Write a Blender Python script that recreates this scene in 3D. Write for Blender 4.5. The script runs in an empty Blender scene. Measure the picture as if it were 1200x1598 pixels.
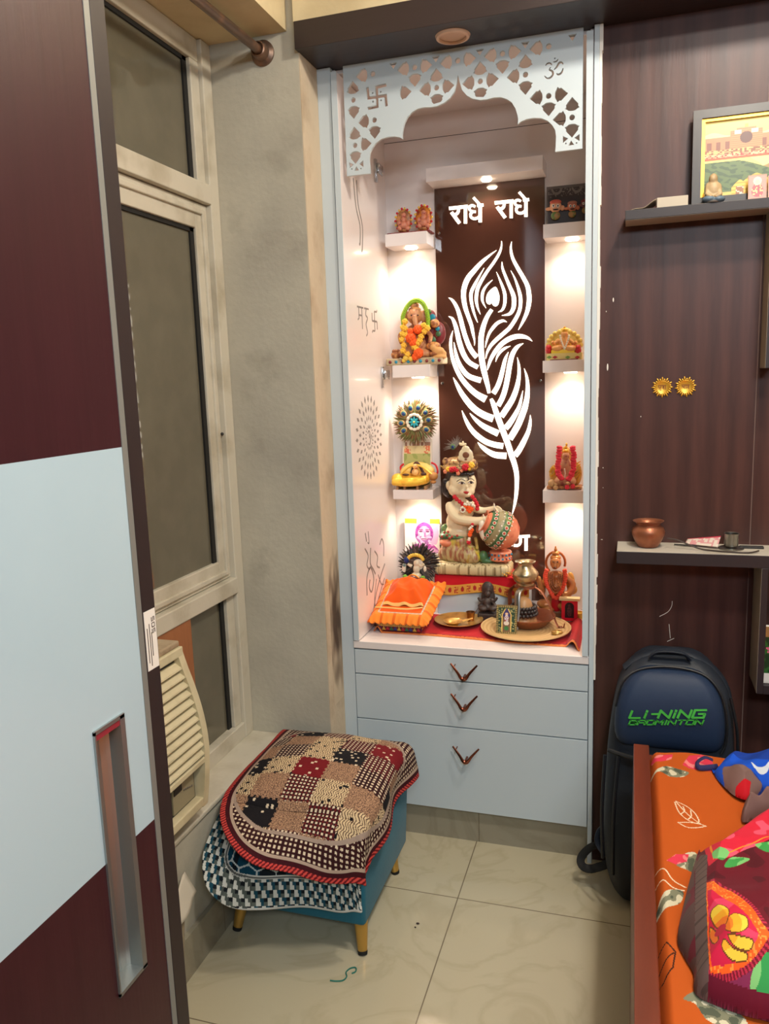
import bpy, bmesh, math, random
from mathutils import Vector, Matrix, Euler, noise
random.seed(7)
PI = math.pi
SC = bpy.context.scene
COL = SC.collection
DG = lambda: bpy.context.evaluated_depsgraph_get()
# ------------------------------------------------------------------ camera geometry
YAW, PITCH, ROLL, FPX = 0.306429415, 0.164048815, 0.0341570083, 1231.2942
CAM = Vector((0, 0, 1.5))
_f = Vector((-math.sin(YAW) * math.cos(PITCH), math.cos(YAW) * math.cos(PITCH), -math.sin(PITCH)))
_r = Vector((math.cos(YAW), math.sin(YAW), 0)); _d = _f.cross(_r)
RIGHT = _r * math.cos(ROLL) + _d * math.sin(ROLL)
DOWN = -_r * math.sin(ROLL) + _d * math.cos(ROLL)

def U(px, py, y=None, x=None, z=None):
    """world point seen at a photo pixel, on the plane x=, y= or z="""
    d = RIGHT * ((px - 600) / FPX) + DOWN * ((py - 799) / FPX) + _f
    if y is not None: t = (y - CAM.y) / d.y
    elif x is not None: t = (x - CAM.x) / d.x
    else: t = (z - CAM.z) / d.z
    return CAM + d * t

def k_at(y): return y * 1.035 / FPX          # metres per pixel near the shrine at depth y

# ------------------------------------------------------------------ materials
def lin(c):
    return tuple(((v / 255) / 12.92 if v / 255 <= .04045 else ((v / 255 + .055) / 1.055) ** 2.4) for v in c)

def M(name, col, rough=.5, metal=0.0, spec=.5, var=None, bump=None, coat=0.0, emit=0.0, sheen=0.0, stretch=None, var2=None):
    """principled material; var=(scale, second colour, low, high); bump=(scale, strength); stretch=(sx,sy,sz)"""
    m = bpy.data.materials.new(name); m.use_nodes = True
    nt = m.node_tree; b = nt.nodes['Principled BSDF']
    b.inputs['Base Color'].default_value = (*lin(col), 1)
    b.inputs['Roughness'].default_value = rough; b.inputs['Metallic'].default_value = metal
    b.inputs['Specular IOR Level'].default_value = spec
    b.inputs['Coat Weight'].default_value = coat; b.inputs['Coat Roughness'].default_value = .08
    if sheen:
        b.inputs['Sheen Weight'].default_value = sheen
    if emit:
        b.inputs['Emission Color'].default_value = (*lin(col), 1); b.inputs['Emission Strength'].default_value = emit
    vec = None
    if var or bump:
        tc = nt.nodes.new('ShaderNodeTexCoord'); vec = tc.outputs['Object']
        if stretch:
            mp = nt.nodes.new('ShaderNodeMapping'); mp.inputs['Scale'].default_value = stretch
            nt.links.new(vec, mp.inputs['Vector']); vec = mp.outputs['Vector']
    if var:
        src = None
        for k, v in enumerate([var, var2]):
            if not v: continue
            n = nt.nodes.new('ShaderNodeTexNoise'); n.inputs['Scale'].default_value = v[0]; n.inputs['Detail'].default_value = 6
            nt.links.new(vec, n.inputs['Vector'])
            r = nt.nodes.new('ShaderNodeMapRange'); r.inputs[1].default_value = v[2]; r.inputs[2].default_value = v[3]
            nt.links.new(n.outputs[0], r.inputs[0])
            mx = nt.nodes.new('ShaderNodeMix'); mx.data_type = 'RGBA'
            if src is None: mx.inputs[6].default_value = (*lin(col), 1)
            else: nt.links.new(src, mx.inputs[6])
            mx.inputs[7].default_value = (*lin(v[1]), 1)
            nt.links.new(r.outputs[0], mx.inputs[0]); src = mx.outputs[2]
        nt.links.new(src, b.inputs['Base Color'])
    if bump:
        n = nt.nodes.new('ShaderNodeTexNoise'); n.inputs['Scale'].default_value = bump[0]; n.inputs['Detail'].default_value = 5
        nt.links.new(vec, n.inputs['Vector'])
        bp = nt.nodes.new('ShaderNodeBump'); bp.inputs['Strength'].default_value = bump[1]; bp.inputs['Distance'].default_value = .01
        nt.links.new(n.outputs[0], bp.inputs['Height']); nt.links.new(bp.outputs[0], b.inputs['Normal'])
    return m

def FC(name, rough=.7, spec=.3, bump=None, metal=0.0, sheen=0.0):
    """material whose printed / woven pattern is stored per face"""
    m = M(name, (255, 255, 255), rough, metal, spec, bump=bump, sheen=sheen)
    a = m.node_tree.nodes.new('ShaderNodeAttribute'); a.attribute_name = 'pattern'
    m.node_tree.links.new(a.outputs['Color'], m.node_tree.nodes['Principled BSDF'].inputs['Base Color'])
    return m

def wood(name, c1, c2, rough=.35, stretch=(14, 14, .9), spec=.5, rings=7.0, coat=0.0):
    m = M(name, c1, rough, spec=spec, coat=coat); nt = m.node_tree; b = nt.nodes['Principled BSDF']
    tc = nt.nodes.new('ShaderNodeTexCoord'); mp = nt.nodes.new('ShaderNodeMapping'); mp.inputs['Scale'].default_value = stretch
    nt.links.new(tc.outputs['Object'], mp.inputs['Vector'])
    w = nt.nodes.new('ShaderNodeTexWave'); w.bands_direction = 'X'; w.inputs['Scale'].default_value = .55
    w.inputs['Distortion'].default_value = rings; w.inputs['Detail'].default_value = 3; w.inputs['Detail Scale'].default_value = .55
    nt.links.new(mp.outputs[0], w.inputs['Vector'])
    n = nt.nodes.new('ShaderNodeTexNoise'); n.inputs['Scale'].default_value = 9; n.inputs['Detail'].default_value = 8
    nt.links.new(mp.outputs[0], n.inputs['Vector'])
    ad = nt.nodes.new('ShaderNodeMath'); ad.operation = 'MULTIPLY_ADD'; ad.inputs[1].default_value = .35
    nt.links.new(w.outputs['Fac'], ad.inputs[0])
    ml = nt.nodes.new('ShaderNodeMath'); ml.operation = 'MULTIPLY'; ml.inputs[1].default_value = .65
    nt.links.new(n.outputs[0], ml.inputs[0]); nt.links.new(ml.outputs[0], ad.inputs[2])
    mx = nt.nodes.new('ShaderNodeMix'); mx.data_type = 'RGBA'
    mx.inputs[6].default_value = (*lin(c1), 1); mx.inputs[7].default_value = (*lin(c2), 1)
    nt.links.new(ad.outputs[0], mx.inputs[0]); nt.links.new(mx.outputs[2], b.inputs['Base Color'])
    bp = nt.nodes.new('ShaderNodeBump'); bp.inputs['Strength'].default_value = .12; bp.inputs['Distance'].default_value = .004
    nt.links.new(ad.outputs[0], bp.inputs['Height']); nt.links.new(bp.outputs[0], b.inputs['Normal'])
    return m

# ------------------------------------------------------------------ mesh builder
ORG = {}
class MB:
    def __init__(s): s.bm = bmesh.new(); s.mi = 0
    def _mark(s, faces):
        for f in faces: f.material_index = s.mi
    def box(s, x0, x1, y0, y1, z0, z1, bev=0.0, seg=2):
        b = bmesh.new()
        bmesh.ops.create_cube(b, size=1)
        for v in b.verts:
            v.co = Vector(((x0 + x1) / 2 + v.co.x * (x1 - x0), (y0 + y1) / 2 + v.co.y * (y1 - y0), (z0 + z1) / 2 + v.co.z * (z1 - z0)))
        if bev: bmesh.ops.bevel(b, geom=b.edges[:], offset=bev, segments=seg, profile=.5, affect='EDGES')
        s.merge(b); return s
    def merge(s, b, mat=None):
        me = bpy.data.meshes.new('t'); b.to_mesh(me); b.free()
        if mat: me.transform(mat)
        n = len(s.bm.faces); s.bm.from_mesh(me); bpy.data.meshes.remove(me)
        s.bm.faces.ensure_lookup_table()
        for f in s.bm.faces[n:]: f.material_index = s.mi
        return s
    def mesh(s, me, mat=None):
        if mat: me.transform(mat)
        n = len(s.bm.faces); s.bm.from_mesh(me); bpy.data.meshes.remove(me); s.bm.faces.ensure_lookup_table()
        for f in s.bm.faces[n:]: f.material_index = s.mi
        return s
    def ell(s, c, r, rot=(0, 0, 0), u=14, v=9):
        if not hasattr(r, '__len__'): r = (r, r, r)
        b = bmesh.new(); bmesh.ops.create_uvsphere(b, u_segments=u, v_segments=v, radius=1)
        s.merge(b, Matrix.Translation(c) @ Euler(rot).to_matrix().to_4x4() @ Matrix.Diagonal((*r, 1))); return s
    def tube(s, pts, r, n=8, flat=None, cap=True):
        """swept tube; r one radius or a list; flat=(a,b) scales the section"""
        pts = [Vector(p) for p in pts]; R = r if hasattr(r, '__len__') else [r] * len(pts)
        fa, fb = flat or (1, 1); rings = []; up = None
        for i, p in enumerate(pts):
            t = (pts[min(i + 1, len(pts) - 1)] - pts[max(i - 1, 0)]).normalized()
            if up is None:
                up = Vector((0, 0, 1)) if abs(t.z) < .9 else Vector((0, 1, 0))
            a = t.cross(up)
            if a.length < 1e-6: a = t.cross(Vector((1, 0, 0)))
            a.normalize(); b = a.cross(t).normalized(); up = b
            rings.append([s.bm.verts.new(p + (a * math.cos(2 * PI * k / n) * fa + b * math.sin(2 * PI * k / n) * fb) * R[i]) for k in range(n)])
        for i in range(len(rings) - 1):
            for k in range(n):
                s._mark([s.bm.faces.new((rings[i][k], rings[i][(k + 1) % n], rings[i + 1][(k + 1) % n], rings[i + 1][k]))])
        if cap:
            s._mark([s.bm.faces.new(rings[0][::-1]), s.bm.faces.new(rings[-1])])
        return s
    def lathe(s, prof, c, n=28, mat=None):
        """prof: [(radius, height)] about z through c; mat optional 3x3 rotation"""
        c = Vector(c); rot = mat or Matrix.Identity(3); rings = []
        for r, z in prof:
            if r < 1e-6: rings.append([s.bm.verts.new(c + rot @ Vector((0, 0, z)))])
            else: rings.append([s.bm.verts.new(c + rot @ Vector((r * math.cos(2 * PI * k / n), r * math.sin(2 * PI * k / n), z))) for k in range(n)])
        for a, b in zip(rings, rings[1:]):
            if len(a) == 1 and len(b) == 1: continue
            for k in range(n):
                k2 = (k + 1) % n
                if len(a) == 1: f = (a[0], b[k2], b[k])
                elif len(b) == 1: f = (a[k], a[k2], b[0])
                else: f = (a[k], a[k2], b[k2], b[k])
                s._mark([s.bm.faces.new(f)])
        return s
    def prism(s, poly, fr, t):
        """convex-ish polygon (a,b) mapped by fr(a,b,depth) and given thickness t"""
        f0 = [s.bm.verts.new(fr(a, b, 0)) for a, b in poly]; f1 = [s.bm.verts.new(fr(a, b, t)) for a, b in poly]
        n = len(poly); fs = [s.bm.faces.new(f0), s.bm.faces.new(f1[::-1])]
        for k in range(n): fs.append(s.bm.faces.new((f0[k], f1[k], f1[(k + 1) % n], f0[(k + 1) % n])))
        s._mark(fs); return s
    def ribbon(s, pts, fr, t, smooth=True, w=None, sub=5):
        """flat stroke along (a,b,width) points mapped by fr(a,b,depth), thickness t"""
        P = [(p[0], p[1], p[2] if len(p) > 2 else w) for p in pts]
        if smooth and len(P) > 2:
            Q = []
            for i in range(len(P) - 1):
                p0, p1, p2, p3 = P[max(i - 1, 0)], P[i], P[i + 1], P[min(i + 2, len(P) - 1)]
                for j in range(sub):
                    u = j / sub
                    Q.append(tuple(.5 * (2 * b + (c - a) * u + (2 * a - 5 * b + 4 * c - d) * u * u + (3 * b - a - 3 * c + d) * u ** 3) for a, b, c, d in zip(p0, p1, p2, p3)))
            Q.append(P[-1]); P = Q
        L = []
        for i, (a, b, ww) in enumerate(P):
            q, p = P[min(i + 1, len(P) - 1)], P[max(i - 1, 0)]
            dx, dy = q[0] - p[0], q[1] - p[1]; l = math.hypot(dx, dy) or 1
            nx, ny = -dy / l * max(ww, .001) / 2, dx / l * max(ww, .001) / 2
            L.append([s.bm.verts.new(fr(a + sg * nx, b + sg * ny, dd)) for dd in (0, t) for sg in (1, -1)])
        fs = []
        for A, B in zip(L, L[1:]):
            fs += [s.bm.faces.new((A[0], A[1], B[1], B[0])), s.bm.faces.new((A[2], B[2], B[3], A[3])),
                   s.bm.faces.new((A[0], B[0], B[2], A[2])), s.bm.faces.new((A[1], A[3], B[3], B[1]))]
        fs += [s.bm.faces.new((L[0][0], L[0][2], L[0][3], L[0][1])), s.bm.faces.new((L[-1][0], L[-1][1], L[-1][3], L[-1][2]))]
        s._mark(fs); return s
    def build(s, name, mats, parent=None, smooth=False, label=None, fix=True, mods=None):
        if fix: bmesh.ops.recalc_face_normals(s.bm, faces=s.bm.faces[:])
        me = bpy.data.meshes.new(name); s.bm.to_mesh(me); s.bm.free()
        return link(name, me, mats, parent, smooth, label, mods)

def link(name, me, mats, parent=None, smooth=False, label=None, mods=None):
    if mods:
        tmp = bpy.data.objects.new('tmp', me); COL.objects.link(tmp)
        for typ, kw in mods:
            md = tmp.modifiers.new('m', typ)
            for k, v in kw.items(): setattr(md, k, v)
        DG().update(); ev = tmp.evaluated_get(DG())
        me2 = bpy.data.meshes.new_from_object(ev); bpy.data.objects.remove(tmp); bpy.data.meshes.remove(me); me = me2; me.name = name
    if len(me.materials): me.materials.clear()
    for m in (mats if isinstance(mats, (list, tuple)) else [mats]): me.materials.append(m)
    if smooth:
        me.polygons.foreach_set('use_smooth', [True] * len(me.polygons))
        if smooth != 'all':
            try: me.set_sharp_from_angle(angle=math.radians(38))
            except Exception: pass
    o = bpy.data.objects.new(name, me); COL.objects.link(o)
    if parent is not None:
        org = ORG[parent.name]; me.transform(Matrix.Translation(-org)); o.parent = parent; ORG[o.name] = org
    else:
        xs = [v.co for v in me.vertices]
        org = Vector((sum(v.x for v in xs) / len(xs), sum(v.y for v in xs) / len(xs), min(v.z for v in xs)))
        me.transform(Matrix.Translation(-org)); o.location = org; ORG[o.name] = org
    if label: o['label'] = label
    return o

def tag(o, label, cat, group=None):
    o['label'] = label; o['category'] = cat; o['kind'] = 'thing'
    if group: o['group'] = group
    return o
def thing(name, label, cat, loc, group=None):
    o = bpy.data.objects.new(name, None); COL.objects.link(o); o.location = loc; o.empty_display_size = .02
    ORG[o.name] = Vector(loc); return tag(o, label, cat, group)
def struct(o): o['kind'] = 'structure'; return o

REM = lambda v, sm=4: [('REMESH', dict(mode='VOXEL', voxel_size=v)), ('SMOOTH', dict(iterations=sm, factor=.5))]

def curve_plate(loops, t):
    cu = bpy.data.curves.new('c', 'CURVE'); cu.dimensions = '2D'; cu.fill_mode = 'BOTH'; cu.extrude = t / 2
    for lp in loops:
        sp = cu.splines.new('POLY'); sp.points.add(len(lp) - 1)
        for p, q in zip(sp.points, lp): p.co = (q[0], q[1], 0, 1)
        sp.use_cyclic_u = True
    ob = bpy.data.objects.new('c', cu); COL.objects.link(ob); DG().update()
    me = bpy.data.meshes.new_from_object(ob.evaluated_get(DG())); bpy.data.objects.remove(ob); bpy.data.curves.remove(cu)
    return me

def grid_surf(name, nu, nv, pos, colf, mats, parent=None, thick=0.0, smooth='all', label=None):
    """a cloth / print: pos(u,v)->Vector, colf(u,v)->sRGB tuple per face, u,v in 0..1"""
    me = bpy.data.meshes.new(name)
    vs = [pos(i / nu, j / nv) for j in range(nv + 1) for i in range(nu + 1)]
    fs = [(j * (nu + 1) + i, j * (nu + 1) + i + 1, (j + 1) * (nu + 1) + i + 1, (j + 1) * (nu + 1) + i) for j in range(nv) for i in range(nu)]
    me.from_pydata([tuple(v) for v in vs], [], fs)
    at = me.attributes.new('pattern', 'FLOAT_COLOR', 'FACE'); buf = []; cache = {}
    for j in range(nv):
        for i in range(nu):
            c = colf((i + .5) / nu, (j + .5) / nv); c = tuple(int(q) for q in c)
            if c not in cache: cache[c] = lin(c)
            buf.extend((*cache[c], 1.0))
    at.data.foreach_set('color', buf)
    mods = [('SOLIDIFY', dict(thickness=thick, offset=-1.0))] if thick else None
    return link(name, me, mats, parent, smooth, label, mods)

def YF(y):            # frame on a y-plane in metres: (x, z, depth towards the camera)
    return lambda a, b, d: Vector((a, y - d, b))
def PF(y):            # frame given in photo pixels on a y-plane
    def f(a, b, d):
        p = U(a, b, y=y); return Vector((p.x, y - d, p.z))
    return f
def catmull(P, sub=5, closed=False):
    P = [Vector(p) for p in P]; n = len(P); Q = []
    for i in range(n if closed else n - 1):
        g = (lambda k: P[k % n]) if closed else (lambda k: P[min(max(k, 0), n - 1)])
        a, b, c, d = g(i - 1), g(i), g(i + 1), g(i + 2)
        for j in range(sub):
            u = j / sub
            Q.append(.5 * (2 * b + (c - a) * u + (2 * a - 5 * b + 4 * c - d) * u * u + (3 * b - a - 3 * c + d) * u ** 3))
    if not closed: Q.append(P[-1])
    return Q
def circ(cx, cy, r, n=14): return [(cx + r * math.cos(2 * PI * k / n), cy + r * math.sin(2 * PI * k / n)) for k in range(n)]
# ------------------------------------------------------------------ shared materials
plaster = M('plaster', (190, 184, 166), .85, var=(2.6, (164, 158, 144), .38, .7), var2=(9, (154, 147, 132), .58, .85), bump=(60, .12))
plaster_warm = M('plaster_cream', (214, 198, 160), .85, var=(6, (196, 178, 140), .4, .7), bump=(50, .12))
pillar_side = M('plaster_bare', (202, 184, 158), .85, var=(7, (170, 148, 122), .5, .75), bump=(40, .2))
soot = M('soot', (92, 76, 62), .95, var=(14, (190, 170, 145), .42, .62))
ceil_m = M('ceiling_paint', (222, 208, 178), .9)
frame_m = M('window_paint', (202, 195, 177), .55, var=(8, (170, 160, 138), .5, .75), bump=(40, .08))
gasket = M('rubber', (18, 18, 18), .6)
glass_m = M('dark_glass', (98, 93, 78), .04, spec=.8, var=(12, (108, 102, 86), .4, .9))
wood_panel = wood('dark_laminate', (84, 52, 45), (48, 28, 25), .42, stretch=(9, 9, .75), spec=.35)
beam_m = wood('beam_laminate', (52, 40, 40), (38, 28, 28), .4, stretch=(.8, 8, 8), rings=3)
ward_m = wood('wardrobe_laminate', (66, 30, 36), (46, 18, 24), .38, stretch=(10, 10, .7), rings=3)
ward_w = M('wardrobe_white', (180, 202, 211), .3, var=(2.5, (172, 195, 205), .45, .7))
ward_e = M('wardrobe_edge', (138, 138, 132), .45, metal=.3)
ward_s = M('wardrobe_side', (44, 34, 34), .45)
alu = M('brushed_aluminium', (168, 172, 170), .38, metal=.85)
cab_m = M('pale_blue_laminate', (197, 208, 213), .42)
niche_m = M('white_gloss', (236, 226, 222), .28, coat=.2)
cutline = M('carved_groove', (140, 132, 128), .7)
gap_m = M('dark_gap', (30, 26, 30), .9)
copper_h = M('copper_handle', (128, 74, 58), .25, metal=.9)
mirror_m = M('bronze_mirror', (78, 48, 38), .05, metal=0.0, spec=1.0, coat=.6)
led_m = M('led_light', (255, 246, 228), .5, emit=2.4)
puck_m = M('lamp_lens', (255, 232, 196), .5, emit=22.0)
chrome = M('chrome', (200, 200, 200), .15, metal=1)
white_p = M('white_paint', (232, 226, 216), .5)
cream_pl = M('cream_plastic', (214, 202, 166), .5, var=(9, (180, 166, 130), .5, .8))
dark_pl = M('dark_plastic', (40, 38, 36), .5)
ply = wood('plywood', (170, 108, 66), (126, 76, 44), .6, stretch=(6, 6, 1.2))
brass = M('brass', (222, 178, 100), .3, metal=.6, var=(20, (150, 116, 60), .5, .8))
brass_p = M('pale_brass', (186, 172, 138), .3, metal=1, bump=(90, .08))
copper = M('copper', (158, 98, 70), .38, metal=.6, var=(18, (120, 66, 46), .5, .8), bump=(60, .1))
steel = M('steel', (150, 148, 142), .35, metal=1)
gold = M('gold_paint', (222, 168, 60), .32, metal=.55)
goldbright = M('gold_foil', (246, 206, 92), .3, metal=.45)
cream = M('cream_resin', (232, 216, 178), .32, coat=.3)
red = M('red_cloth', (196, 22, 34), .75, sheen=.1, bump=(200, .1))
redgloss = M('red_enamel', (190, 26, 36), .35)
orange_c = M('orange_cloth', (246, 104, 20), .75, sheen=.1, bump=(140, .15))
orange_l = M('orange_frill', (250, 136, 40), .75, sheen=.3)
orange_b = M('orange_flower', (248, 96, 24), .7)
yellow_b = M('yellow_marigold', (246, 196, 66), .7)
green_b = M('green_garland', (150, 190, 50), .7)
pink_b = M('pink_rose', (226, 52, 74), .7)
rose_b = M('red_rose', (200, 24, 42), .6)
brownres = M('brown_resin', (150, 92, 58), .4, var=(60, (214, 150, 90), .45, .6))
maroon = M('maroon_resin', (120, 40, 46), .4, var=(70, (190, 120, 90), .55, .68))
blacks = M('black_stone', (62, 50, 46), .5, bump=(90, .2))
teal_b = M('teal_gem', (40, 140, 170), .3)
white_b = M('pearl', (236, 228, 206), .35)
blackhair = M('black_hair', (34, 24, 24), .35)
lip = M('lip_paint', (170, 40, 40), .4)
darkline = M('dark_paint', (50, 28, 24), .5)
greenres = M('green_paint', (70, 110, 70), .4, var=(40, (150, 160, 80), .55, .7))
peach = M('peach_paint', (224, 136, 100), .4, var=(30, (196, 96, 70), .5, .7))
olive = M('olive_gold_paint', (190, 168, 82), .4, var=(30, (140, 96, 60), .48, .65))
feather_g = M('feather_green', (112, 116, 66), .6, var=(60, (120, 84, 50), .45, .6))
feather_d = M('feather_dark', (66, 56, 48), .6, var=(60, (90, 66, 56), .5, .65))
feather_e = M('feather_eye', (190, 150, 100), .5)
feather_b = M('feather_blue', (24, 48, 110), .35)
navy = M('navy_nylon', (32, 48, 74), .55, spec=.3, bump=(8, .25))
navy_d = M('navy_dark_nylon', (26, 34, 46), .6, bump=(14, .2))
lime = M('green_print', (64, 176, 62), .5)
bedwood = wood('bed_wood', (126, 56, 34), (92, 36, 20), .38, stretch=(8, 1.1, 8))
velvet = M('teal_velvet', (0, 98, 122), .75, sheen=.08, bump=(220, .12))
goldleg = M('gold_metal', (206, 164, 84), .35, metal=.7)
blackrub = M('black_rubber', (18, 18, 18), .7)
thread_m = M('green_thread', (30, 110, 96), .8)
paper = M('paper', (216, 208, 190), .8)
marble = M('marble_laminate', (208, 200, 184), .3, var=(9, (178, 168, 150), .5, .72))
printed = FC('printed_picture', .35, .4)

# ------------------------------------------------------------------ room
def tile_mat(name, base, vein, size, off, rough=.16):
    m = M(name, base, rough, spec=.5); nt = m.node_tree; b = nt.nodes['Principled BSDF']
    g = nt.nodes.new('ShaderNodeNewGeometry'); sp = nt.nodes.new('ShaderNodeSeparateXYZ'); nt.links.new(g.outputs['Position'], sp.inputs[0])
    lines = []
    for k in (0, 1):
        a = nt.nodes.new('ShaderNodeMath'); a.operation = 'ADD'; a.inputs[1].default_value = -off[k] + size / 2 + size * 10; nt.links.new(sp.outputs[k], a.inputs[0])
        mo = nt.nodes.new('ShaderNodeMath'); mo.operation = 'MODULO'; mo.inputs[1].default_value = size; nt.links.new(a.outputs[0], mo.inputs[0])
        su = nt.nodes.new('ShaderNodeMath'); su.operation = 'SUBTRACT'; su.inputs[1].default_value = size / 2; nt.links.new(mo.outputs[0], su.inputs[0])
        ab = nt.nodes.new('ShaderNodeMath'); ab.operation = 'ABSOLUTE'; nt.links.new(su.outputs[0], ab.inputs[0])
        lt = nt.nodes.new('ShaderNodeMath'); lt.operation = 'LESS_THAN'; lt.inputs[1].default_value = .0016; nt.links.new(ab.outputs[0], lt.inputs[0]); lines.append(lt)
    mxl = nt.nodes.new('ShaderNodeMath'); mxl.operation = 'MAXIMUM'; nt.links.new(lines[0].outputs[0], mxl.inputs[0]); nt.links.new(lines[1].outputs[0], mxl.inputs[1])
    n = nt.nodes.new('ShaderNodeTexNoise'); n.inputs['Scale'].default_value = 2.6; n.inputs['Detail'].default_value = 8; n.inputs['Distortion'].default_value = 2.2
    nt.links.new(g.outputs['Position'], n.inputs['Vector'])
    r = nt.nodes.new('ShaderNodeMapRange'); r.inputs[1].default_value = .46; r.inputs[2].default_value = .56; nt.links.new(n.outputs[0], r.inputs[0])
    pp = nt.nodes.new('ShaderNodeMath'); pp.operation = 'PINGPONG'; pp.inputs[1].default_value = .5; nt.links.new(r.outputs[0], pp.inputs[0])
    m1 = nt.nodes.new('ShaderNodeMix'); m1.data_type = 'RGBA'; m1.inputs[6].default_value = (*lin(base), 1); m1.inputs[7].default_value = (*lin(vein), 1); nt.links.new(pp.outputs[0], m1.inputs[0])
    m2 = nt.nodes.new('ShaderNodeMix'); m2.data_type = 'RGBA'; m2.inputs[7].default_value = (*lin((120, 108, 88)), 1); nt.links.new(m1.outputs[2], m2.inputs[6]); nt.links.new(mxl.outputs[0], m2.inputs[0])
    nt.links.new(m2.outputs[2], b.inputs['Base Color'])
    return m
tile = tile_mat('floor_tile', (192, 182, 154), (176, 164, 134), .6, (-.464, 2.05))
tile_k = tile_mat('skirting_tile', (156, 148, 128), (138, 130, 110), .6, (-.456, 1.75), .3)

struct(MB().box(-1.3, 2.6, -1.7, 2.95, -.06, 0).build('floor', tile))
struct(MB().box(-1.3, 2.6, -1.7, 2.95, 2.86, 2.92).build('ceiling', ceil_m))
m = MB().box(-1.32, -1.075, -1.7, 2.19, 0, .385)                  # low wall under the window
m.box(-1.32, -1.2, -1.7, 2.19, .385, 2.46)
struct(m.build('wall_left', plaster))
struct(MB().box(-1.32, -.929, -1.7, 2.19, 2.462, 2.86).build('lintel', plaster_warm))
m = MB().box(-1.32, -.897, 2.19, 2.95, 0, 2.86)
struct(m.build('pillar', plaster))
m = MB().box(-.897, -.8945, 2.1905, 2.318, 0, 2.86)               # bare return of the pillar beside the shrine
struct(m.build('trim_1', pillar_side))
def smudge(z0, z1, wob):
    return grid_surf('trim_2', 24, 160, lambda u, v: Vector((-.8940, 2.225 + u * (.09 if wob else .09), z0 + (z1 - z0) * v)),
                     lambda u, v: (lambda q: tuple(a + (b - a) * q for a, b in zip((202, 184, 158), (84, 68, 56))))(max(0, min(1, (1 - abs(2 * v - 1)) * 1.5 * (1 - abs(u - .55)) + .5 * noise.noise(Vector((u * 4, v * 9, 1))) - .15))), printed_soot)
printed_soot = FC('soot_stain', .9)
struct(smudge(.48, 1.02, 1))
struct(MB().box(-.90, 2.6, 2.17, 2.95, 2.474, 2.86).build('wall_back', plaster_warm))
m = MB().box(-.10, 2.6, 2.36, 2.95, 0, 2.474)
m.box(-.9, -.1, 2.93, 2.95, 0, 2.474)
struct(m.build('wall_back.001', plaster))
struct(MB().box(2.5, 2.6, -1.7, 2.95, 0, 2.86).build('wall_right', plaster_warm))
struct(MB().box(-1.3, 2.6, -1.8, -1.7, 0, 2.86).build('wall_front', M('far_wall', (120, 104, 84), .9)))
struct(MB().box(-.897, 2.5, 2.165, 2.36, 2.403, 2.473, .001).build('beam', beam_m))
# dark laminate wall cladding, two boards with a joint, some chips of spilt paint
m = MB().box(-.0965, .3155, 2.34, 2.36, 0, 2.403)
m.mi = 1
for px, py, a, b in ((957, 468, .0018, .006), (948, 573, .0022, .010), (946, 486, .001, .002), (1000, 650, .001, .002), (941, 730, .0015, .0015), (941, 761, .001, .001), (939, 842, .003, .0008), (928, 915, .0025, .003)):
    p = U(px, py, y=2.34); m.ell((p.x, 2.34, p.z), (a, .0008, b), u=8, v=6)
for pts in (((1049, 938), (1048, 946), (1042, 955), (1029, 962)), ((1044, 974), (1046, 996)), ((1041, 1001), (1052, 996))):
    m.ribbon([(*q, .7) for q in pts], PF(2.3399), .0004)
struct(m.build('wall_panel', [wood_panel, white_p]))
m = MB().box(.3185, 2.5, 2.34, 2.36, 0, 2.403); m.mi = 1; m.box(.3155, .3185, 2.343, 2.36, 0, 2.403)
struct(m.build('wall_panel.001', [wood_panel, M('joint', (120, 96, 86), .7)]))
# flaking white filler where the shrine meets the cladding
m = MB()
z = .60
while z < 2.40:
    h = random.uniform(.02, .09); w = .004 + random.uniform(0, .004)
    m.box(-.0975, -.0965 + w, 2.318, 2.3405, z, min(z + h, 2.402)); z += h
struct(m.build('trim_3', white_p))
# skirtings
struct(MB().box(-.86, -.0965, 2.348, 2.36, 0, .12).build('baseboard_back', tile_k))
struct(MB().box(-1.076, -1.062, -1.7, 2.19, 0, .115).build('baseboard_left', tile_k))

# window: frame with three dark panes, set back from the wall
WX = -1.18; GT = 0.0
def bar(m, y0, y1, z0, z1, x0=WX - .03, x1=WX, bev=.003): m.box(x0, x1, y0, y1, z0, z1, bev)
m = MB()
bar(m, 2.138, 2.189, .386, 2.461, WX - .03, WX + .012); bar(m, -1.0, 2.138, 2.018, 2.072, WX - .03, WX + .014); bar(m, -1.0, 2.138, .866, .915, WX - .03, WX + .018)
bar(m, -1.0, 2.138, 2.40, 2.461); bar(m, -1.0, 2.138, .386, .437, WX - .03, WX + .01)
bar(m, 2.092, 2.137, .437, .866); bar(m, 2.092, 2.137, 2.072, 2.40)
win = struct(m.build('window_1', frame_m))
m = MB()
bar(m, 2.07, 2.136, .917, 2.016, WX - .024, WX - .004); bar(m, -.9, 2.07, 1.945, 2.016, WX - .024, WX - .004); bar(m, -.9, 2.07, .917, .978, WX - .024, WX - .004)
bar(m, 2.10, 2.118, .93, 2.0, WX - .01, WX + .004); bar(m, -.9, 2.1, 1.985, 2.0, WX - .01, WX + .004); bar(m, -.9, 2.1, .93, .945, WX - .01, WX + .004)
m.mi = 1; m.ell((WX + .003, 2.128, 1.36), .005)
m.build('sash', [frame_m, dark_pl], win)
m = MB()
for y1, z0, z1 in ((2.07, .978, 1.945), (2.092, 2.072, 2.40), (2.092, .437, .866)):
    m.box(WX - .02, WX - .012, y1 - .02, y1, z0, z1); m.box(WX - .02, WX - .012, -.9, y1, z1 - .011, z1)
m.build('gasket', gasket, win)
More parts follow.
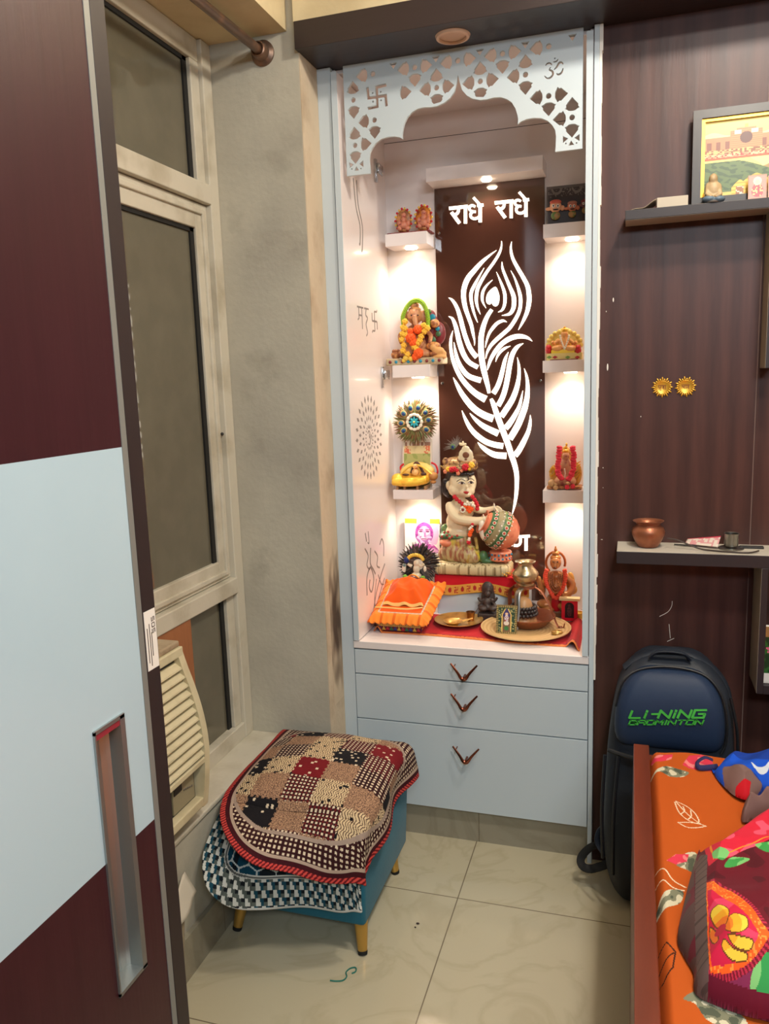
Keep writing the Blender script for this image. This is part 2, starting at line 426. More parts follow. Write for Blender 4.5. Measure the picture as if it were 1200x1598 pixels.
for y1, z0, z1 in ((2.058, .978, 1.936), (2.08, 2.072, 2.392), (2.08, .437, .858)):
    m = MB().box(WX - .022, WX - .018, -.9, y1, z0, z1)
    for v_ in m.bm.verts: v_.co.x += (v_.co.y - 2.06) * GT
    m.build('pane', glass_m, win)
struct(MB().box(-1.2, -1.068, -1.0, 2.189, .372, .387, .004).build('trim_4', frame_m))

# ------------------------------------------------------------------ shrine cabinet
Y0, YS, YB = 2.316, 2.685, 2.80
cab = thing('shrine_cabinet', 'pale blue and white shrine cabinet with lit open niche above three drawers', 'cabinet', (-.48, 2.55, 0))
m = MB()
m.box(-.8945, -.853, Y0, 2.86, 0, 2.402, .001); m.box(-.111, -.0978, Y0, 2.86, 0, 2.402, .001)
m.box(-.853, -.111, 2.36, 2.80, .12, .645)
m.build('carcass', cab_m, cab)
m = MB().box(-.853, -.842, 2.69, YB, .672, 2.40); m.box(-.853, -.845, Y0 + .02, 2.69, .672, 2.40); m.box(-.122, -.111, Y0 + .02, YB, .672, 2.40)
m.box(-.853, -.111, YB, YB + .02, .672, 2.40); m.box(-.853, -.111, Y0 + .03, YB, 2.392, 2.402)
m.mi = 1; m.box(-.842, -.122, YB - .0006, YB, 2.315, 2.3165)
m.build('niche_lining', [niche_m, gap_m], cab)
MB().box(-.8525, -.1115, 2.312, YB, .648, .672, .002).build('counter', niche_m, cab)
for k, (z0, z1, hz, hx) in enumerate(((.563, .643, .626, -.4855), (.409, .559, .5265, -.4865), (.122, .405, .351, -.484))):
    dr = MB().box(-.8505, -.113, Y0 - .002, Y0 + .04, z0, z1, .001).build('drawer', cab_m, cab)
    m = MB(); w, h = .042, .046
    m.tube(catmull([(hx - w, 2.296, hz), (hx - w * .45, 2.288, hz - h * .55), (hx - .006, 2.286, hz - h * .95), (hx + .006, 2.286, hz - h * .95), (hx + w * .45, 2.288, hz - h * .55), (hx + w, 2.296, hz)], 4),
           [.0028, .003, .0034, .0038, .0042, .0044, .0048, .005, .0054, .0056, .0056, .0056, .0054, .005, .0048, .0044, .0042, .0038, .0034, .003, .0028], 8, flat=(.8, 1.1))
    m.tube([(hx, 2.288, hz - h * .9), (hx, 2.316, hz - h * .9)], .004); m.tube([(hx - w * .75, 2.294, hz - h * .2), (hx - w * .75, 2.316, hz - h * .2)], .002)
    m.build('handle', copper_h, dr, True)

# the fixed shelves with their lamps
def spotl(p, e, size=PI * .8, blend=.8, rad=.012, col=(1, .80, .64), tgt=None):
    l = bpy.data.lights.new('lamp', 'SPOT'); l.energy = e; l.color = col; l.spot_size = size; l.spot_blend = blend; l.shadow_soft_size = rad
    o = bpy.data.objects.new('niche_lamp', l); COL.objects.link(o); o.location = p
    if tgt is not None: o.rotation_euler = (Vector(tgt) - Vector(p)).to_track_quat('-Z', 'Y').to_euler()
    return o
LAMP = 2.7
for x0, x1, z0, z1, lx in ((-.814, -.668, 1.952, 1.993, -.739), (-.803, -.668, 1.511, 1.553, -.726), (-.815, -.668, 1.081, 1.115, -.735),
                          (-.283, -.1225, 1.936, 1.979, -.196), (-.285, -.1225, 1.510, 1.549, -.199), (-.285, -.1225, 1.075, 1.118, -.2)):
    sh = MB().box(x0, x1, YS, YB, z0, z1, .001).build('shelf', niche_m, cab)
    MB().lathe([(0, 0), (.02, 0), (.022, .003), (.022, .004)], (lx, 2.745, z0 - .004), 20).build('downlight', puck_m, sh, True, 'glowing round lamp lens')
    spotl((lx, 2.742, z0 - .010), LAMP)
sh = MB().box(-.666, -.284, YS, YB, 2.147, 2.19, .001).build('canopy', niche_m, cab)
MB().lathe([(0, 0), (.014, 0), (.018, .005), (.018, .006)], (-.473, 2.735, 2.141), 20).build('downlight', puck_m, sh, True, 'glowing round lamp lens')
spotl((-.473, 2.735, 2.135), LAMP * .6)

# bronze mirror panel with the lit feather and lettering
YP = 2.792
m = MB().box(-.664, -.289, YP, YB, .70, 2.147)
mir = m.build('mirror_panel', mirror_m, cab)
for x, zz in ((-.65, 1.486), (-.304, 1.484), (-.65, 2.0), (-.304, .93)):
    MB().lathe([(0, .006), (.0045, .005), (.006, 0)], (x, YP, zz), 14, Matrix.Rotation(PI / 2, 3, 'X')).build('screw_cap', chrome, mir, True)
def A_(L): return [(690 + u / 8, 370 + v / 8, w / 8) for u, v, w in L]
def B_(L): return [(690 + u / 8, 500 + v / 8, w / 8) for u, v, w in L]
def C_(L): return [(690 + u / 8, 630 + v / 8, w / 8) for u, v, w in L]
ST = [
 A_([(680,165,3),(600,225,22),(500,310,45),(400,420,60),(320,520,66),(275,640,64),(268,750,60),(290,880,55),(330,1000,48),(365,1100,44),(388,1210,34),(405,1300,14),(404,1355,3)]),
 A_([(525,385,3),(470,480,18),(410,590,36),(365,690,42),(362,780,40),(385,900,32),(420,1010,18),(445,1068,3)]),
 A_([(742,50,6),(742,110,18),(715,200,30),(650,310,34),(570,420,36),(500,530,40),(445,640,44),(428,740,42),(430,820,36),(450,900,22),(478,965,3)]),
 A_([(630,535,3),(560,600,22),(515,670,34),(500,740,36),(508,810,26),(548,888,3)]),
 A_([(678,435,3),(715,520,20),(755,620,34),(782,710,42),(785,790,42),(775,860,36),(745,915,26),(698,937,3)]),
 A_([(748,310,6),(755,390,28),(795,500,36),(845,620,44),(890,730,55),(898,820,55),(885,900,50),(840,960,38),(745,980,4)]),
 A_([(858,420,5),(905,510,20),(945,620,34),(972,720,44),(980,800,44),(970,900,44),(930,1000,46),(850,1125,48),(765,1205,50),(690,1270,50),(612,1350,42),(562,1440,26),(546,1520,3)]),
 A_([(868,58,5),(858,150,28),(880,260,40),(940,380,48),(1010,500,52),(1065,610,56),(1085,720,60),(1085,810,60),(1065,920,52),(1030,1010,42),(980,1110,22),(950,1160,3)]),
 A_([(620,905,46),(565,990,52),(520,1100,60),(490,1230,66),(485,1340,70),(490,1470,72),(510,1610,72),(540,1740,66),(575,1880,50),(584,1950,34)]),
 A_([(808,1062,5),(760,1045,34),(690,1075,42),(630,1140,40),(585,1210,32),(555,1300,20),(540,1380,3)]),
 A_([(82,758,5),(130,790,34),(185,880,46),(225,1000,52),(255,1120,56),(290,1240,56),(340,1370,60),(390,1450,62),(434,1498,66)]),
 A_([(82,990,5),(130,1020,34),(165,1100,48),(188,1190,56),(215,1310,62),(265,1455,64),(335,1560,60),(446,1625,60)]),
 B_([(135,128,3),(110,230,30),(108,340,36),(130,470,44),(175,600,50),(240,720,58),(330,830,66),(430,920,76),(545,985,96)]),
 B_([(148,272,3),(165,380,30),(200,510,48),(260,620,58),(340,700,66),(485,750,74)]),
 B_([(140,712,4),(185,800,40),(250,920,62),(340,1040,76),(430,1125,82),(530,1185,88),(638,1228,94)]),
 C_([(248,85,4),(290,190,36),(350,300,54),(430,390,66),(540,470,70),(650,510,74),(762,528,76)]),
 C_([(345,118,4),(410,190,40),(490,260,60),(580,315,74),(702,372,86)]),
 C_([(445,482,4),(500,540,44),(580,600,64),(670,640,78),(802,650,84)]),
 C_([(610,-62,36),(640,5,60),(700,180,72),(760,340,74),(820,500,74),(865,640,72),(905,760,66),(930,880,60),(932,1000,54),(925,1130,46),(905,1260,32),(873,1390,4)]),
 B_([(1125,260,5),(1060,215,40),(960,198,62),(850,225,64),(750,290,60),(670,380,54),(610,480,44),(578,570,28),(566,622,4)]),
 B_([(855,320,3),(790,345,30),(730,390,36),(690,450,24),(668,518,3)]),
 B_([(828,395,4),(790,480,40),(760,600,52),(730,720,58),(690,830,62),(640,912,66)]),
 B_([(1015,287,4),(940,330,46),(880,420,60),(845,550,64),(820,700,66),(790,850,66),(750,970,66),(698,1065,68)]),
 B_([(938,460,3),(958,560,30),(960,680,44),(935,830,62),(880,980,72),(800,1110,76),(740,1200,74)]),
 B_([(1008,875,3),(985,990,32),(960,1080,46),(905,1190,62),(840,1290,74),(792,1345,76)]),
 B_([(1025,600,4),(1055,700,32),(1068,820,48),(1062,950,62),(1040,1060,74),(1015,1140,80),(945,1310,84),(845,1480,82)]),
 C_([(1100,140,4),(1100,230,36),(1075,350,54),(1020,470,68),(960,580,76),(908,645,82)]),
]
m = MB()
for s_ in ST: m.ribbon([(a, b, w_ * .93) for a, b, w_ in s_], PF(YP), .004)
heart = [(668,622),(700,680),(715,740),(710,810),(690,855),(660,865),(635,850),(618,822),(600,840),(575,838),(555,815),(550,770),(565,710),(605,660)]
hp = [(p.x, p.y) for p in catmull([(690 + u / 8, 370 + v / 8, 0) for u, v in heart], 3, True)]
c0 = (690 + 635 / 8, 370 + 745 / 8)
for a, b in zip(hp, hp[1:] + hp[:1]): m.prism([c0, a, b], PF(YP), .004)
m.build('feather_emblem', led_m, mir, label='glowing white feather emblem')
def D_(L, w): return [(690 + u / 8, 290 + v / 8, w / 8) for u, v in L]
def letters_radhe(dx, dy):
    o = lambda L: [(u + dx, v + dy) for u, v in L]
    m = MB(); f = PF(YP)
    for L, w, sm in (([(88, 284), (322, 258)], 40, 0), ([(205, 270), (203, 320), (180, 352), (140, 362)], 34, 1), ([(118, 332), (218, 468)], 42, 0), ([(292, 262), (292, 472)], 38, 0),
                     ([(412, 262), (378, 246), (345, 262), (342, 296), (368, 318), (420, 326)], 30, 1), ([(385, 322), (358, 350), (362, 392), (400, 412), (446, 400), (478, 372)], 32, 1),
                     ([(476, 232), (476, 456)], 40, 0), ([(440, 250), (516, 240)], 36, 0), ([(392, 148), (472, 238)], 34, 0)):
        m.ribbon(D_(o(L), w), f, .004, smooth=bool(sm))
    return m
letters_radhe(0, 0).build('lettering', led_m, mir, label='glowing white script word on the left')
letters_radhe(570, -68).build('lettering', led_m, mir, label='glowing white script word on the right')
m = MB()
for L, w, sm in (([(797, 838), (827, 836.5)], 4, 0), ([(821, 836), (821, 859)], 5, 0), ([(812, 838), (812, 847), (808, 851), (802, 851)], 4, 1), ([(797, 838), (798, 852)], 4, 0)):
    m.ribbon([(*q, w) for q in L], PF(YP), .004, smooth=bool(sm))
m.build('lettering', led_m, mir, label='glowing white letters low on the mirror')

# fretwork arch
AX, AZ = -.478, 2.325
def arch_pt(u, v):                       # traced on the photograph's left half
    p = U(525 + u / 5.714, 80 + v / 5.714, y=AZ); return (p.x, p.z)
half = [(308,1088),(303,1040),(297,960),(303,905),(325,860),(360,815),(410,780),(470,762),(530,757),(575,764),(605,780),(600,740),(605,700),(620,640),(650,580),(690,540),(740,510),(800,496),(860,495),(920,485),(990,452),(1040,410),(1080,350),(1100,270),(1112,205)]
L = [arch_pt(*q) for q in half]
sx = (AX + .337) / (AX + .337) ; x_out = -.816
L = [(x_out + (x - L[0][0]) * 1.0 + (L[0][0] + .816), z) for x, z in L]
zb = L[0][1]
wid = AX - x_out; Lx = [(x_out + (x - x_out) * wid / (L[-1][0] - x_out), z) for x, z in L]
outline = [(x_out, 2.403), (x_out, zb)] + Lx + [(2 * AX - x, z) for x, z in Lx[-2::-1]] + [(2 * AX - x_out, zb), (2 * AX - x_out, 2.403)]
def inside(p, poly):
    c = False; j = len(poly) - 1
    for i in range(len(poly)):
        if (poly[i][1] > p[1]) != (poly[j][1] > p[1]) and p[0] < (poly[j][0] - poly[i][0]) * (p[1] - poly[i][1]) / (poly[j][1] - poly[i][1]) + poly[i][0]: c = not c
        j = i
    return c
def edge_d(p, poly):
    d = 9
    for a, b in zip(poly, poly[1:] + poly[:1]):
        ax, ay, bx, by = *a, *b; l = (bx - ax) ** 2 + (by - ay) ** 2 or 1e-9
        t = max(0, min(1, ((p[0] - ax) * (bx - ax) + (p[1] - ay) * (by - ay)) / l)); d = min(d, math.hypot(p[0] - ax - t * (bx - ax), p[1] - ay - t * (by - ay)))
    return d
holes = []
ok = lambda poly, mg: all(inside(q, outline) and edge_d(q, outline) > mg for q in poly)
S = .062
swc = (U(588, 151, y=AZ).x, U(588, 151, y=AZ).z); omc = (U(864, 108, y=AZ).x, U(864, 108, y=AZ).z)
near = lambda q: math.hypot(q[0] - swc[0], q[1] - swc[1]) < .047 or math.hypot((q[0] - omc[0]) / 1.2, q[1] - omc[1]) < .046
petal = [(.0165, -.003), (.0165, .003), (.0175, .009), (.0205, .013), (.0235, .0195), (.0285, .0155), (.033, .0165), (.0375, .0125), (.043, .0075), (.0515, 0), (.043, -.0075), (.0375, -.0125), (.033, -.0165), (.0285, -.0155), (.0235, -.0195), (.0205, -.013), (.0175, -.009)]
def clipd(poly, mg):
    return ok(poly, mg)
for i in range(-8, 9):
    for j in range(-1, 8):
        if (i + j) % 2: continue
        cx, cz = AX + i * S, 2.370 - j * S
        if not inside((cx, cz), outline): continue
        c = circ(cx, cz, .0075, 12)
        if ok(c, .006) and not any(near(q) for q in c): holes.append(c)
        for k in range(4):
            a = k * PI / 2; P = [(cx + (x) * math.cos(a) - y * math.sin(a), cz + x * math.sin(a) + y * math.cos(a)) for x, y in petal]
            if any(near(q) for q in P) or (i == 0 and j == 0 and k == 3): continue
            if clipd(P, .004): holes.append(P); continue
            P3 = [q for i_, q0 in enumerate(P) for q in [tuple(q0[z_] + (P[(i_ + 1) % len(P)][z_] - q0[z_]) * s_ / 4 for z_ in (0, 1)) for s_ in range(4)] if inside(q, outline) and edge_d(q, outline) > .0055]
            if len(P3) > len(P) * 4 * .5 and min(max(q[0] for q in P3) - min(q[0] for q in P3), max(q[1] for q in P3) - min(q[1] for q in P3)) > .014: holes.append(P3); continue
            P2 = [(cx + (x * .62 + .004) * math.cos(a) - y * .8 * math.sin(a), cz + (x * .62 + .004) * math.sin(a) + y * .8 * math.cos(a)) for x, y in petal]
            if clipd(P2, .0055): holes.append(P2)
        q = [(cx + S, cz + .004), (cx + S + .011, cz + .02), (cx + S - .011, cz + .02)]
        if j == 0 and ok(q, .004) and not any(near(t) for t in q): holes.append(q)
for sg in (-1, 1):                        # little corner cuts at the feet
    xc = AX + sg * (wid - .03)
    for tri in ([(-.008, 0), (.008, 0), (0, .012)], [(-.022, .008), (-.008, .018), (-.022, .026)], [(.022, .008), (.022, .026), (.008, .018)]):
        q = [(xc + a, zb + .012 + b) for a, b in tri]
        if ok(q, .003): holes.append(q)
    for a, b in ((-.014, .006), (.014, .004)):
        q = circ(xc + a, zb + .012 + b, .0022, 8)
        if ok(q, .002): holes.append(q)
def stroke_poly(pts, w):
    Q = catmull([(a, b, 0) for a, b in pts], 4) if len(pts) > 2 else [Vector((*p, 0)) for p in pts]
    l, r = [], []
    for i, p in enumerate(Q):
        t = (Q[min(i + 1, len(Q) - 1)] - Q[max(i - 1, 0)]).normalized(); tp = math.sin(PI * (i + .6) / (len(Q) + .2)) ** .5
        l.append((p.x - t.y * w * tp / 2, p.y + t.x * w * tp / 2)); r.append((p.x + t.y * w * tp / 2, p.y - t.x * w * tp / 2))
    return l + r[::-1]
# hooked cross with four dots, as one outline
a, t = .030, .0042
cross = []
for k in range(4):
    an = -k * PI / 2
    for x, y in ((-t, t), (-t, a), (a * .95, a + .002), (a, a - 2 * t + .002), (t, a - 2 * t), (t, t)):
        cross.append((swc[0] + x * math.cos(an) - y * math.sin(an), swc[1] + x * math.sin(an) + y * math.cos(an)))
cross = [q for i, q in enumerate(cross) if i % 6 != 5]
holes.append(cross)
for sx_ in (-1, 1):
    for sz_ in (-1, 1): holes.append(circ(swc[0] + sx_ * .012, swc[1] + sz_ * .0115, .0027, 10))
omc2 = lambda L: [(omc[0] + (u - 845) * .000152 * 1.12, omc[1] - (v - 395) * .000152 * 1.12) for u, v in L]
for Lp, w in (([(718, 325), (745, 300), (790, 300), (818, 330)], .0045), ([(800, 360), (778, 392), (822, 420), (832, 470), (790, 512), (740, 510), (700, 472)], .0055), ([(846, 405), (890, 370), (925, 318), (965, 312), (992, 345)], .0055),
              ([(888, 460), (920, 482), (965, 462), (992, 400)], .0055), ([(838, 287), (885, 288), (915, 258)], .0035), ([(856, 246), (870, 234)], .004)):
    holes.append(stroke_poly(omc2(Lp), w))
me = curve_plate([outline] + holes, .009)
m = MB().mesh(me, Matrix.Translation((0, AZ + .0045, 0)) @ Matrix.Rotation(PI / 2, 4, 'X'))
m.build('fretwork_arch', cab_m, cab, fix=False)

# two doors folded back into the niche
XD = -.8315
def DFy(a, b, d): return Vector((XD + d, a, b))
door = MB().box(-.8445, XD, 2.312, 2.668, .675, 2.386, .001).build('door', cab_m if False else niche_m, cab)
MB().box(-.849, XD - .0005, 2.3085, 2.312, .675, 2.386).build('edge_band', cab_m, door, label='pale blue edge band')
m = MB()
def dstroke(L, w, sm=True): m.ribbon([(a, b, w) for a, b in L], DFy, .0006, smooth=sm)
for r_, n_, s_ in ((.036, 20, .010), (.062, 20, .016), (.093, 22, .020), (.124, 24, .022)):   # rosette
    for k in range(n_):
        a = 2 * PI * (k + (.5 if n_ % 4 else 0)) / n_; c = (2.490 + r_ * math.cos(a), 1.318 + r_ * 1.02 * math.sin(a))
        m.prism([(c[0] + s_ * .62 * math.cos(a), c[1] + s_ * .62 * math.sin(a)), (c[0] - s_ * .3 * math.sin(a), c[1] + s_ * .3 * math.cos(a)), (c[0] - s_ * .5 * math.cos(a), c[1] - s_ * .5 * math.sin(a)), (c[0] + s_ * .3 * math.sin(a), c[1] - s_ * .3 * math.cos(a))], DFy, .0006)
for L, w in (([(2.474, 1.332), (2.486, 1.34), (2.496, 1.332), (2.488, 1.322), (2.5, 1.312), (2.492, 1.296), (2.476, 1.298)], .005), ([(2.498, 1.318), (2.508, 1.326), (2.514, 1.31)], .004), ([(2.484, 1.352), (2.494, 1.348), (2.5, 1.356)], .003)): dstroke(L, w)
m.build('carving', cutline, door, label='grey carved rosette'); m = MB()
sw = (2.590, 1.700)
for L in ([(0, -.032), (0, .032)], [(-.026, 0), (.026, 0)], [(0, .032), (.024, .032), (.03, .038)], [(0, -.032), (-.024, -.032), (-.03, -.038)], [(.026, 0), (.026, -.026)], [(-.026, 0), (-.026, .026)]):
    dstroke([(sw[0] + a, sw[1] + b) for a, b in L], .006, False)
for L in ([(2.415, 1.735), (2.475, 1.735)], [(2.43, 1.735), (2.43, 1.70), (2.418, 1.695)], [(2.43, 1.71), (2.455, 1.71)], [(2.46, 1.735), (2.46, 1.668)], [(2.485, 1.735), (2.53, 1.735)], [(2.505, 1.735), (2.498, 1.715), (2.515, 1.705), (2.498, 1.685), (2.51, 1.66), (2.498, 1.648)]):
    dstroke(L, .0055, len(L) > 3)
m.build('carving', cutline, door, label='grey carved symbols'); m = MB()
for L in ([(2.425, 2.12), (2.44, 2.04), (2.472, 1.99), (2.468, 1.935), (2.46, 1.93)], [(2.455, 2.12), (2.462, 2.05), (2.496, 1.99), (2.49, 1.93), (2.482, 1.908)]): dstroke(L, .007)
m.build('carving', cutline, door, label='grey carved wavy lines'); m = MB()
for L, w in (([(2.40, .96), (2.43, .93), (2.415, .90), (2.44, .88)], .006), ([(2.46, .95), (2.45, .90), (2.48, .87), (2.50, .85)], .007), ([(2.50, .93), (2.53, .905), (2.52, .875), (2.55, .86)], .006), ([(2.56, .94), (2.585, .955), (2.605, .93), (2.60, .89)], .006),
             ([(2.405, .80), (2.41, .86), (2.45, .885), (2.48, .84), (2.455, .80), (2.43, .82), (2.44, .845)], .007), ([(2.46, .72), (2.50, .78), (2.56, .83), (2.61, .86)], .007), ([(2.47, .70), (2.53, .76), (2.60, .81)], .006), ([(2.50, .70), (2.48, .76), (2.51, .83)], .005),
             ([(2.41, 1.01), (2.42, .98)], .007), ([(2.44, 1.01), (2.445, .97), (2.43, .975)], .005), ([(2.53, .84), (2.56, .80), (2.59, .79)], .005)): dstroke(L, w)
m.build('carving', cutline, door, label='grey carved flourishes')
for hz in (2.20, 1.522):
    m = MB().box(XD, XD + .008, 2.640, 2.655, hz - .045, hz + .028, .001); m.box(XD + .008, XD + .014, 2.648, 2.70, hz - .016, hz + .016, .001)
    m.ell((XD + .011, 2.655, hz + .01), .007); m.ell((XD + .011, 2.69, hz - .01), .006)
    m.build('hinge', chrome, door, True)
door = MB().box(-.130, -.1165, 2.312, 2.668, .675, 2.386, .001).build('door', niche_m, cab)
MB().box(-.1305, -.1135, 2.3085, 2.312, .675, 2.386).build('edge_band', cab_m, door, label='pale blue edge band')
# ------------------------------------------------------------------ ceiling fitting, curtain rod
dl = MB()
dl.lathe([(0, .004), (.036, .004), (.038, .001)], (-.474, 2.245, 2.398), 28)
dlo = thing('ceiling_light', 'round white recessed downlight switched off under the dark beam', 'light', (-.474, 2.245, 2.398))
dl.build('diffuser', M('lens_off', (206, 168, 140), .4), dlo, True)
MB().lathe([(.035, .003), (.037, -.002), (.044, -.001), (.047, .005), (.044, .005)], (-.474, 2.245, 2.398), 32).build('trim_ring', M('ring_off', (212, 176, 150), .4), dlo, True)
MB().lathe([(.0, .0), (.02, -.0012), (.022, 0)], (-.474, 2.245, 2.4005), 20)
rod = thing('curtain_rod', 'brown metal curtain rod fixed to the plaster pillar beside the window', 'curtain rod', (-1.0, 2.18, 2.41))
rust = M('rod_metal', (112, 92, 80), .38, metal=.75, var=(14, (150, 112, 88), .5, .7))
MB().tube([(-1.003, 2.175, 2.416), (-1.016, .95, 2.404)], .0125, 16).build('rod', rust, rod, True)
MB().lathe([(.0, .0), (.034, 0), (.034, .005), (.024, .012), (.021, .035), (.0175, .037), (.0165, .03), (.013, .03)], (-1.003, 2.19, 2.416), 24, Matrix.Rotation(PI / 2, 3, 'X')).build('flange', rust, rod, True)
# ------------------------------------------------------------------ wardrobe
XW = -.6
wa = thing('wardrobe', 'tall dark maroon sliding wardrobe with a white band and long aluminium handle', 'wardrobe', (-.84, .2, 0))
MB().box(-1.058, XW - .03, -.9, .842, .0, 2.46).build('carcass', ward_s, wa)
MB().box(-1.058, XW, .845, .8735, 0, 2.46, .0008).build('side_panel', ward_s, wa)
m = MB(); ys = [-.9, .728, .786, .832]; zs = [.06, .752, .934, 1.104, 1.431, 2.44]
for a in range(3):
    for b in range(5):
        if a == 1 and b in (1, 2): continue
        m.mi = 1 if b in (2, 3) else 0
        m.box(XW - .026, XW, ys[a], ys[a + 1], zs[b], zs[b + 1])
do = m.build('door', [ward_m, ward_w], wa)
MB().box(XW - .026, XW + .001, .832, .8425, .06, 2.44).build('edge_profile', ward_e, do, label='grey metal edge profile')
m = MB()
n = 10
for i in range(n):                       # hollow finger pull, curved inwards
    a0, a1 = PI * i / n, PI * (i + 1) / n
    p = lambda a: (XW - .002 - .021 * math.sin(a), .757 - .027 * math.cos(a))
    (xa, ya), (xb, yb) = p(a0), p(a1)
    m.bm.faces.new([m.bm.verts.new(v) for v in ((xa, ya, .756), (xb, yb, .756), (xb, yb, 1.1), (xa, ya, 1.1))])
m.box(XW - .02, XW + .003, .728, .7305, .753, 1.1035); m.box(XW - .02, XW + .003, .777, .786, .753, 1.1035)
m.box(XW - .024, XW + .003, .728, .786, .752, .757); m.box(XW - .024, XW + .003, .728, .786, 1.0995, 1.1045)
m.mi = 1; m.box(XW - .014, XW + .002, .731, .777, 1.092, 1.1)
m.build('handle', [alu, M('red_tape', (140, 40, 52), .5)], do, fix=False, label='long recessed aluminium finger pull')
m = MB().box(XW, XW + .0006, .8465, .8715, 1.135, 1.215); m.mi = 1
SF = lambda a, b, d: Vector((XW + .0006 + d, .859 + b, 1.175 + a))
for yy, w_ in ((-.008, .05), (-.003, .06), (.001, .035)):
    m.ribbon([(-w_ / 2 - .005, yy, .0012), (w_ / 2 - .008, yy, .0012)], SF, .0003, smooth=False)
DIG = {'2': [[(0, 1), (.6, 1), (.6, .55), (0, .45), (0, 0), (.6, 0)]], '0': [[(0, 0), (0, 1), (.6, 1), (.6, 0), (0, 0)]]}
for k, ch in enumerate('202'):
    for st in DIG[ch]: m.ribbon([(.008 + k * .008 + a * .009, .004 - (1 - b) * .0 + b * .006 - .001, .0012) for a, b in st], SF, .0003, smooth=False)
m.build('sticker', [white_p, darkline], wa, label='white paper sticker')

# ------------------------------------------------------------------ air cooler sitting on the sill, scrap of plywood behind it
co_ = thing('air_cooler', 'cream window air cooler with slatted grille on the window sill', 'air cooler', (-1.1, 1.5, .387))
XC = -1.042
def cool_y(z):       # bowed right hand edge of the front
    t = (z - .452) / (.849 - .452); return 1.681 + .014 * math.sin(PI * min(1, t * 1.1)) - .035 * max(0, t - .35)
def cool_x(z):
    t = (z - .43) / .43; return XC + .012 * math.sin(PI * t) - .03 * t * t
m = MB()
N = 16
for i in range(N):
    z0, z1 = .43 + .425 * i / N, .43 + .425 * (i + 1) / N
    y0, y1 = cool_y(z0), cool_y(z1)
    for dy0, dy1, dx in ((-.024, 0, 0),):
        v = [(cool_x(z0), y0 + dy0, z0), (cool_x(z0), y0, z0), (cool_x(z1), y1, z1), (cool_x(z1), y1 + dy0, z1)]
        vb = [(cool_x(z0) - .05, y0 + dy0, z0), (cool_x(z0) - .05, y0, z0), (cool_x(z1) - .05, y1, z1), (cool_x(z1) - .05, y1 + dy0, z1)]
        a = [m.bm.verts.new(q) for q in v]; b = [m.bm.verts.new(q) for q in vb]
        for k in range(4): m.bm.faces.new((a[k], a[(k + 1) % 4], b[(k + 1) % 4], b[k]))
        m.bm.faces.new(a); m.bm.faces.new(b[::-1])
m.box(cool_x(.855) - .05, cool_x(.845) + .001, 1.16, cool_y(.85), .838, .862, .003)
m.box(cool_x(.43) - .05, cool_x(.44), 1.16, cool_y(.44), .432, .456, .003); m.box(cool_x(.555) - .03, cool_x(.555), 1.16, cool_y(.555) - .01, .548, .562, .002)
m.box(-1.10, XC, 1.16, 1.18, .43, .86)
m.build('front_frame', cream_pl, co_)
m = MB()
for i in range(11):
    z = .574 + i * .0238; y1 = cool_y(z) - .022
    x = cool_x(z)
    a = [m.bm.verts.new(q) for q in ((x - .03, 1.18, z + .02), (x - .03, y1, z + .02), (x - .002, y1, z), (x - .002, 1.18, z))]
    b = [m.bm.verts.new((v.co.x + .001, v.co.y, v.co.z - .004)) for v in a]
    m.bm.faces.new(a); m.bm.faces.new(b[::-1])
    for k in range(4): m.bm.faces.new((a[k], a[(k + 1) % 4], b[(k + 1) % 4], b[k]))
m.build('louvre_grille', cream_pl, co_)
m = MB().box(-1.088, -1.082, 1.17, 1.665, .455, .84); m.build('back_plate', dark_pl, co_)
m = MB().box(XC - .032, XC - .022, 1.17, 1.656, .455, .55); m.mi = 1; m.box(XC - .023, XC - .018, 1.55, 1.648, .462, .546)
m.mi = 0; m.box(XC - .018, XC - .016, 1.555, 1.59, .51, .54); m.mi = 2
for k in range(5): m.ell((XC - .018, 1.60 + .009 * k, .505 - .002 * k), (.003, .003, .003), u=8, v=6)
m.build('control_panel', [dark_pl, M('panel_grey', (150, 140, 112), .5), steel], co_)
m = MB().box(-1.14, cool_x(.86) - .002, 1.16, cool_y(.86) - .004, .862, .878, .004); m.build('top_cover', M('dusty_plastic', (176, 156, 128), .7, var=(20, (140, 118, 92), .5, .7)), co_)
MB().box(-1.155, -1.09, 1.16, 1.66, .388, .862).build('body', cream_pl, co_)
tag(MB().box(-1.172, -1.166, 1.70, 1.86, .62, .905, .001).build('plywood_board', ply), 'brown plywood scrap leaning on the window behind the cooler', 'board')
tag(MB().box(-1.172, -1.166, 1.45, 1.69, .70, .895, .001).build('plywood_board', ply), 'narrow plywood scrap half hidden between the cooler and the wardrobe', 'board')

# ------------------------------------------------------------------ ottoman with two folded mats
ot = thing('ottoman', 'teal velvet storage ottoman on short gold legs beside the window', 'ottoman', (-.85, 1.96, 0))
m = MB()
def frustum(m, x0, x1, y0, y1, z0, X0, X1, Y0_, Y1, z1, bev=.012):
    b = bmesh.new(); bmesh.ops.create_cube(b, size=1)
    for v in b.verts:
        t = v.co.z > 0; sx = v.co.x > 0; sy = v.co.y > 0
        v.co = Vector(((X1 if t else x1) if sx else (X0 if t else x0), (Y1 if t else y1) if sy else (Y0_ if t else y0), z1 if t else z0))
    bmesh.ops.bevel(b, geom=b.edges[:], offset=bev, segments=3, profile=.5, affect='EDGES'); m.merge(b)
frustum(m, -1.044, -.65, 1.76, 2.168, .08, -1.05, -.642, 1.75, 2.178, .281)
m.build('body', velvet, ot, True)
m = MB(); frustum(m, -1.052, -.641, 1.749, 2.180, .283, -1.04, -.655, 1.762, 2.168, .362, .02)
m.build('lid', velvet, ot, True)
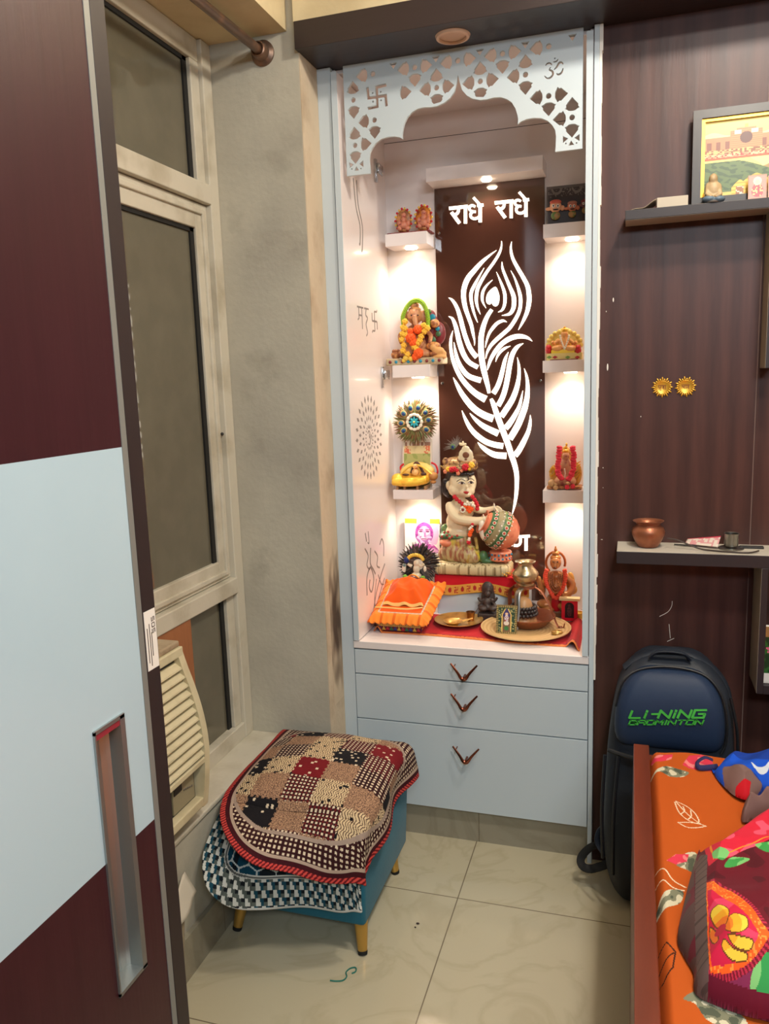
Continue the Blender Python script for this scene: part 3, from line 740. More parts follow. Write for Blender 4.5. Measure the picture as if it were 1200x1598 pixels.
for x, y, dx, dy in ((-.672, 1.79, .012, -.028), (-1.02, 1.79, -.012, -.028), (-.69, 2.12, .015, .0), (-1.02, 2.13, -.012, .01)):
    lg = MB().tube([(x, y, .088), (x + dx * .9, y + dy * .9, .008)], [.0195, .0125], 16).build('leg', goldleg, ot, True)
    MB().tube([(x + dx * .9, y + dy * .9, .009), (x + dx, y + dy, 0)], [.0135, .0125], 14).build('foot', blackrub, lg, True, 'black rubber tip')

def bend(d, edge, r):
    if d <= edge: return d, 0.0
    a = (d - edge) / r
    if a < PI / 2: return edge + r * math.sin(a), r * (1 - math.cos(a))
    return edge + r, r + (d - edge - r * PI / 2)
def corner(u, v, U_, V_, rc):
    """flat mat coordinates with both front corners rounded off"""
    du, dv = u * U_, v * V_; cv = V_ - rc
    if dv > cv:
        for c, sg in ((U_ - rc, 1), (rc, -1)):
            if (du - c) * sg > 0:
                a, b = (du - c) * sg / rc, (dv - cv) / rc; mx = max(a, b); l = math.hypot(a, b)
                if l > 0: s = mx / l; du, dv = c + a * s * rc * sg, cv + b * s * rc
                break
    return du, dv
def rug_pos(x0, y1, U_, V_, xe, ye, zt, hump, skew, rc=.14, RB=.24):
    def f(u, v):
        # u across from the wall to the right, v from the back to the front; the front right corner is rounded
        du, dv = corner(u, v, U_, V_, rc)
        du += skew * dv
        xx, dz1 = bend(x0 + du, xe, .03); yy, dz2 = bend(-(y1 - dv), -ye - .06 * (1 - u) ** 1.5, .03 + RB * (1 - u) ** 2); yy = -yy
        h = hump * max(0, math.sin(PI * min(1, max(0, (xx - x0) / (xe - x0 + .06))))) ** .7 * max(0, math.sin(PI * min(1, max(0, (y1 - yy) / (y1 - ye + .02))))) ** .6
        drop = dz1 + dz2
        w = noise.noise(Vector((du * 7, dv * 7, U_ * 9))) * .006 + noise.noise(Vector((du * 16, dv * 16, 3))) * .002
        sw = .012 * math.sin(dv * 21 + 1) * min(1, dz1 * 14) + .02 * min(1, dz1 * 8) * min(dz1, .1) * 4
        sf = .012 * math.sin(du * 17) * min(1, dz2 * 12)
        return Vector((xx + sw, yy - sf - min(dz2, .2) * .12, zt + h - drop + w))
    return f
def rug_edges(u, v, U_, V_, rc):
    du, dv = u * U_, v * V_
    return min(U_ - du, V_ - dv, du + .02, dv + .02), du, dv
def rr(du, dv, x0, x1, y0, y1, r):         # signed distance inside a rounded rectangle
    cx, cy, hx, hy = (x0 + x1) / 2, (y0 + y1) / 2, (x1 - x0) / 2 - r, (y1 - y0) / 2 - r
    qx, qy = abs(du - cx) - hx, abs(dv - cy) - hy
    return r - math.hypot(max(qx, 0), max(qy, 0)) - min(max(qx, qy), 0)
BLK, MAR, CRM, TAN, BRN = (22, 20, 24), (112, 20, 28), (216, 198, 170), (150, 116, 92), (58, 20, 20)
CELLS = ['RKGWT', 'GTWGM', 'TGWKG', 'KWMTG', 'WTGWT', 'TKTGW', 'GWGTG']
def gingham(du, dv, p=.0125, c=(46, 16, 18)):
    a, b = int(du / p * 2) % 2, int(dv / p * 2) % 2
    if a and b: return CRM
    return (58, 24, 26) if a or b else c
hsh = lambda a, b: (math.sin(a * 127.1 + b * 311.7) * 43758.5453) % 1
def rug1(u, v):
    du, dv = corner(u, v, .51, .585, .20)
    d = rr(du, dv, 0, .51, -1, .585, .20)
    if d < .013:
        return (206, 74, 66) if int((du * 1.3 + dv) / .0065) % 2 == 0 else (104, 18, 28)
    if d < .026: return (60, 14, 22)
    if d < .033: return (176, 154, 136)
    d2 = rr(du, dv, .012, .455, .012, .50, .17)
    if abs(d2) < .005: return (160, 140, 126)
    if d2 < 0: return gingham(du, dv)
    jag = .004 * (int(dv / .008) % 2); jb = .004 * (int(du / .008) % 2)
    i, j = int((du + jag + .01) / .088), int((dv + jb + .0) / .082)
    c = CELLS[j % 7][i % 5]
    if c in 'KM' or c == 'R':
        dots = hsh(int(du / .007), int(dv / .007)) > .93
        return CRM if dots else (BLK if c == 'K' else MAR)
    if c == 'G': return gingham(du, dv, .0115, (40, 16, 18) if (i + j) % 2 else (94, 22, 26))
    if c == 'W':
        q = math.sin(du * 900 + 3 * math.sin(dv * 260) + 2 * noise.noise(Vector((du * 60, dv * 60, 0))))
        if hsh(int(du / .008), int(dv / .008)) > .93: return BLK
        return (214, 190, 150) if q > -.35 else (96, 70, 56)
    q = noise.noise(Vector((du * 420, dv * 420, 5)))
    return (176, 138, 108) if q > 0 else (112, 84, 68)
cloth1 = FC('woven_mat', .85, .2, bump=(300, .2))
tag(grid_surf('patchwork_mat', 260, 300, rug_pos(-1.05, 2.165, .51, .585, -.655, 1.758, .404, .05, .03, .20, .62), rug1, cloth1, thick=.006),
    'red black and cream patchwork mat draped on top of the ottoman', 'mat')
def rug2(u, v):
    du, dv = corner(u, v, .45, .59, .13)
    dd = rr(du, dv, -.02, .45, -1, .59, .13)
    if dd < .005: return (206, 206, 200)
    if dd < .078:
        # tumbling zigzag bricks
        s = .024; a = du / s; b = dv / s; j = math.floor(b * 1.2); fr = b * 1.2 - j; aa = (a + .5 * (j % 2)) % 1
        if aa < .30 + .12 * (fr > .5): return (214, 216, 208)
        if aa < .66: return (26, 74, 92) if (hsh(math.floor(du / .07), 1) > .25) else (84, 92, 88)
        return (96, 104, 98) if fr > .5 else (24, 30, 36)
    if dd < .088: return (208, 210, 204) if (dd < .0805 or dd > .0855) else (96, 100, 98)
    s = .024
    best = []
    for q in range(-1, 2):
        for w in range(-1, 2):
            rj = math.floor(dv / (s * 1.5)) + q; ri = math.floor(du / (s * 1.732)) + w
            best.append(math.hypot(du - (ri + .5 * (rj % 2)) * s * 1.732, dv - rj * s * 1.5))
    best.sort()
    if best[1] - best[0] < .0035: return (196, 206, 204)
    k = noise.noise(Vector((du * 14, 0, 2)))
    return (10, 66, 88) if k > -.1 else (16, 26, 34)
tag(grid_surf('geometric_mat', 220, 300, rug_pos(-1.056, 2.12, .45, .59, -.672, 1.776, .374, .02, .02, .13), lambda u, v: rug2(u, v), cloth1, thick=.004),
    'teal and white geometric mat hanging under the patchwork mat', 'mat')
# scrap of paper and a stick by the wall
tag(grid_surf('paper_sheet', 8, 6, lambda u, v: Vector((-1.058 + .03 * v + .006 * math.sin(u * 5), 1.49 + .09 * u, .262 - .05 * v + .03 * u)), lambda u, v: (206, 196, 178), printed, thick=.0006),
    'crumpled white paper sheet tucked beneath the teal mat by the wall', 'paper')
tag(MB().tube([(-1.05, 1.545, .26), (-1.045, 1.50, .02)], .005, 8).build('wooden_stick', M('stick', (150, 136, 112), .7)), 'thin pale stick standing against the wall below the paper', 'stick')
pts = [(515, 1530), (524, 1531), (535, 1530), (541, 1524), (540, 1517), (547, 1511), (555, 1510), (555, 1516), (549, 1519)]
tag(MB().tube(catmull([U(a, b, z=.002) for a, b in pts], 4), .0018, 6).build('thread', thread_m, smooth=True), 'loose green thread lying on the floor in front of the ottoman', 'thread')
for px, py, r, nm in ((652, 1441, .005, 'dark crumb on the floor right of the ottoman, larger one'), (648, 1447, .003, 'small dark crumb beside the larger crumb on the floor')):
    p = U(px, py, z=.002); tag(MB().ell((p.x, p.y, .002), (r, r * .7, .002), u=8, v=6).build('crumb', darkline), nm, 'crumb')
# ------------------------------------------------------------------ wall shelves on the dark cladding and what stands on them
shelf_dark = M('shelf_edge', (40, 32, 34), .5)
shelf_lt = M('shelf_laminate', (168, 156, 140), .55)
us = thing('wall_shelf', 'upper dark edged wall shelf holding the gold framed picture', 'shelf', (.4, 2.28, 1.86))
m = MB().box(-.026, .95, 2.2455, 2.34, 1.893, 1.917, .001); m.mi = 1; m.box(-.0255, .95, 2.247, 2.34, 1.8922, 1.8928)
m.mi = 0; m.build('shelf_board', [shelf_dark, shelf_lt], us)
m = MB().box(.323, .348, 2.247, 2.34, 1.50, 1.8925, .001); m.mi = 1; m.box(.3225, .323, 2.2475, 2.34, 1.501, 1.8925)
m.build('upright', [shelf_dark, shelf_lt], us, label='upright board under the shelf')
ls = thing('wall_shelf', 'lower white topped wall shelf holding the copper pot', 'shelf', (.4, 2.27, .62))
m = MB().box(-.0345, .95, 2.205, 2.34, .985, 1.0185, .001); m.mi = 1; m.box(-.034, .95, 2.2065, 2.34, 1.0183, 1.0195)
m.build('shelf_board', [shelf_dark, marble], ls)
m = MB().box(.3305, .3465, 2.205, 2.34, .64, .985, .001); m.mi = 1; m.box(.330, .3305, 2.206, 2.34, .642, .985)
m.build('upright', [shelf_dark, shelf_lt], ls, label='upright board with a white side')
MB().box(.3465, .95, 2.205, 2.34, .64, .665, .001).build('bottom_board', shelf_dark, ls)
# copper pot
SZ = 1.0195
c = (.048, 2.275, SZ)
po = thing('copper_pot', 'small round copper water pot on the lower wall shelf', 'pot', c)
MB().lathe([(0, 0), (.022, 0), (.027, .003), (.036, .018), (.043, .034), (.0445, .044), (.041, .054), (.034, .060), (.031, .064), (.033, .069), (.041, .073), (.042, .0745), (.039, .0745), (.031, .069), (.028, .064), (.031, .060), (.038, .052), (.04, .044), (.03, .016), (0, .006)], c, 36).build('body', copper, po, True)
tag(grid_surf('printed_leaflet', 20, 8, lambda u, v: Vector((.145 + .082 * u + .01 * v, 2.30 - .035 * u + .025 * v, SZ + .003 + .004 * (1 - v) + .03 * v * (.45 + .55 * u))),
    lambda u, v: (190, 60, 80) if v > .82 else ((214, 150, 150) if (hsh(int(u * 14), int(v * 5)) > .62) else (222, 206, 190)), printed, thick=.0008), 'pink edged printed paper packet on the lower wall shelf', 'leaflet')
cup = thing('steel_cup', 'small steel measuring cup standing on the lower wall shelf', 'cup', (.262, 2.278, SZ))
MB().lathe([(0, .004), (.017, .004), (.018, .007), (.018, .036), (.0195, .038), (.0195, .039), (.017, .038), (.0168, .01), (0, .008)], (.262, 2.278, SZ + .0045), 28).build('body', steel, cup, True)
MB().lathe([(0, 0), (.031, 0), (.033, .003), (.030, .005), (0, .004)], (.262, 2.278, SZ), 28).build('saucer', steel, cup, True)
tag(MB().tube(catmull([(.098, 2.26, SZ + .028), (.125, 2.255, SZ + .025), (.16, 2.248, SZ + .012), (.19, 2.243, SZ + .0035), (.25, 2.225, SZ + .003), (.30, 2.222, SZ + .003), (.325, 2.235, SZ + .006)], 5), .0022, 8).build('bent_wire', M('wire', (70, 58, 52), .5, metal=.5), smooth=True), 'thin bent dark wire lying along the lower shelf', 'wire')
tag(MB().box(.285, .345, 2.285, 2.303, SZ, SZ + .006, .001).build('black_clip', dark_pl), 'flat black strip lying behind the steel cup', 'strip')
tag(MB().tube([(.118, 2.298, SZ + .004), (.175, 2.285, SZ + .004)], [.002, .003], 8).build('pen', dark_pl), 'short dark pen beside the pink packet on the shelf', 'pen')
# picture in the compartment at the edge of the photo
def fl(u, v):
    x, y = u * 2 - 1, v * 2 - 1
    if v < .16: return (222, 220, 214)
    if v > .82: return (150, 112, 66)
    for cx, cy, r, col in ((-.75, .2, .2, (206, 96, 128)), (-.3, .3, .18, (224, 150, 168)), (.1, .1, .2, (206, 80, 110)), (-.5, -.25, .17, (226, 150, 40)), (.4, -.3, .2, (240, 190, 80))):
        if math.hypot(x - cx, (y - cy) * 1.3) < r * (1 + .2 * math.sin(7 * math.atan2(y - cy, x - cx))): return col
    return (40, 96, 40) if noise.noise(Vector((u * 12, v * 12, 1))) > -.1 else (22, 56, 28)
fp = thing('flower_picture', 'colourful picture of flowers in the dark shelf compartment', 'picture', (.45, 2.225, .665))
grid_surf('print', 60, 60, lambda u, v: Vector((.348 + .20 * u, 2.222, .668 + .155 * v)), fl, printed, fp)
MB().box(.3475, .549, 2.223, 2.229, .6655, .826).build('backing', white_p, fp)
# framed temple picture on the upper shelf
TZ = 1.9175
pic = thing('framed_picture', 'large black and gold framed picture of temples on the upper shelf', 'picture', (.36, 2.30, TZ))
Z1, X0, X1 = 2.155, .137, .56
tilt = .02
def PX(x, z, d=0): return Vector((x, 2.318 - d - tilt * (Z1 - z) / (Z1 - TZ), z))
def fbar(a0, a1, b0, b1, d0, d1): # slanted frame member
    m = MB(); vs = []
    for d in (d0, d1): vs.append([m.bm.verts.new(PX(*q, d)) for q in ((a0, b0), (a1, b0), (a1, b1), (a0, b1))])
    A, B = vs; m.bm.faces.new(A); m.bm.faces.new(B[::-1])
    for k in range(4): m.bm.faces.new((A[k], A[(k + 1) % 4], B[(k + 1) % 4], B[k]))
    return m
def ring(x0, x1, z0, z1, w, d0, d1, name, mt):
    m = fbar(x0, x0 + w, z0, z1, d0, d1)
    for q in ((x1 - w, x1, z0, z1), (x0 + w, x1 - w, z1 - w, z1), (x0 + w, x1 - w, z0, z0 + w)):
        t = fbar(*q, d0, d1); m.merge(t.bm)
    return m.build(name, mt, pic)
ring(X0, X1, TZ, Z1, .021, 0, .016, 'frame', M('frame_black', (34, 27, 26), .4))
ring(X0 + .021, X1 - .021, TZ + .021 - .014, Z1 - .021, .0085, .0, .011, 'slip', M('frame_gold', (216, 160, 60), .3, metal=.7))
def temples(u, v):
    # gold foil picture: a long red temple front above, hills and a small gold temple below
    W = u * 1.0; col = (248, 226, 120) if noise.noise(Vector((u * 3, v * 3, 0))) > -.2 else (250, 232, 140)
    U2 = (u * 1.12)
    if v > .5:
        t = (v - .5) * 2
        if t < .06: return (206, 84, 50)
        if t < .14: return (220, 190, 140) if hsh(int(u * 90), int(t * 60)) > .45 else (196, 60, 50)
        if t < .26 and U2 < .62: return (210, 170, 110) if hsh(int(u * 70), int(t * 40)) > .5 else (132, 78, 50)
        if abs(U2 - .30) < .115 and t < .78:
            if math.hypot((U2 - .30) / .045, (t - .52) / .15) < 1 and t > .3: return (84, 44, 34)
            if .62 < t < .72 and (abs(abs(U2 - .30) - .06) < .025): return (240, 236, 214)
            if t > .72 and abs(U2 - .30) > .07: return col
            return (176, 112, 74) if int(t * 40) % 2 else (196, 134, 88)
        if t < .58 and U2 < .68:
            a = (u * 17) % 1
            if t < .46 and .25 < a < .75 and t < .42 + .05 * math.sin(PI * a): return (122, 70, 52)
            return (184, 122, 84)
        if t < .66 + .05 * math.sin(u * 30) and U2 < .7: return (236, 214, 150)
        if abs(U2 - .30) < .012 and t < .86: return (214, 170, 80)
        return col
    t = v * 2
    hill = .95 - 2.2 * max(0, u - .22) ** 1.3
    for cx, w, h in ((.235, .055, .45), (.34, .11, .58), (.445, .05, .5)):
        if abs(u - cx) < w and t < h * (1 - .45 * (abs(u - cx) / w) ** 1.4):
            if t < .28 and abs(u - cx) < w * .45 and t > .05: return (150, 96, 60) if hsh(int(u * 60), int(t * 30)) > .3 else (230, 214, 190)
            return (226, 188, 84) if int(t * 34) % 3 else (196, 150, 60)
    if abs(u - .43) < .004 and t < .98: return (150, 110, 60)
    if .434 < u < .53 and abs(t - .93) < .06 * (1 - (u - .434) / .1): return (236, 110, 40)
    if t < .16: return (214, 180, 90)
    if t < hill: return (84, 104, 58) if noise.noise(Vector((u * 24, v * 24, 3))) > -.05 else (58, 80, 46)
    if t < .9 - 1.3 * abs(u - .5): return (150, 124, 76)
    return col
grid_surf('print', 420, 270, lambda u, v: PX(X0 + .0295 + (X1 - X0 - .059) * u, TZ + .0155 + (Z1 - TZ - .045) * v, .004), temples, printed, pic)
fbar(X0 + .004, X1 - .004, TZ + .002, Z1 - .004, -.004, -.0005).build('backing', shelf_dark, pic)
# small cross-legged figure, cards and papers on the shelf
fg = thing('sitting_figurine', 'small beige figurine sitting cross-legged in front of the temple picture', 'figurine', (.172, 2.262, TZ))
k = k_at(2.262) * .93
def SP(m, px, py, rx, rz, y, ry=None, rot=(0, 0, 0), **kw):
    p = U(px, py, y=y); kk = k_at(y) * .965
    m.ell(p, (rx * kk, (ry if ry is not None else (rx + rz) / 2) * kk, rz * kk), rot, **kw); return m
tanst = M('sandstone', (176, 150, 112), .5, var=(40, (140, 118, 90), .5, .7))
m = MB(); y = 2.26
SP(m, 1113, 280, 6, 8, y); SP(m, 1113, 297, 10.5, 13, y, 8); SP(m, 1113, 310, 12, 6, y, 9); SP(m, 1104, 297, 4, 10, y, 5); SP(m, 1122, 297, 4, 10, y, 5)
m.tube([U(1105, 292, y=y), U(1103, 303, y=y - .01), U(1110, 308, y=y - .015)], .006, 10); m.tube([U(1122, 292, y=y), U(1124, 303, y=y - .01), U(1116, 308, y=y - .015)], .006, 10)
m.build('body', tanst, fg, True, mods=REM(.0018, 5))
m = MB(); SP(m, 1106, 311, 9, 5, y - .006, 9); SP(m, 1121, 311, 9, 5, y - .006, 9); SP(m, 1113, 313, 13, 4, y, 10)
m.build('robe', M('blue_cloth_paint', (84, 104, 120), .5), fg, True, mods=REM(.0018, 4))
MB().lathe([(0, 0), (.019, 0), (.021, .003), (.018, .005), (0, .005)], (U(1113, 315, y=y).x, y, TZ), 20).build('base', M('base_grey', (120, 116, 110), .5), fg, True)
def deity_card(bg, fg_, halo):
    def f(u, v):
        x, yy = u * 2 - 1, v * 2 - 1
        if abs(x) > .84 or abs(yy) > .88: return (170, 112, 92)
        if math.hypot(x / .26, (yy - .42) / .2) < 1: return (232, 190, 150)
        if math.hypot(x / .45, (yy - .5) / .34) < 1: return halo
        if math.hypot(x / (.62 - .3 * (yy + .2)), (yy + .2) / .6) < 1: return fg_ if hsh(int(u * 16), int(v * 16)) > .3 else (236, 190, 120)
        return bg
    return f
def stand_card(name, label, px0, px1, pyb, pyt, y, f, lean=.012, th=.004, nu=56, nv=80, edge=paper, cat='picture card', group=None):
    a, b = U(px0, pyb, y=y), U(px1, pyb, y=y); t = U(px0, pyt, y=y + lean)
    z0 = a.z; h = t.z - a.z
    o = thing(name, label, cat, ((a.x + b.x) / 2, y, z0), group)
    P = lambda u, v, d=0: Vector((a.x + (b.x - a.x) * u, y + lean * v - d, z0 + h * v))
    grid_surf('print', nu, nv, lambda u, v: P(u, v, .0006), f, printed, o)
    m = MB(); A = [m.bm.verts.new(P(*q)) for q in ((0, 0), (1, 0), (1, 1), (0, 1))]; B = [m.bm.verts.new(P(*q, -th)) for q in ((0, 0), (1, 0), (1, 1), (0, 1))]
    m.bm.faces.new(A); m.bm.faces.new(B[::-1])
    for q in range(4): m.bm.faces.new((A[q], A[(q + 1) % 4], B[(q + 1) % 4], B[q]))
    m.build('board', edge, o); return o
def zfix(o, z): o.location.z = z
o = stand_card('deity_card', 'pinkish framed deity card leaning in front of the temple picture', 1167, 1196, 315, 277, 2.262, deity_card((190, 120, 110), (186, 36, 56), (230, 196, 170))); zfix(o, TZ)
o = stand_card('deity_card', 'second deity card at the right end of the upper shelf', 1198, 1226, 312, 276, 2.268, deity_card((120, 40, 70), (200, 60, 90), (226, 180, 160))); zfix(o, TZ)
tag(MB().box(.052, .128, 2.27, 2.33, TZ, TZ + .028, .001).build('paper_box', M('card_white', (190, 178, 160), .7)), 'plain pale box lying left of the temple picture', 'box')
tag(grid_surf('paper_stack', 14, 8, lambda u, v: Vector((-.012 + .062 * u, 2.255 + .07 * v, TZ + .0015 + .021 * u * u + .002 * math.sin(u * 9 + v * 3))), lambda u, v: (188, 174, 152) if v > .1 else (150, 134, 112), printed, thick=.0015), 'curled thin white booklet on the left end of the upper shelf', 'booklet')
# two gold sun plaques
def sun(px, py, label, word, rot):
    p = U(px, py, y=2.334); o = thing('sun_plaque', label, 'wall plaque', (p.x, 2.338, p.z - .027), 'gold sun plaques on the dark wall')
    RX = Matrix.Rotation(PI / 2, 3, 'X')
    MB().lathe([(0, .0), (.0185, 0), (.0185, .003), (.0172, .004), (.0160, .0035), (.0145, .0028), (0, .003)], (p.x, 2.3395, p.z), 32, RX).build('disc', gold, o, True)
    m = MB()
    for k_ in range(24):
        a = 2 * PI * k_ / 24 + rot; r0, r1 = .0175, (.0275 if k_ % 2 == 0 else .0235)
        m.ell((p.x + (r0 + r1) / 2 * math.cos(a), 2.337, p.z + (r0 + r1) / 2 * math.sin(a)), ((r1 - r0) / 2 + .001, .0018, .0023), (0, -a, 0), u=8, v=6)
    m.build('rays', gold, o, True)
    m = MB(); f = lambda a, b, d: Vector((p.x + a, 2.3365 - d, p.z + b))
    for L in word: m.ribbon([(a * .001, b * .001, .0014) for a, b in L], f, .0006, smooth=len(L) > 2)
    m.build('lettering', M('brown_enamel', (120, 50, 24), .5), o)
SH = [[(-11, 5), (10, 5)], [(-9, 5), (-9, 0), (-5, -1), (-9, -5)], [(-4, 5), (-4, -6)], [(-7, -6), (-4, -8), (-2, -7)], [(0, 3), (3, 2), (2, -2), (-1, -1)], [(4, 5), (4, -6)], [(8, 5), (8, -6)]]
LB = [[(-11, 5), (11, 5)], [(-10, 1), (-7, 2), (-6, -2), (-4, 1)], [(-3, 5), (-3, -6)], [(1, 5), (1, -6)], [(4, 3), (6, 2), (5, -3), (3, -2)], [(8, 5), (8, -6)]]
sun(1033.5, 604.5, 'left of the two gold sun plaques on the dark wall', SH, 0); sun(1070, 603.5, 'right of the two gold sun plaques on the dark wall', LB, .13)

# ------------------------------------------------------------------ backpack leaning on the cladding
bp = thing('backpack', 'dark navy sports backpack with green lettering standing against the dark wall', 'backpack', (.11, 2.2, 0))
def rrect(cx, cy, hx, hy, r, n=6):
    P = []
    for k_, (sx_, sy_) in enumerate(((1, 1), (-1, 1), (-1, -1), (1, -1))):
        for q in range(n + 1):
            a = k_ * PI / 2 + q / n * PI / 2
            P.append((cx + sx_ * (hx - r) + r * math.cos(a), cy + sy_ * (hy - r) + r * math.sin(a)))
    return P
def loft(sections, capr=True):
    """sections: [(z, [(x,y)...])]"""
    m = MB(); R_ = [[m.bm.verts.new((x, y, z)) for x, y in P] for z, P in sections]
    for A, B in zip(R_, R_[1:]):
        n = len(A)
        for q in range(n): m.bm.faces.new((A[q], A[(q + 1) % n], B[(q + 1) % n], B[q]))
    m.bm.faces.new(R_[0][::-1]); m.bm.faces.new(R_[-1]); return m
def wob(m, amp, sc, seed=0):
    for v in m.bm.verts: v.co += Vector((noise.noise(v.co * sc + Vector((seed, 0, 0))), noise.noise(v.co * sc + Vector((0, seed + 5, 0))), 0)) * amp
    return m
secs = []
for z, x0, x1, y0, y1 in ((0, .0, .235, 2.16, 2.30), (.012, -.02, .26, 2.13, 2.31), (.06, -.045, .28, 2.115, 2.318), (.14, -.058, .288, 2.11, 2.322), (.26, -.060, .29, 2.115, 2.324), (.40, -.054, .286, 2.13, 2.326), (.50, -.046, .28, 2.14, 2.328),
                       (.58, -.038, .275, 2.15, 2.329), (.64, -.026, .264, 2.165, 2.329), (.685, .0, .235, 2.185, 2.328), (.715, .035, .20, 2.21, 2.325), (.725, .06, .17, 2.235, 2.315)):
    cx, cy, hx, hy = (x0 + x1) / 2, (y0 + y1) / 2, (x1 - x0) / 2, (y1 - y0) / 2
    secs.append((z, rrect(cx, cy, hx, hy, min(hx, hy) * .55)))
wob(loft(secs), .006, 14).build('body', navy_d, bp, 'all', mods=[('SUBSURF', dict(levels=1))])
secs = []
def pocket(px):  return px
for z, x0, x1, yd in ((.488, .0, .215, .0), (.494, -.022, .238, .024), (.52, -.034, .25, .036), (.57, -.034, .25, .04), (.62, -.028, .245, .04), (.66, -.014, .232, .036), (.69, .012, .208, .026), (.706, .045, .175, .008)):
    yb_ = 2.165 + .02 * max(0, (z - .6) / .1); cx, hx = (x0 + x1) / 2, (x1 - x0) / 2
    secs.append((z, rrect(cx, yb_ - yd / 2, hx, .02 + yd / 2, min(hx * .3, .019 + yd * .4))))
wob(loft(secs), .003, 20, 4).build('front_pocket', navy, bp, 'all', mods=[('SUBSURF', dict(levels=1))])
m = MB()
for pts, r in (([(-.03, 2.135, .60), (-.012, 2.145, .668), (.03, 2.162, .70), (.11, 2.168, .712), (.19, 2.162, .70), (.232, 2.145, .662), (.25, 2.135, .60), (.252, 2.13, .53), (.24, 2.125, .495)], .0035),
               ([(-.048, 2.135, .47), (.02, 2.118, .462), (.11, 2.112, .46), (.2, 2.118, .462), (.272, 2.135, .47)], .006), ([(.262, 2.16, .64), (.28, 2.15, .55), (.284, 2.145, .45)], .004)):
    m.tube(catmull([Vector(q) for q in pts], 5), r, 8)
m.build('zip', M('zip_black', (16, 18, 22), .5), bp, True)
m = MB().tube(catmull([Vector(q) for q in ((-.01, 2.24, .675), (.03, 2.245, .708), (.10, 2.25, .732), (.17, 2.25, .722), (.225, 2.245, .69), (.258, 2.24, .645), (.27, 2.235, .60))], 5), .011, 10, flat=(1.7, .6))
m.build('shoulder_strap', navy_d, bp, True)
m = MB().tube(catmull([Vector(q) for q in ((.06, 2.21, .722), (.075, 2.205, .738), (.11, 2.203, .743), (.145, 2.205, .738), (.16, 2.21, .722))], 5), .008, 10, flat=(1.5, .6)); m.build('grab_handle', navy_d, bp, True)
a = U(934, 1332, y=2.2); b_ = U(906, 1328, y=2.2); c_ = U(908, 1350, y=2.19); d_ = U(936, 1350, y=2.18)
m = MB().tube(catmull([Vector((a.x + .03, 2.21, a.z + .02)), U(926, 1320, y=2.2), U(908, 1336, y=2.2), c_, U(922, 1356, y=2.19), Vector((d_.x + .02, 2.19, d_.z))], 5), .010, 8, flat=(.3, 1.2)); m.build('webbing_loop', M('webbing', (28, 28, 28), .8), bp, True)
m = MB()
for pts in ([(-.056, 2.122, .46), (-.062, 2.108, .3), (-.058, 2.104, .16)], [(-.02, 2.125, .46), (-.03, 2.098, .3), (-.03, 2.096, .12)]):
    m.tube(catmull([Vector(q) for q in pts], 5), .005, 8)
m.build('piping', M('piping', (14, 18, 26), .5), bp, True)
m = MB().tube(catmull([Vector(q) for q in ((-.052, 2.17, .13), (-.075, 2.18, .16), (-.07, 2.19, .19), (-.05, 2.2, .20))], 4), .011, 8, flat=(1.4, .5)); m.build('side_strap', navy_d, bp, True)
# lettering
FONT = {'L': [[(0, 1), (0, 0), (1, 0)]], 'i': [[(.1, 0), (.1, .62)], [(.1, .86), (.1, 1)]], '-': [[(.15, .55), (.7, .55)]], 'N': [[(0, 0), (0, 1), (1, 0), (1, 1)]], 'G': [[(1, 1), (0, 1), (0, 0), (1, 0), (1, .5), (.45, .5)]],
        'B': [[(0, 0), (0, 1), (.9, 1), (.9, .55), (.15, .5), (1, .5), (1, 0), (0, 0)]], 'A': [[(0, 0), (0, 1), (1, 1), (1, 0)], [(0, .45), (1, .45)]], 'D': [[(0, 0), (0, 1), (.8, 1), (1, .75), (1, 0), (0, 0)]], 'M': [[(0, 0), (0, 1), (.5, .45), (1, 1), (1, 0)]],
        'I': [[(.15, 0), (.15, 1)]], 'T': [[(0, 1), (1, 1)], [(.5, 1), (.5, 0)]], 'O': [[(0, 0), (0, 1), (1, 1), (1, 0), (0, 0)]]}
def pocket_front(x, z):
    return 2.165 + .02 * max(0, (z - .6) / .1) - .04 - .0195
def text(m, s_, px0, px1, pyb, pyt, w, shear):
    adv = {'i': .5, '-': .85, 'I': .55}; tot = sum(adv.get(ch, 1.3) for ch in s_) - .3; x = 0
    p0, p1 = U(px0, pyb, y=2.105), U(px1, pyb, y=2.105); h = U(px0, pyt, y=2.105).z - p0.z
    sc = (p1.x - p0.x - shear) / tot
    fr = lambda a, b, d: Vector((a, pocket_front(a, b) - .0022 - d, b))
    for ch in s_:
        for st in FONT[ch]:
            pts = [(p0.x + (x + a) * sc + shear * b, p0.z + (p1.z - p0.z) * (x + a) / tot + b * h) for a, b in st]
            for q0, q1 in zip(pts, pts[1:]):
                horiz = abs(q1[1] - q0[1]) < abs(q1[0] - q0[0]) * .3
                ww = w if horiz else w * 1.25; e = w * .35 / max(1e-6, math.hypot(q1[0] - q0[0], q1[1] - q0[1]))
                m.ribbon([(q0[0] - (q1[0] - q0[0]) * e, q0[1] - (q1[1] - q0[1]) * e, ww), (q1[0] + (q1[0] - q0[0]) * e, q1[1] + (q1[1] - q0[1]) * e, ww)], fr, .0008, smooth=False)
        x += adv.get(ch, 1.3)
m = MB(); text(m, 'Li-NiNG', 982, 1102, 1120, 1109, .0048, .007); text(m, 'BADMINTON', 981, 1098, 1130.5, 1123.5, .0032, .005)
m.build('lettering', lime, bp, label='green printed lettering')

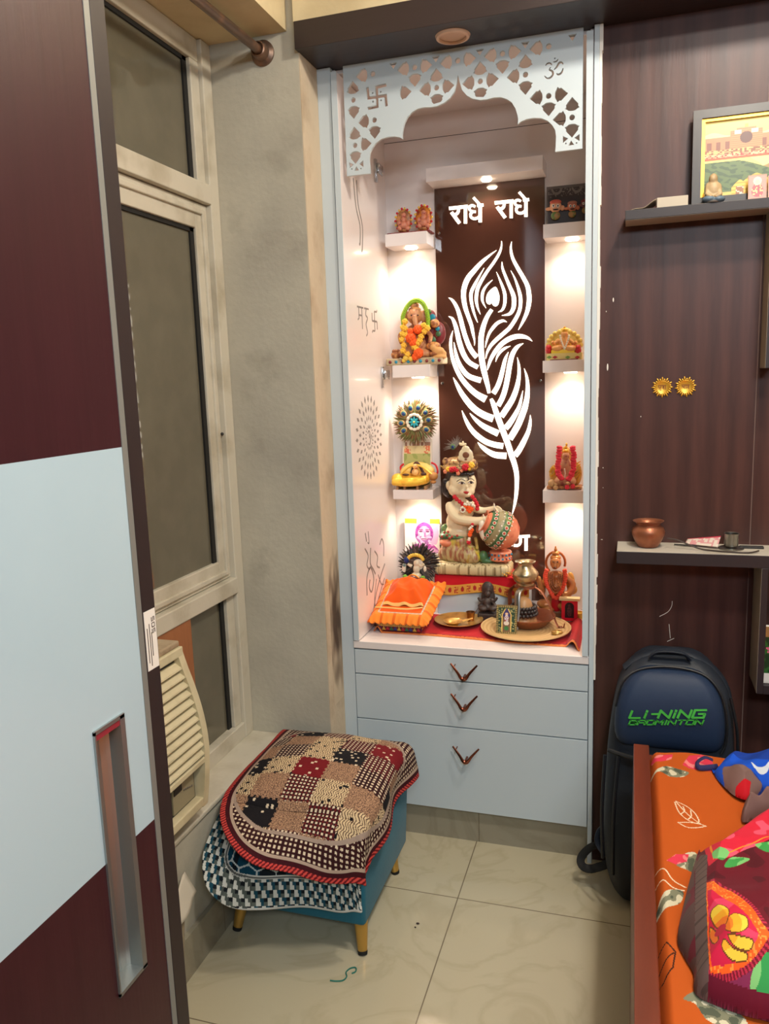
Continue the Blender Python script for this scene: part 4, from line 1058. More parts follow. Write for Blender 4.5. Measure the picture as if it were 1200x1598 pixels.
# ------------------------------------------------------------------ bed with printed sheet, quilt and clothes
bd = thing('bed', 'low wooden bed with an orange floral sheet at the right', 'bed', (.5, .9, 0))
MB().box(.0175, .055, -.2, 2.0, .06, .56, .002).build('side_rail', bedwood, bd)
MB().box(.0175, 1.1, 2.0, 2.03, .06, .52, .002).build('end_board', bedwood, bd)
m = MB()
for x, y in ((.03, 1.9), (.03, .0), (.6, 1.95)):
    MB().box(x, x + .05, y, y + .05, 0, .06).build('foot', bedwood, bd)
mb_ = MB().box(.06, 1.1, -.2, 1.99, .2, .535, .02); mb_.build('mattress', M('mattress_orange', (206, 98, 40), .8), bd)
BBX = {}
def BB(p, L, m):
    return min(q[0] for q in L) - m < p[0] < max(q[0] for q in L) + m and min(q[1] for q in L) - m < p[1] < max(q[1] for q in L) + m
def in_poly(p, L):
    b = BBX.get(id(L))
    if b is None: b = BBX[id(L)] = (min(q[0] for q in L), max(q[0] for q in L), min(q[1] for q in L), max(q[1] for q in L), L)
    return b[0] <= p[0] <= b[1] and b[2] <= p[1] <= b[3] and inside(p, L)
rnd = lambda L, k=4: [(q.x, q.y) for q in catmull([Vector((*p, 0)) for p in L], k, True)]
SHX0, SHY0, SHX1, SHY1 = .056, .95, .62, 2.0
pp = lambda px, py: (lambda q: (q.x, q.y))(U(px, py, z=.548))
rose1 = [pp(*q) for q in ((1015, 1178), (1030, 1174), (1050, 1176), (1048, 1182), (1030, 1185), (1018, 1184))]
rose2 = [pp(*q) for q in ((1065, 1192), (1075, 1180), (1095, 1178), (1112, 1182), (1112, 1204), (1090, 1202), (1075, 1198))]
leafs = [rnd([pp(*q) for q in L]) for L in (((1012, 1206), (1025, 1198), (1040, 1192), (1060, 1198), (1075, 1204), (1066, 1209), (1045, 1208), (1030, 1202)), ((1055, 1344), (1070, 1330), (1088, 1332), (1085, 1358), (1068, 1352)),
         ((1022, 1416), (1030, 1395), (1045, 1384), (1066, 1386), (1062, 1404), (1045, 1412), (1030, 1418)), ((1066, 1556), (1090, 1546), (1112, 1562), (1150, 1576), (1165, 1598), (1110, 1596), (1085, 1566)), ((1024, 1600), (1050, 1594), (1070, 1600), (1050, 1612)))]
bud = [pp(*q) for q in ((1040, 1338), (1055, 1330), (1075, 1332), (1072, 1342), (1055, 1345))]
lines = [[(q.x, q.y) for q in catmull([Vector((*pp(*q), 0)) for q in L], 4)] for L in (((1053, 1250), (1060, 1268), (1075, 1280), (1090, 1282), (1086, 1268), (1072, 1255), (1055, 1248)), ((1055, 1249), (1072, 1268), (1092, 1283), (1102, 1287)), ((1058, 1285), (1075, 1292), (1100, 1287), (1082, 1283), (1058, 1285)), ((1062, 1270), (1068, 1264), (1066, 1256)), ((1074, 1278), (1079, 1271), (1078, 1262)),
          ((1022, 1346), (1038, 1352), (1050, 1368), (1070, 1380)), ((1024, 1368), (1035, 1368), (1050, 1380), (1068, 1385)))]
dlines = [[pp(*q) for q in L] for L in (((1028, 1472), (1040, 1468), (1054, 1485), (1050, 1508), (1036, 1520), (1028, 1518)), ((1028, 1500), (1040, 1492), (1052, 1486)))]
def seg_d(p, L):
    d = 9
    for a, b in zip(L, L[1:]):
        l = (b[0] - a[0]) ** 2 + (b[1] - a[1]) ** 2 or 1e-9; t = max(0, min(1, ((p[0] - a[0]) * (b[0] - a[0]) + (p[1] - a[1]) * (b[1] - a[1])) / l))
        d = min(d, math.hypot(p[0] - a[0] - t * (b[0] - a[0]), p[1] - a[1] - t * (b[1] - a[1])))
    return d
def sheet(u, v):
    p = (SHX0 + (SHX1 - SHX0) * u ** 1.5, SHY0 + (SHY1 - SHY0) * v)
    if p[0] > .36: return (190, 86, 26)
    n = noise.noise(Vector((p[0] * 60, p[1] * 40, 0)))
    if in_poly(p, rose1) or in_poly(p, rose2) or in_poly(p, bud): return (222, 60, 84) if n > -.15 else (236, 130, 130)
    for L in leafs:
        if in_poly(p, L): return (214, 206, 176) if n > .05 else ((128, 128, 104) if n > -.25 else (84, 90, 74))
    for L in lines:
        if BB(p, L, .004) and seg_d(p, L) < .0014: return (240, 214, 180)
    for L in dlines:
        if BB(p, L, .004) and seg_d(p, L) < .0014: return (70, 34, 20)
    return (190, 86, 26)
sheet_m = FC('printed_sheet', .8, .2)
def sheet_pos(u, v):
    x, y = SHX0 + (SHX1 - SHX0) * u ** 1.5, SHY0 + (SHY1 - SHY0) * v
    z = .545 + .004 * noise.noise(Vector((x * 9, y * 7, 0))) + .004 * math.sin((x * .8 + y * .35) * 40) * max(0, 1 - abs(x - .1) / .12) - .03 * max(0, 1 - (x - SHX0) / .02) ** 2
    return Vector((x, y, z))
grid_surf('bed_sheet', 330, 560, sheet_pos, sheet, sheet_m, bd, label='orange sheet printed with roses and leaves')
# quilt heap
def zq(L, zz): return [U(*q, z=zz) for q in L]
qb = zq([(1290, 1236), (1200, 1242), (1150, 1268), (1112, 1296), (1092, 1304)], .625) + zq([(1092, 1330), (1078, 1372), (1064, 1428), (1057, 1468), (1068, 1495), (1082, 1520), (1086, 1552), (1130, 1574), (1200, 1594), (1320, 1605)], .552) 
ql = [(p.x, p.y) for p in catmull([Vector((p.x, p.y, 0)) for p in qb], 5, True)]
def qh(x, y, d):
    h = .085 * min(1, d / .05) ** .5 + .035 * min(1, d / .25)
    h += noise.noise(Vector((x * 7, y * 7, 4))) * .022 * min(1, d / .08) + noise.noise(Vector((x * 22, y * 22, 9))) * .004 * min(1, d / .03)
    return h
NX, NY = 380, 480
xs0, xs1 = min(p[0] for p in ql), max(p[0] for p in ql); ys0, ys1 = min(p[1] for p in ql), max(p[1] for p in ql)
xs1 = min(xs1, .50)
import numpy as np
def field(xs, ys, L):
    """distance to, nearest point on, and inside test of a polygon for many points"""
    P = np.stack([xs, ys], -1); A = np.array(L); B = np.roll(A, -1, 0); bd = np.full(len(xs), 9.0); bq = P.copy(); ins = np.zeros(len(xs), bool)
    for a, b in zip(A, B):
        ab = b - a; l = max(1e-9, ab @ ab); t = np.clip(((P - a) @ ab) / l, 0, 1)[:, None]; q = a + t * ab; d = np.hypot(*(P - q).T); k = d < bd; bd[k] = d[k]; bq[k] = q[k]
        if a[1] != b[1]:
            c = ((a[1] > P[:, 1]) != (b[1] > P[:, 1])) & (P[:, 0] < (b[0] - a[0]) * (P[:, 1] - a[1]) / (b[1] - a[1]) + a[0]); ins ^= c
    return bd, bq, ins
def cloth_heap(name, L, hf, colf, nx, ny, mt, xmax=.5):
    a0, a1 = min(p[0] for p in L), min(xmax, max(p[0] for p in L)); b0, b1 = min(p[1] for p in L), max(p[1] for p in L)
    gx, gy = np.meshgrid(np.linspace(a0, a1, nx + 1), np.linspace(b0, b1, ny + 1)); vd, vq, vi = field(gx.ravel(), gy.ravel(), L)
    fx, fy = np.meshgrid(a0 + (a1 - a0) * (np.arange(nx) + .5) / nx, b0 + (b1 - b0) * (np.arange(ny) + .5) / ny); fd, fq, fi = field(fx.ravel(), fy.ravel(), L)
    def pos(u, v):
        k = round(v * ny) * (nx + 1) + round(u * nx)
        if not vi[k]: return Vector((vq[k][0], vq[k][1], .552))
        x, y = a0 + (a1 - a0) * u, b0 + (b1 - b0) * v
        return Vector((x, y, .552 + hf(x, y, vd[k])))
    def col(u, v):
        k = int(v * ny) * nx + int(u * nx); return colf((a0 + (a1 - a0) * u, b0 + (b1 - b0) * v), fd[k], fi[k])
    return grid_surf(name, nx, ny, pos, col, mt)
def near_pt(p, poly):
    best = None
    for a, b in zip(poly, poly[1:] + poly[:1]):
        l = (b[0] - a[0]) ** 2 + (b[1] - a[1]) ** 2 or 1e-9; t = max(0, min(1, ((p[0] - a[0]) * (b[0] - a[0]) + (p[1] - a[1]) * (b[1] - a[1])) / l))
        q = (a[0] + t * (b[0] - a[0]), a[1] + t * (b[1] - a[1])); d = math.hypot(p[0] - q[0], p[1] - q[1])
        if best is None or d < best[0]: best = (d, q)
    return best
def on_quilt(px, py):
    d = U(px, py, z=.5) - CAM
    for i in range(500):
        P = CAM + d * (.72 + .28 * i / 500)
        if P.z < .70:
            dd = near_pt((P.x, P.y), ql)[0] if inside((P.x, P.y), ql) else 0
            if P.z < .552 + (qh(P.x, P.y, dd) if dd else 0): return (P.x, P.y)
    return (P.x, P.y)
QL = lambda L: [on_quilt(*q) for q in L]
mand = rnd(QL(((1102, 1378), (1125, 1384), (1160, 1404), (1186, 1436), (1202, 1458), (1190, 1478), (1172, 1500), (1148, 1516), (1115, 1520), (1106, 1500), (1103, 1440))), 2)
mand_in = rnd(QL(((1104, 1390), (1122, 1397), (1152, 1415), (1174, 1440), (1184, 1458), (1176, 1474), (1160, 1494), (1142, 1504), (1114, 1508), (1109, 1490), (1106, 1440))), 2)
pink_zone = QL(((1098, 1312), (1140, 1284), (1230, 1244), (1230, 1310), (1175, 1322), (1140, 1338), (1106, 1352), (1100, 1330)))
petals = [rnd(QL(L)) for L in (((1118, 1450), (1108, 1432), (1112, 1418), (1126, 1412), (1138, 1420), (1136, 1436), (1128, 1448)), ((1130, 1446), (1144, 1425), (1164, 1430), (1168, 1446), (1154, 1456), (1138, 1454)), ((1136, 1456), (1156, 1460), (1176, 1468), (1170, 1484), (1150, 1482), (1138, 1468)),
          ((1130, 1464), (1146, 1480), (1166, 1488), (1164, 1502), (1142, 1500), (1126, 1480)), ((1108, 1446), (1118, 1454), (1122, 1466), (1114, 1474), (1107, 1466)))]
qleaf = [rnd(QL(L)) for L in (((1112, 1330), (1126, 1322), (1138, 1330), (1128, 1342), (1114, 1340)), ((1130, 1352), (1142, 1338), (1170, 1340), (1158, 1348), (1140, 1354)), ((1178, 1318), (1200, 1314), (1212, 1322), (1196, 1330)))]
binding = QL(((1085, 1352), (1092, 1336), (1104, 1334), (1102, 1400), (1104, 1460), (1106, 1520), (1104, 1562), (1088, 1558), (1086, 1500), (1084, 1440)))
underfold = QL(((1050, 1480), (1060, 1420), (1082, 1352), (1084, 1440), (1086, 1500), (1088, 1556), (1070, 1530)))
gcirc = Vector((*on_quilt(1212, 1560), 0)); gr = .036
ctr = on_quilt(1124, 1452); purp = on_quilt(1165, 1584)
def q_col(p, d, ins):
    if not ins: return (96, 60, 60) if p[0] < .13 else (92, 10, 34)
    n = noise.noise(Vector((p[0] * 30, p[1] * 30, 2)))
    if in_poly(p, binding): return (104, 84, 78) if int(p[1] * 260) % 5 else (78, 62, 58)
    if in_poly(p, underfold): return (92, 66, 62) if n > -.1 else (110, 30, 44)
    if d < .010: return (104, 84, 78) if p[0] < .13 and p[1] > 1.2 else (104, 12, 40)
    if math.hypot(p[0] - ctr[0], p[1] - ctr[1]) < .008: return (190, 40, 60)
    for L in petals:
        if in_poly(p, L):
            e = edge_d(p, L); dd = math.hypot(p[0] - ctr[0], p[1] - ctr[1])
            if e < .0014: return (110, 60, 20)
            return (238, 120, 34) if dd < .018 else ((246, 170, 40) if dd < .030 else (244, 204, 64))
    if in_poly(p, mand_in): return (206, 24, 66) if n > -.2 else (222, 60, 96)
    if in_poly(p, mand): return (250, 96, 24) if hsh(int(p[0] * 400), int(p[1] * 400)) > .2 else (250, 150, 60)
    if BB(p, mand, .007) and edge_d(p, mand) < .006: return (190, 40, 70) if int(math.atan2(p[1] - ctr[1], p[0] - ctr[0]) * 24) % 2 else (120, 10, 34)
    for L in qleaf:
        if in_poly(p, L): return (60, 150, 70) if n > 0 else (120, 190, 110)
    if math.hypot(p[0] - gcirc.x, p[1] - gcirc.y) < gr: return (52, 156, 80) if n > -.1 else (130, 200, 120)
    if math.hypot((p[0] - purp[0]) / 1.6, p[1] - purp[1]) < .032: return (130, 40, 80)
    if in_poly(p, pink_zone):
        if .008 < edge_d(p, pink_zone) < .011: return (240, 140, 40)
        return (214, 30, 56) if n > -.25 else (232, 84, 110)
    return (100, 6, 28) if n > -.3 else (78, 4, 20)
quilt_m = FC('printed_quilt', .7, .25, sheen=.05)
tag(cloth_heap('quilt', ql, qh, q_col, NX, NY, quilt_m), 'thick red floral quilt with a grey brown border heaped on the bed', 'quilt')
def heap(name, poly, hf, colf, nx, ny, mt):
    return cloth_heap(name, [(p.x, p.y) for p in catmull([Vector((p.x, p.y, 0)) for p in poly], 5, True)], hf, lambda p, d, i_: colf(p), nx, ny, mt)
# blue garment on the bed with a white swoosh mark, tucked behind the quilt
gq = lambda L, zz: [(lambda r_: (r_.x, r_.y))(U(*q, z=zz)) for q in L]
swo = rnd(gq(((1172, 1190), (1182, 1195), (1193, 1192), (1200, 1185), (1202, 1189), (1197, 1197), (1186, 1200), (1177, 1197)), .60))
brn = rnd(gq(((1128, 1190), (1148, 1198), (1178, 1208), (1190, 1212), (1170, 1224), (1150, 1224), (1136, 1212)), .592))
rdz = gq(((1148, 1222), (1172, 1222), (1166, 1242), (1150, 1242)), .58)
def g_h(x, y, d):
    return .046 * min(1, d / .03) ** .6 + .010 * noise.noise(Vector((x * 18, y * 14, 1))) * min(1, d / .03) + .006 * math.sin((x * 1.2 - y) * 60) * min(1, d / .04)
def g_c(p):
    if in_poly(p, swo): return (214, 220, 226)
    if in_poly(p, rdz): return (196, 24, 36)
    if in_poly(p, brn): return (126, 98, 92)
    return (26, 82, 200) if noise.noise(Vector((p[0] * 9, p[1] * 9, 7))) > -.3 else (26, 60, 150)
tag(heap('blue_garment', [U(*q, z=.59) for q in ((1116, 1184), (1130, 1172), (1160, 1169), (1200, 1168), (1290, 1170))] + [U(*q, z=.555) for q in ((1300, 1228), (1210, 1232), (1172, 1246), (1150, 1242), (1132, 1228), (1118, 1212), (1110, 1196))], g_h, g_c, 260, 200, FC('jersey', .75, .2)),
    'crumpled blue garment with a white curved mark on the bed', 'garment')
# grey brown pleated cover between the garment and the quilt
tag(heap('folded_cover', [U(*q, z=.60) for q in ((1176, 1236), (1204, 1222), (1290, 1218))] + [U(*q, z=.555) for q in ((1290, 1276), (1204, 1278), (1178, 1280), (1158, 1280), (1160, 1262))], lambda x, y, d: .060 * min(1, d / .02) ** .6 + .005 * math.sin(y * 190 + x * 60) * min(1, d / .02), lambda p: (122, 94, 88), 110, 60, FC('cover', .8, .2)),
    'grey brown pleated cover between the blue garment and the quilt', 'cover')
tag(MB().tube(catmull([Vector(q) for q in [U(1112, 1186, z=.57), U(1100, 1182, z=.575), U(1088, 1190, z=.562), U(1092, 1198, z=.556), U(1112, 1197, z=.556), U(1120, 1196, z=.56)]], 5), .005, 8, flat=(1.3, .5)).build('fabric_loop', M('loop_blue', (36, 36, 84), .8), smooth=True), 'dark blue fabric loop lying beside the blue garment', 'strap')
# ------------------------------------------------------------------ things inside the shrine
CT = .672                                   # counter top
def pt(px, py, y): return U(px, py, y=y)
def base_z(o_parts): pass
def beads(m, pts, r, closed=False, step=None, u=8, v=6, jit=0):
    """spheres spaced along a polyline"""
    P = [Vector(p) for p in pts]; step = step or r * 1.9; acc = 0; m.ell(P[0], r, u=u, v=v)
    for a, b in zip(P, P[1:]):
        l = (b - a).length
        while acc + step <= l + 1e-9:
            acc += step; q = a + (b - a) * (acc / l)
            rr_ = r * (1 + random.uniform(-jit, jit)); m.ell(q, (rr_, rr_, rr_), u=u, v=v)
        acc -= l
    return m
def garland(px_pts, y, dy=0):
    return [U(a, b, y=y + dy) for a, b in px_pts]
def pompom(m, p, r, n=26):
    for i in range(n):
        t = math.acos(1 - 2 * (i + .5) / n); a = i * 2.399
        d = Vector((math.sin(t) * math.cos(a), math.sin(t) * math.sin(a), math.cos(t)))
        m.ell(p + d * r * .62, (r * .42, r * .42, r * .42), u=6, v=5)
    m.ell(p, r * .75, u=8, v=6); return m
def slabp(m, px0, px1, pyb, pyt, y0, y1, bev=.002):
    a, b = U(px0, pyb, y=y0), U(px1, pyb, y=y0); t = U(px0, pyt, y=y0)
    m.box(a.x, b.x, y0, y1, a.z, t.z, bev); return a, b, t
def drop_to(o, z):
    """rest the thing exactly on height z"""
    DG().update(); lo = 9
    def walk(q):
        nonlocal lo
        if q.type == 'MESH':
            for c in q.data.vertices: lo = min(lo, (q.matrix_world @ c.co).z)
        for c in q.children: walk(c)
    walk(o); o.location.z += z - lo
def R_(m): return m

# --- step box with red cloth
st = thing('step_box', 'white step box against the mirror under a red cloth', 'step', (-.5, 2.72, CT))
MB().box(-.655, -.335, 2.662, 2.786, CT, .812, .002).build('body', cab_m, st)
cl = thing('altar_cloth', 'red cloth with a gold block printed border draped over the step box', 'cloth', (-.5, 2.7, .812))
def cloth_c(u, v):
    if v < .19:
        t = v / .19
        if t < .12 or t > .88: return (226, 170, 70)
        k_ = (u * 15) % 1; yy = t * 2 - 1; xx = k_ * 2 - 1
        if int(u * 15) % 2 == 0: return (176, 40, 40) if math.hypot(xx * .9, yy * 1.0) < .5 else (222, 160, 70)
        return (176, 40, 40) if ((abs(xx) < .14 or abs(yy) < .12) and max(abs(xx), abs(yy)) < .6) or (abs(abs(xx) - .5) < .12 and (xx * yy > 0) and abs(yy) < .6) or (abs(abs(yy) - .5) < .1 and (xx * yy < 0) and abs(xx) < .6) else (222, 160, 70)
    return (204, 16, 34)
def cloth_p(u, v):
    x = -.662 + .333 * u; L_ = .064 + .008 * math.sin(u * 9) ; tot = L_ + .128; s_ = v * tot
    if s_ < L_: return Vector((x, 2.655 - .004 * math.sin(u * 17) * (1 - s_ / L_), .8155 - L_ + s_))
    return Vector((x, 2.655 + (s_ - L_), .8165 + .0015 * math.sin(u * 12)))
grid_surf('drape', 170, 60, cloth_p, cloth_c, FC('printed_cloth', .7, .3, sheen=.1), cl, thick=.0025)
# --- red cloth spread on the counter
def mat_c(u, v):
    if v < .10: return (206, 90, 40) if .02 < v < .08 and noise.noise(Vector((u * 60, v * 40, 0))) > 0 else ((150, 20, 30) if v > .05 else (226, 130, 60))
    return (190, 14, 28)
def mat_p(u, v):
    x = -.828 + .694 * u; y = 2.398 + .245 * v + .012 * math.sin(u * 5 + .5) * (1 - v)
    roll = max(0, 1 - u / .06); rollr = max(0, (u - .93) / .07)
    z = CT + .0025 + .018 * math.sin(min(1, roll * 1.3) * PI) * (1 - .5 * v) + .022 * math.sin(min(1, rollr * 1.2) * PI) * (1 - .3 * v)
    return Vector((x + .02 * max(0, roll - .6) - .016 * max(0, rollr - .6), y - (.035 * rollr * (1 - v)) + .02 * roll * (1 - v), z))
tag(grid_surf('counter_cloth', 150, 50, mat_p, mat_c, FC('red_border_cloth', .7, .3, sheen=.1), thick=.002), 'red cloth with an orange border and curled ends on the shrine counter', 'cloth')
CZ = CT + .006

# --- statue of a crowned child with a pot
ks = thing('child_statue', 'painted statue of a crowned child leaning on a jewelled butter pot', 'statue', (-.545, 2.71, .8185))
YK = 2.70
def K(u, v, d=0): return U(670 + u / 6.667, 680 + v / 6.667, y=YK + d)
KK = k_at(YK) / 6.667 * 1.03
def kel(m, a_, b_, ru, rv, d=0, rd=None, rot=(0, 0, 0), **kw): m.ell(K(a_, b_, d), (ru * KK, (rd if rd is not None else (ru + rv) / 2) * KK, rv * KK), rot, **kw); return m
FD = (-.0640, -.0525, -.0675, -.0565)
m = MB()                                     # continuous body
kel(m, 348, 495, 138, 136, 0, 128, u=20, v=14); kel(m, 380, 575, 92, 70, -.018, 74); kel(m, 290, 560, 95, 80, -.012, 85); kel(m, 430, 540, 48, 62, -.012, 62)
kel(m, 392, 535, 15, 22, -.053, 16); kel(m, 200, 522, 30, 48, .0, 20); kel(m, 398, 618, 40, 26, -.034, 30)
m.tube([K(335, 620), K(325, 700)], [.0125, .0155], 12)
kel(m, 325, 775, 146, 112, .004, 92); kel(m, 320, 700, 90, 50, .004, 60); kel(m, 305, 900, 128, 140, .004, 95); kel(m, 300, 1000, 130, 90, .006, 100)
m.tube(catmull([K(228, 712, -.004), K(236, 785, -.020), K(300, 862, -.036), K(400, 888, -.040), K(500, 892, -.040), K(590, 872, -.040)], 4), [.0195, .0205, .021, .021, .0205, .020, .0195, .019, .0187, .0185, .018, .0178, .0174, .017, .0162, .0155, .0148, .014, .013, .012, .011], 12)
m.tube(catmull([K(430, 712, .0), K(500, 770, -.006), K(570, 782, -.006), K(650, 765, -.006), K(690, 750, -.006)], 4), [.016, .0155, .015, .014, .0135, .013, .0125, .012, .0115, .011, .0105, .010, .0095, .009, .0085, .008, .008], 12)
for du, dv, l in ((0, 0, 60), (4, 14, 62), (2, 28, 56), (-6, 40, 44)):     # fingers resting on the pot
    m.tube(catmull([K(695 + du, 742 + dv * .6, -.012), K(725 + du, 748 + dv * .7, -.02), K(695 + du + l, 775 + dv, -.024)], 3), [.0042, .004, .0038, .0036, .0034, .003, .0026], 8)
m.tube([K(690, 756, -.014), K(704, 790, -.026)], [.004, .003], 8)
for dv in (-16, -5, 6, 17): m.tube(catmull([K(590, 872 + dv * .6, -.044), K(615, 866 + dv, -.048), K(636, 872 + dv, -.044)], 3), [.0042, .004, .0038, .0036, .0033, .003, .0026], 8)
m.tube([K(585, 860, -.042), K(604, 834, -.046)], [.004, .003], 8)
m.build('body', cream, ks, True, mods=REM(.0021, 5))
for u, v, w in ((335, 498, 36), (432, 492, 29)):      # face paint: eyes, brows, lips
    d = FD[0] if u < 400 else FD[1]
    m = MB(); m.mi = 1; kel(m, u, v, w, 13, d + .004, 9); m.mi = 0; kel(m, u + 4, v, 13, 12, d + .001, 8)
    m.tube(catmull([K(u - w, v + 2, d + .004), K(u, v - 15, d), K(u + w, v + 4, d + .003)], 4), .0011, 6); m.build('eye', [darkline, white_p], ks, True)
    m = MB(); m.tube(catmull([K(u - w - 14, v - 18, d + .007), K(u - 4, v - 42, d + .003), K(u + w + 6, v - 22, d + .006)], 4), .0013, 6); m.build('eyebrow', darkline, ks, True)
m = MB(); kel(m, 383, 592, 29, 10, FD[2], 10); kel(m, 386, 602, 21, 9, FD[2] + .001, 9); m.build('lips', lip, ks, True)
m = MB(); m.tube([K(400, 420, FD[3]), K(406, 475, FD[3] - .006)], [.0022, .0008], 6); kel(m, 405, 450, 5, 18, FD[3] - .004, 5); m.build('forehead_mark', darkline, ks, True)
m = MB(); kel(m, 300, 470, 140, 150, .032, 95); kel(m, 190, 560, 60, 80, .022, 50); kel(m, 205, 610, 40, 40, .014, 34); kel(m, 165, 500, 42, 50, .02, 40); kel(m, 350, 395, 118, 34, -.018, 92)
for k_ in range(9): kel(m, 240 + k_ * 26, 405 + 5 * math.sin(k_ * 2), 17, 17, -.045 + .00015 * (k_ - 5) ** 2 * 4, 14)
m.build('hair', blackhair, ks, True, mods=REM(.0022, 2))
cr = MB(); kel(cr, 320, 330, 182, 66, .004, 152); kel(cr, 320, 285, 170, 66, .004, 136)
kel(cr, 170, 272, 36, 40, -.012, 18); kel(cr, 470, 300, 34, 40, -.014, 18)
cr.build('crown', M('crown_gold', (182, 146, 96), .35, metal=.35, var=(80, (104, 66, 50), .5, .6)), ks, True, mods=REM(.0022, 2))
m = MB(); kel(m, 380, 205, 72, 70, -.05, 12); kel(m, 378, 150, 42, 40, -.05, 11); kel(m, 340, 230, 40, 34, -.048, 10); kel(m, 420, 230, 40, 34, -.048, 10)
m.tube([K(378, 130, -.05), K(368, 108, -.05)], [.006, .003], 8); kel(m, 345, 96, 32, 15, -.045, 14); kel(m, 350, 82, 12, 22, -.045, 10); kel(m, 322, 88, 14, 12, -.045, 8); kel(m, 372, 92, 14, 12, -.045, 8)
cp = m.build('crest', cream, ks, True)
m = MB(); kel(m, 380, 205, 34, 30, -.0545, 6); kel(m, 380, 250, 14, 10, -.0535, 6); m.build('crest_gem', M('crest_brown', (120, 74, 50), .4), cp, True)
m = MB()
for i in range(26):                          # small peacock plume behind the crown
    a = PI * .30 + i / 25 * PI * .75; l = random.uniform(.030, .048); p0 = K(275, 130, .004); d = Vector((math.cos(a), .1, math.sin(a)))
    m.tube([p0, p0 + d * l * .6, p0 + d * l + Vector((0, 0, -.003))], [.0012, .001, .0003], 5)
m.build('plume', M('plume_grey', (120, 112, 104), .6), ks, True)
m = MB(); m.mi = 0; kel(m, 245, 120, 26, 30, -.002, 6); m.mi = 1; kel(m, 243, 122, 14, 17, -.005, 6)
m.build('plume_eye', [greenres, feather_b], ks, True)
m = MB()
for u, v, r, mi in ((195, 352, 26, 1), (232, 356, 30, 0), (262, 350, 27, 0), (290, 366, 20, 0), (375, 332, 38, 0), (440, 310, 32, 1), (300, 395, 22, 2), (335, 372, 16, 2), (415, 350, 18, 1), (165, 378, 22, 2)):
    m.mi = mi; pompom(m, K(u, v, -.052 + abs(u - 330) * .00008), r * KK, 14)
m.build('flower_band', [rose_b, yellow_b, peach], ks, True)
m = MB()                                     # red rose garland with orange blooms and pearls
for L in ([(262, 640), (285, 665), (315, 690), (342, 712), (352, 738)], [(448, 640), (470, 672), (488, 702), (500, 732), (498, 765)]):
    m = MB()
    for u, v in L: pompom(m, K(u, v, -.036 - .00004 * abs(v - 600)), .0078, 16)
    m.build('rose_garland', rose_b, ks, True)
for L in (((376, 738), (412, 748), (440, 768), (404, 772), (420, 790)), ((430, 1005), (422, 1035), (440, 985))):
    m = MB()
    for u, v in L: pompom(m, K(u, v, -.062 if v > 900 else -.052), .0082, 14)
    m.build('orange_bloom', orange_b, ks, True)
for nm_, L in (('pearl_necklace', ((345, 750), (368, 716), (385, 722), (395, 698), (415, 722), (430, 705), (450, 728))), ('pearl_tassel', ((445, 945), (430, 962), (418, 975))), ('pearl_drop', ((414, 1076), (412, 1090)))):
    m = MB()
    for u, v in L: kel(m, u, v, 14, 14, -.056 if v < 900 else -.066, 12)
    m.build(nm_, white_b, ks, True)
for q_, r_ in ((K(410, 1112, -.064), .0085), (K(448, 928, -.064), .006)): pompom(MB(), q_, r_, 14).build('rose_tassel', rose_b, ks, True)
m = MB()                                     # armlet, earring, bracelets
for a in range(8): kel(m, 348 + 24 * math.cos(a * PI / 4), 775 + 26 * math.sin(a * PI / 4), 10, 10, -.056, 8)
m.mi = 1; kel(m, 348, 775, 13, 13, -.058, 9); m.build('armlet', [white_b, maroon], ks, True)
m = MB(); m.mi = 1; kel(m, 226, 590, 20, 22, -.016, 14); m.mi = 2; kel(m, 220, 600, 12, 14, -.024, 10); m.build('earring', [white_b, maroon, gold], ks, True)
m = MB().tube([K(560 + 24 * math.cos(a * PI / 6) * .35, 874 + 92 * math.sin(a * PI / 6) * .55, -.040 - .011 * math.cos(a * PI / 6)) for a in range(13)], .0016, 6); m.build('bracelet', white_b, ks, True)
m = MB().tube([K(672 + 8 * math.cos(a * PI / 6), 758 + 48 * math.sin(a * PI / 6), -.006 - .0095 * math.cos(a * PI / 6)) for a in range(13)], .0016, 6); m.build('bracelet', white_b, ks, True)
m = MB()                                     # kneeling legs in a striped cloth
kel(m, 290, 1200, 175, 150, .012, 150); kel(m, 400, 1240, 130, 105, -.018, 100); kel(m, 210, 1230, 120, 100, .02, 110); kel(m, 300, 1100, 140, 100, .006, 115); kel(m, 470, 1270, 60, 60, -.03, 60)
m.build('robe', M('striped_robe', (186, 170, 120), .4, var=(26, (150, 92, 66), .42, .58), stretch=(3.2, 3.2, .7), var2=(9, (206, 186, 60), .56, .66)), ks, True, mods=REM(.0025, 4))
m = MB(); kel(m, 190, 1110, 80, 50, -.008, 90)
m.build('sash_end', peach, ks, True)
m = MB()                                     # green jewelled sash
kel(m, 190, 1045, 92, 46, .0, 92); kel(m, 270, 1050, 120, 30, .0, 104); kel(m, 160, 980, 40, 60, .018, 40); kel(m, 200, 900, 26, 60, .02, 30)
so = m.build('sash', greenres, ks, True, mods=REM(.0022, 3))
m = MB()
for u, v in ((130, 1055), (185, 1040), (235, 1055), (195, 1005), (155, 1010), (290, 1045), (210, 1070)): kel(m, u, v, 13, 13, -.042 if u > 150 else -.034, 9)
m.build('sash_gems', M('gem_red', (170, 60, 50), .3), so, True)
m = MB(); m.tube([K(480, 1060, -.03), K(498, 1180, -.034)], .0055, 10); m.build('flute', olive, ks, True)
m = MB()                                     # pot lying on its ring, mouth turned to the child
C = K(735, 985, -.012); ax = (K(590, 915, -.030) - C).normalized(); q_ = ax.to_track_quat('Z', 'Y').to_matrix()
rp = 196 * KK
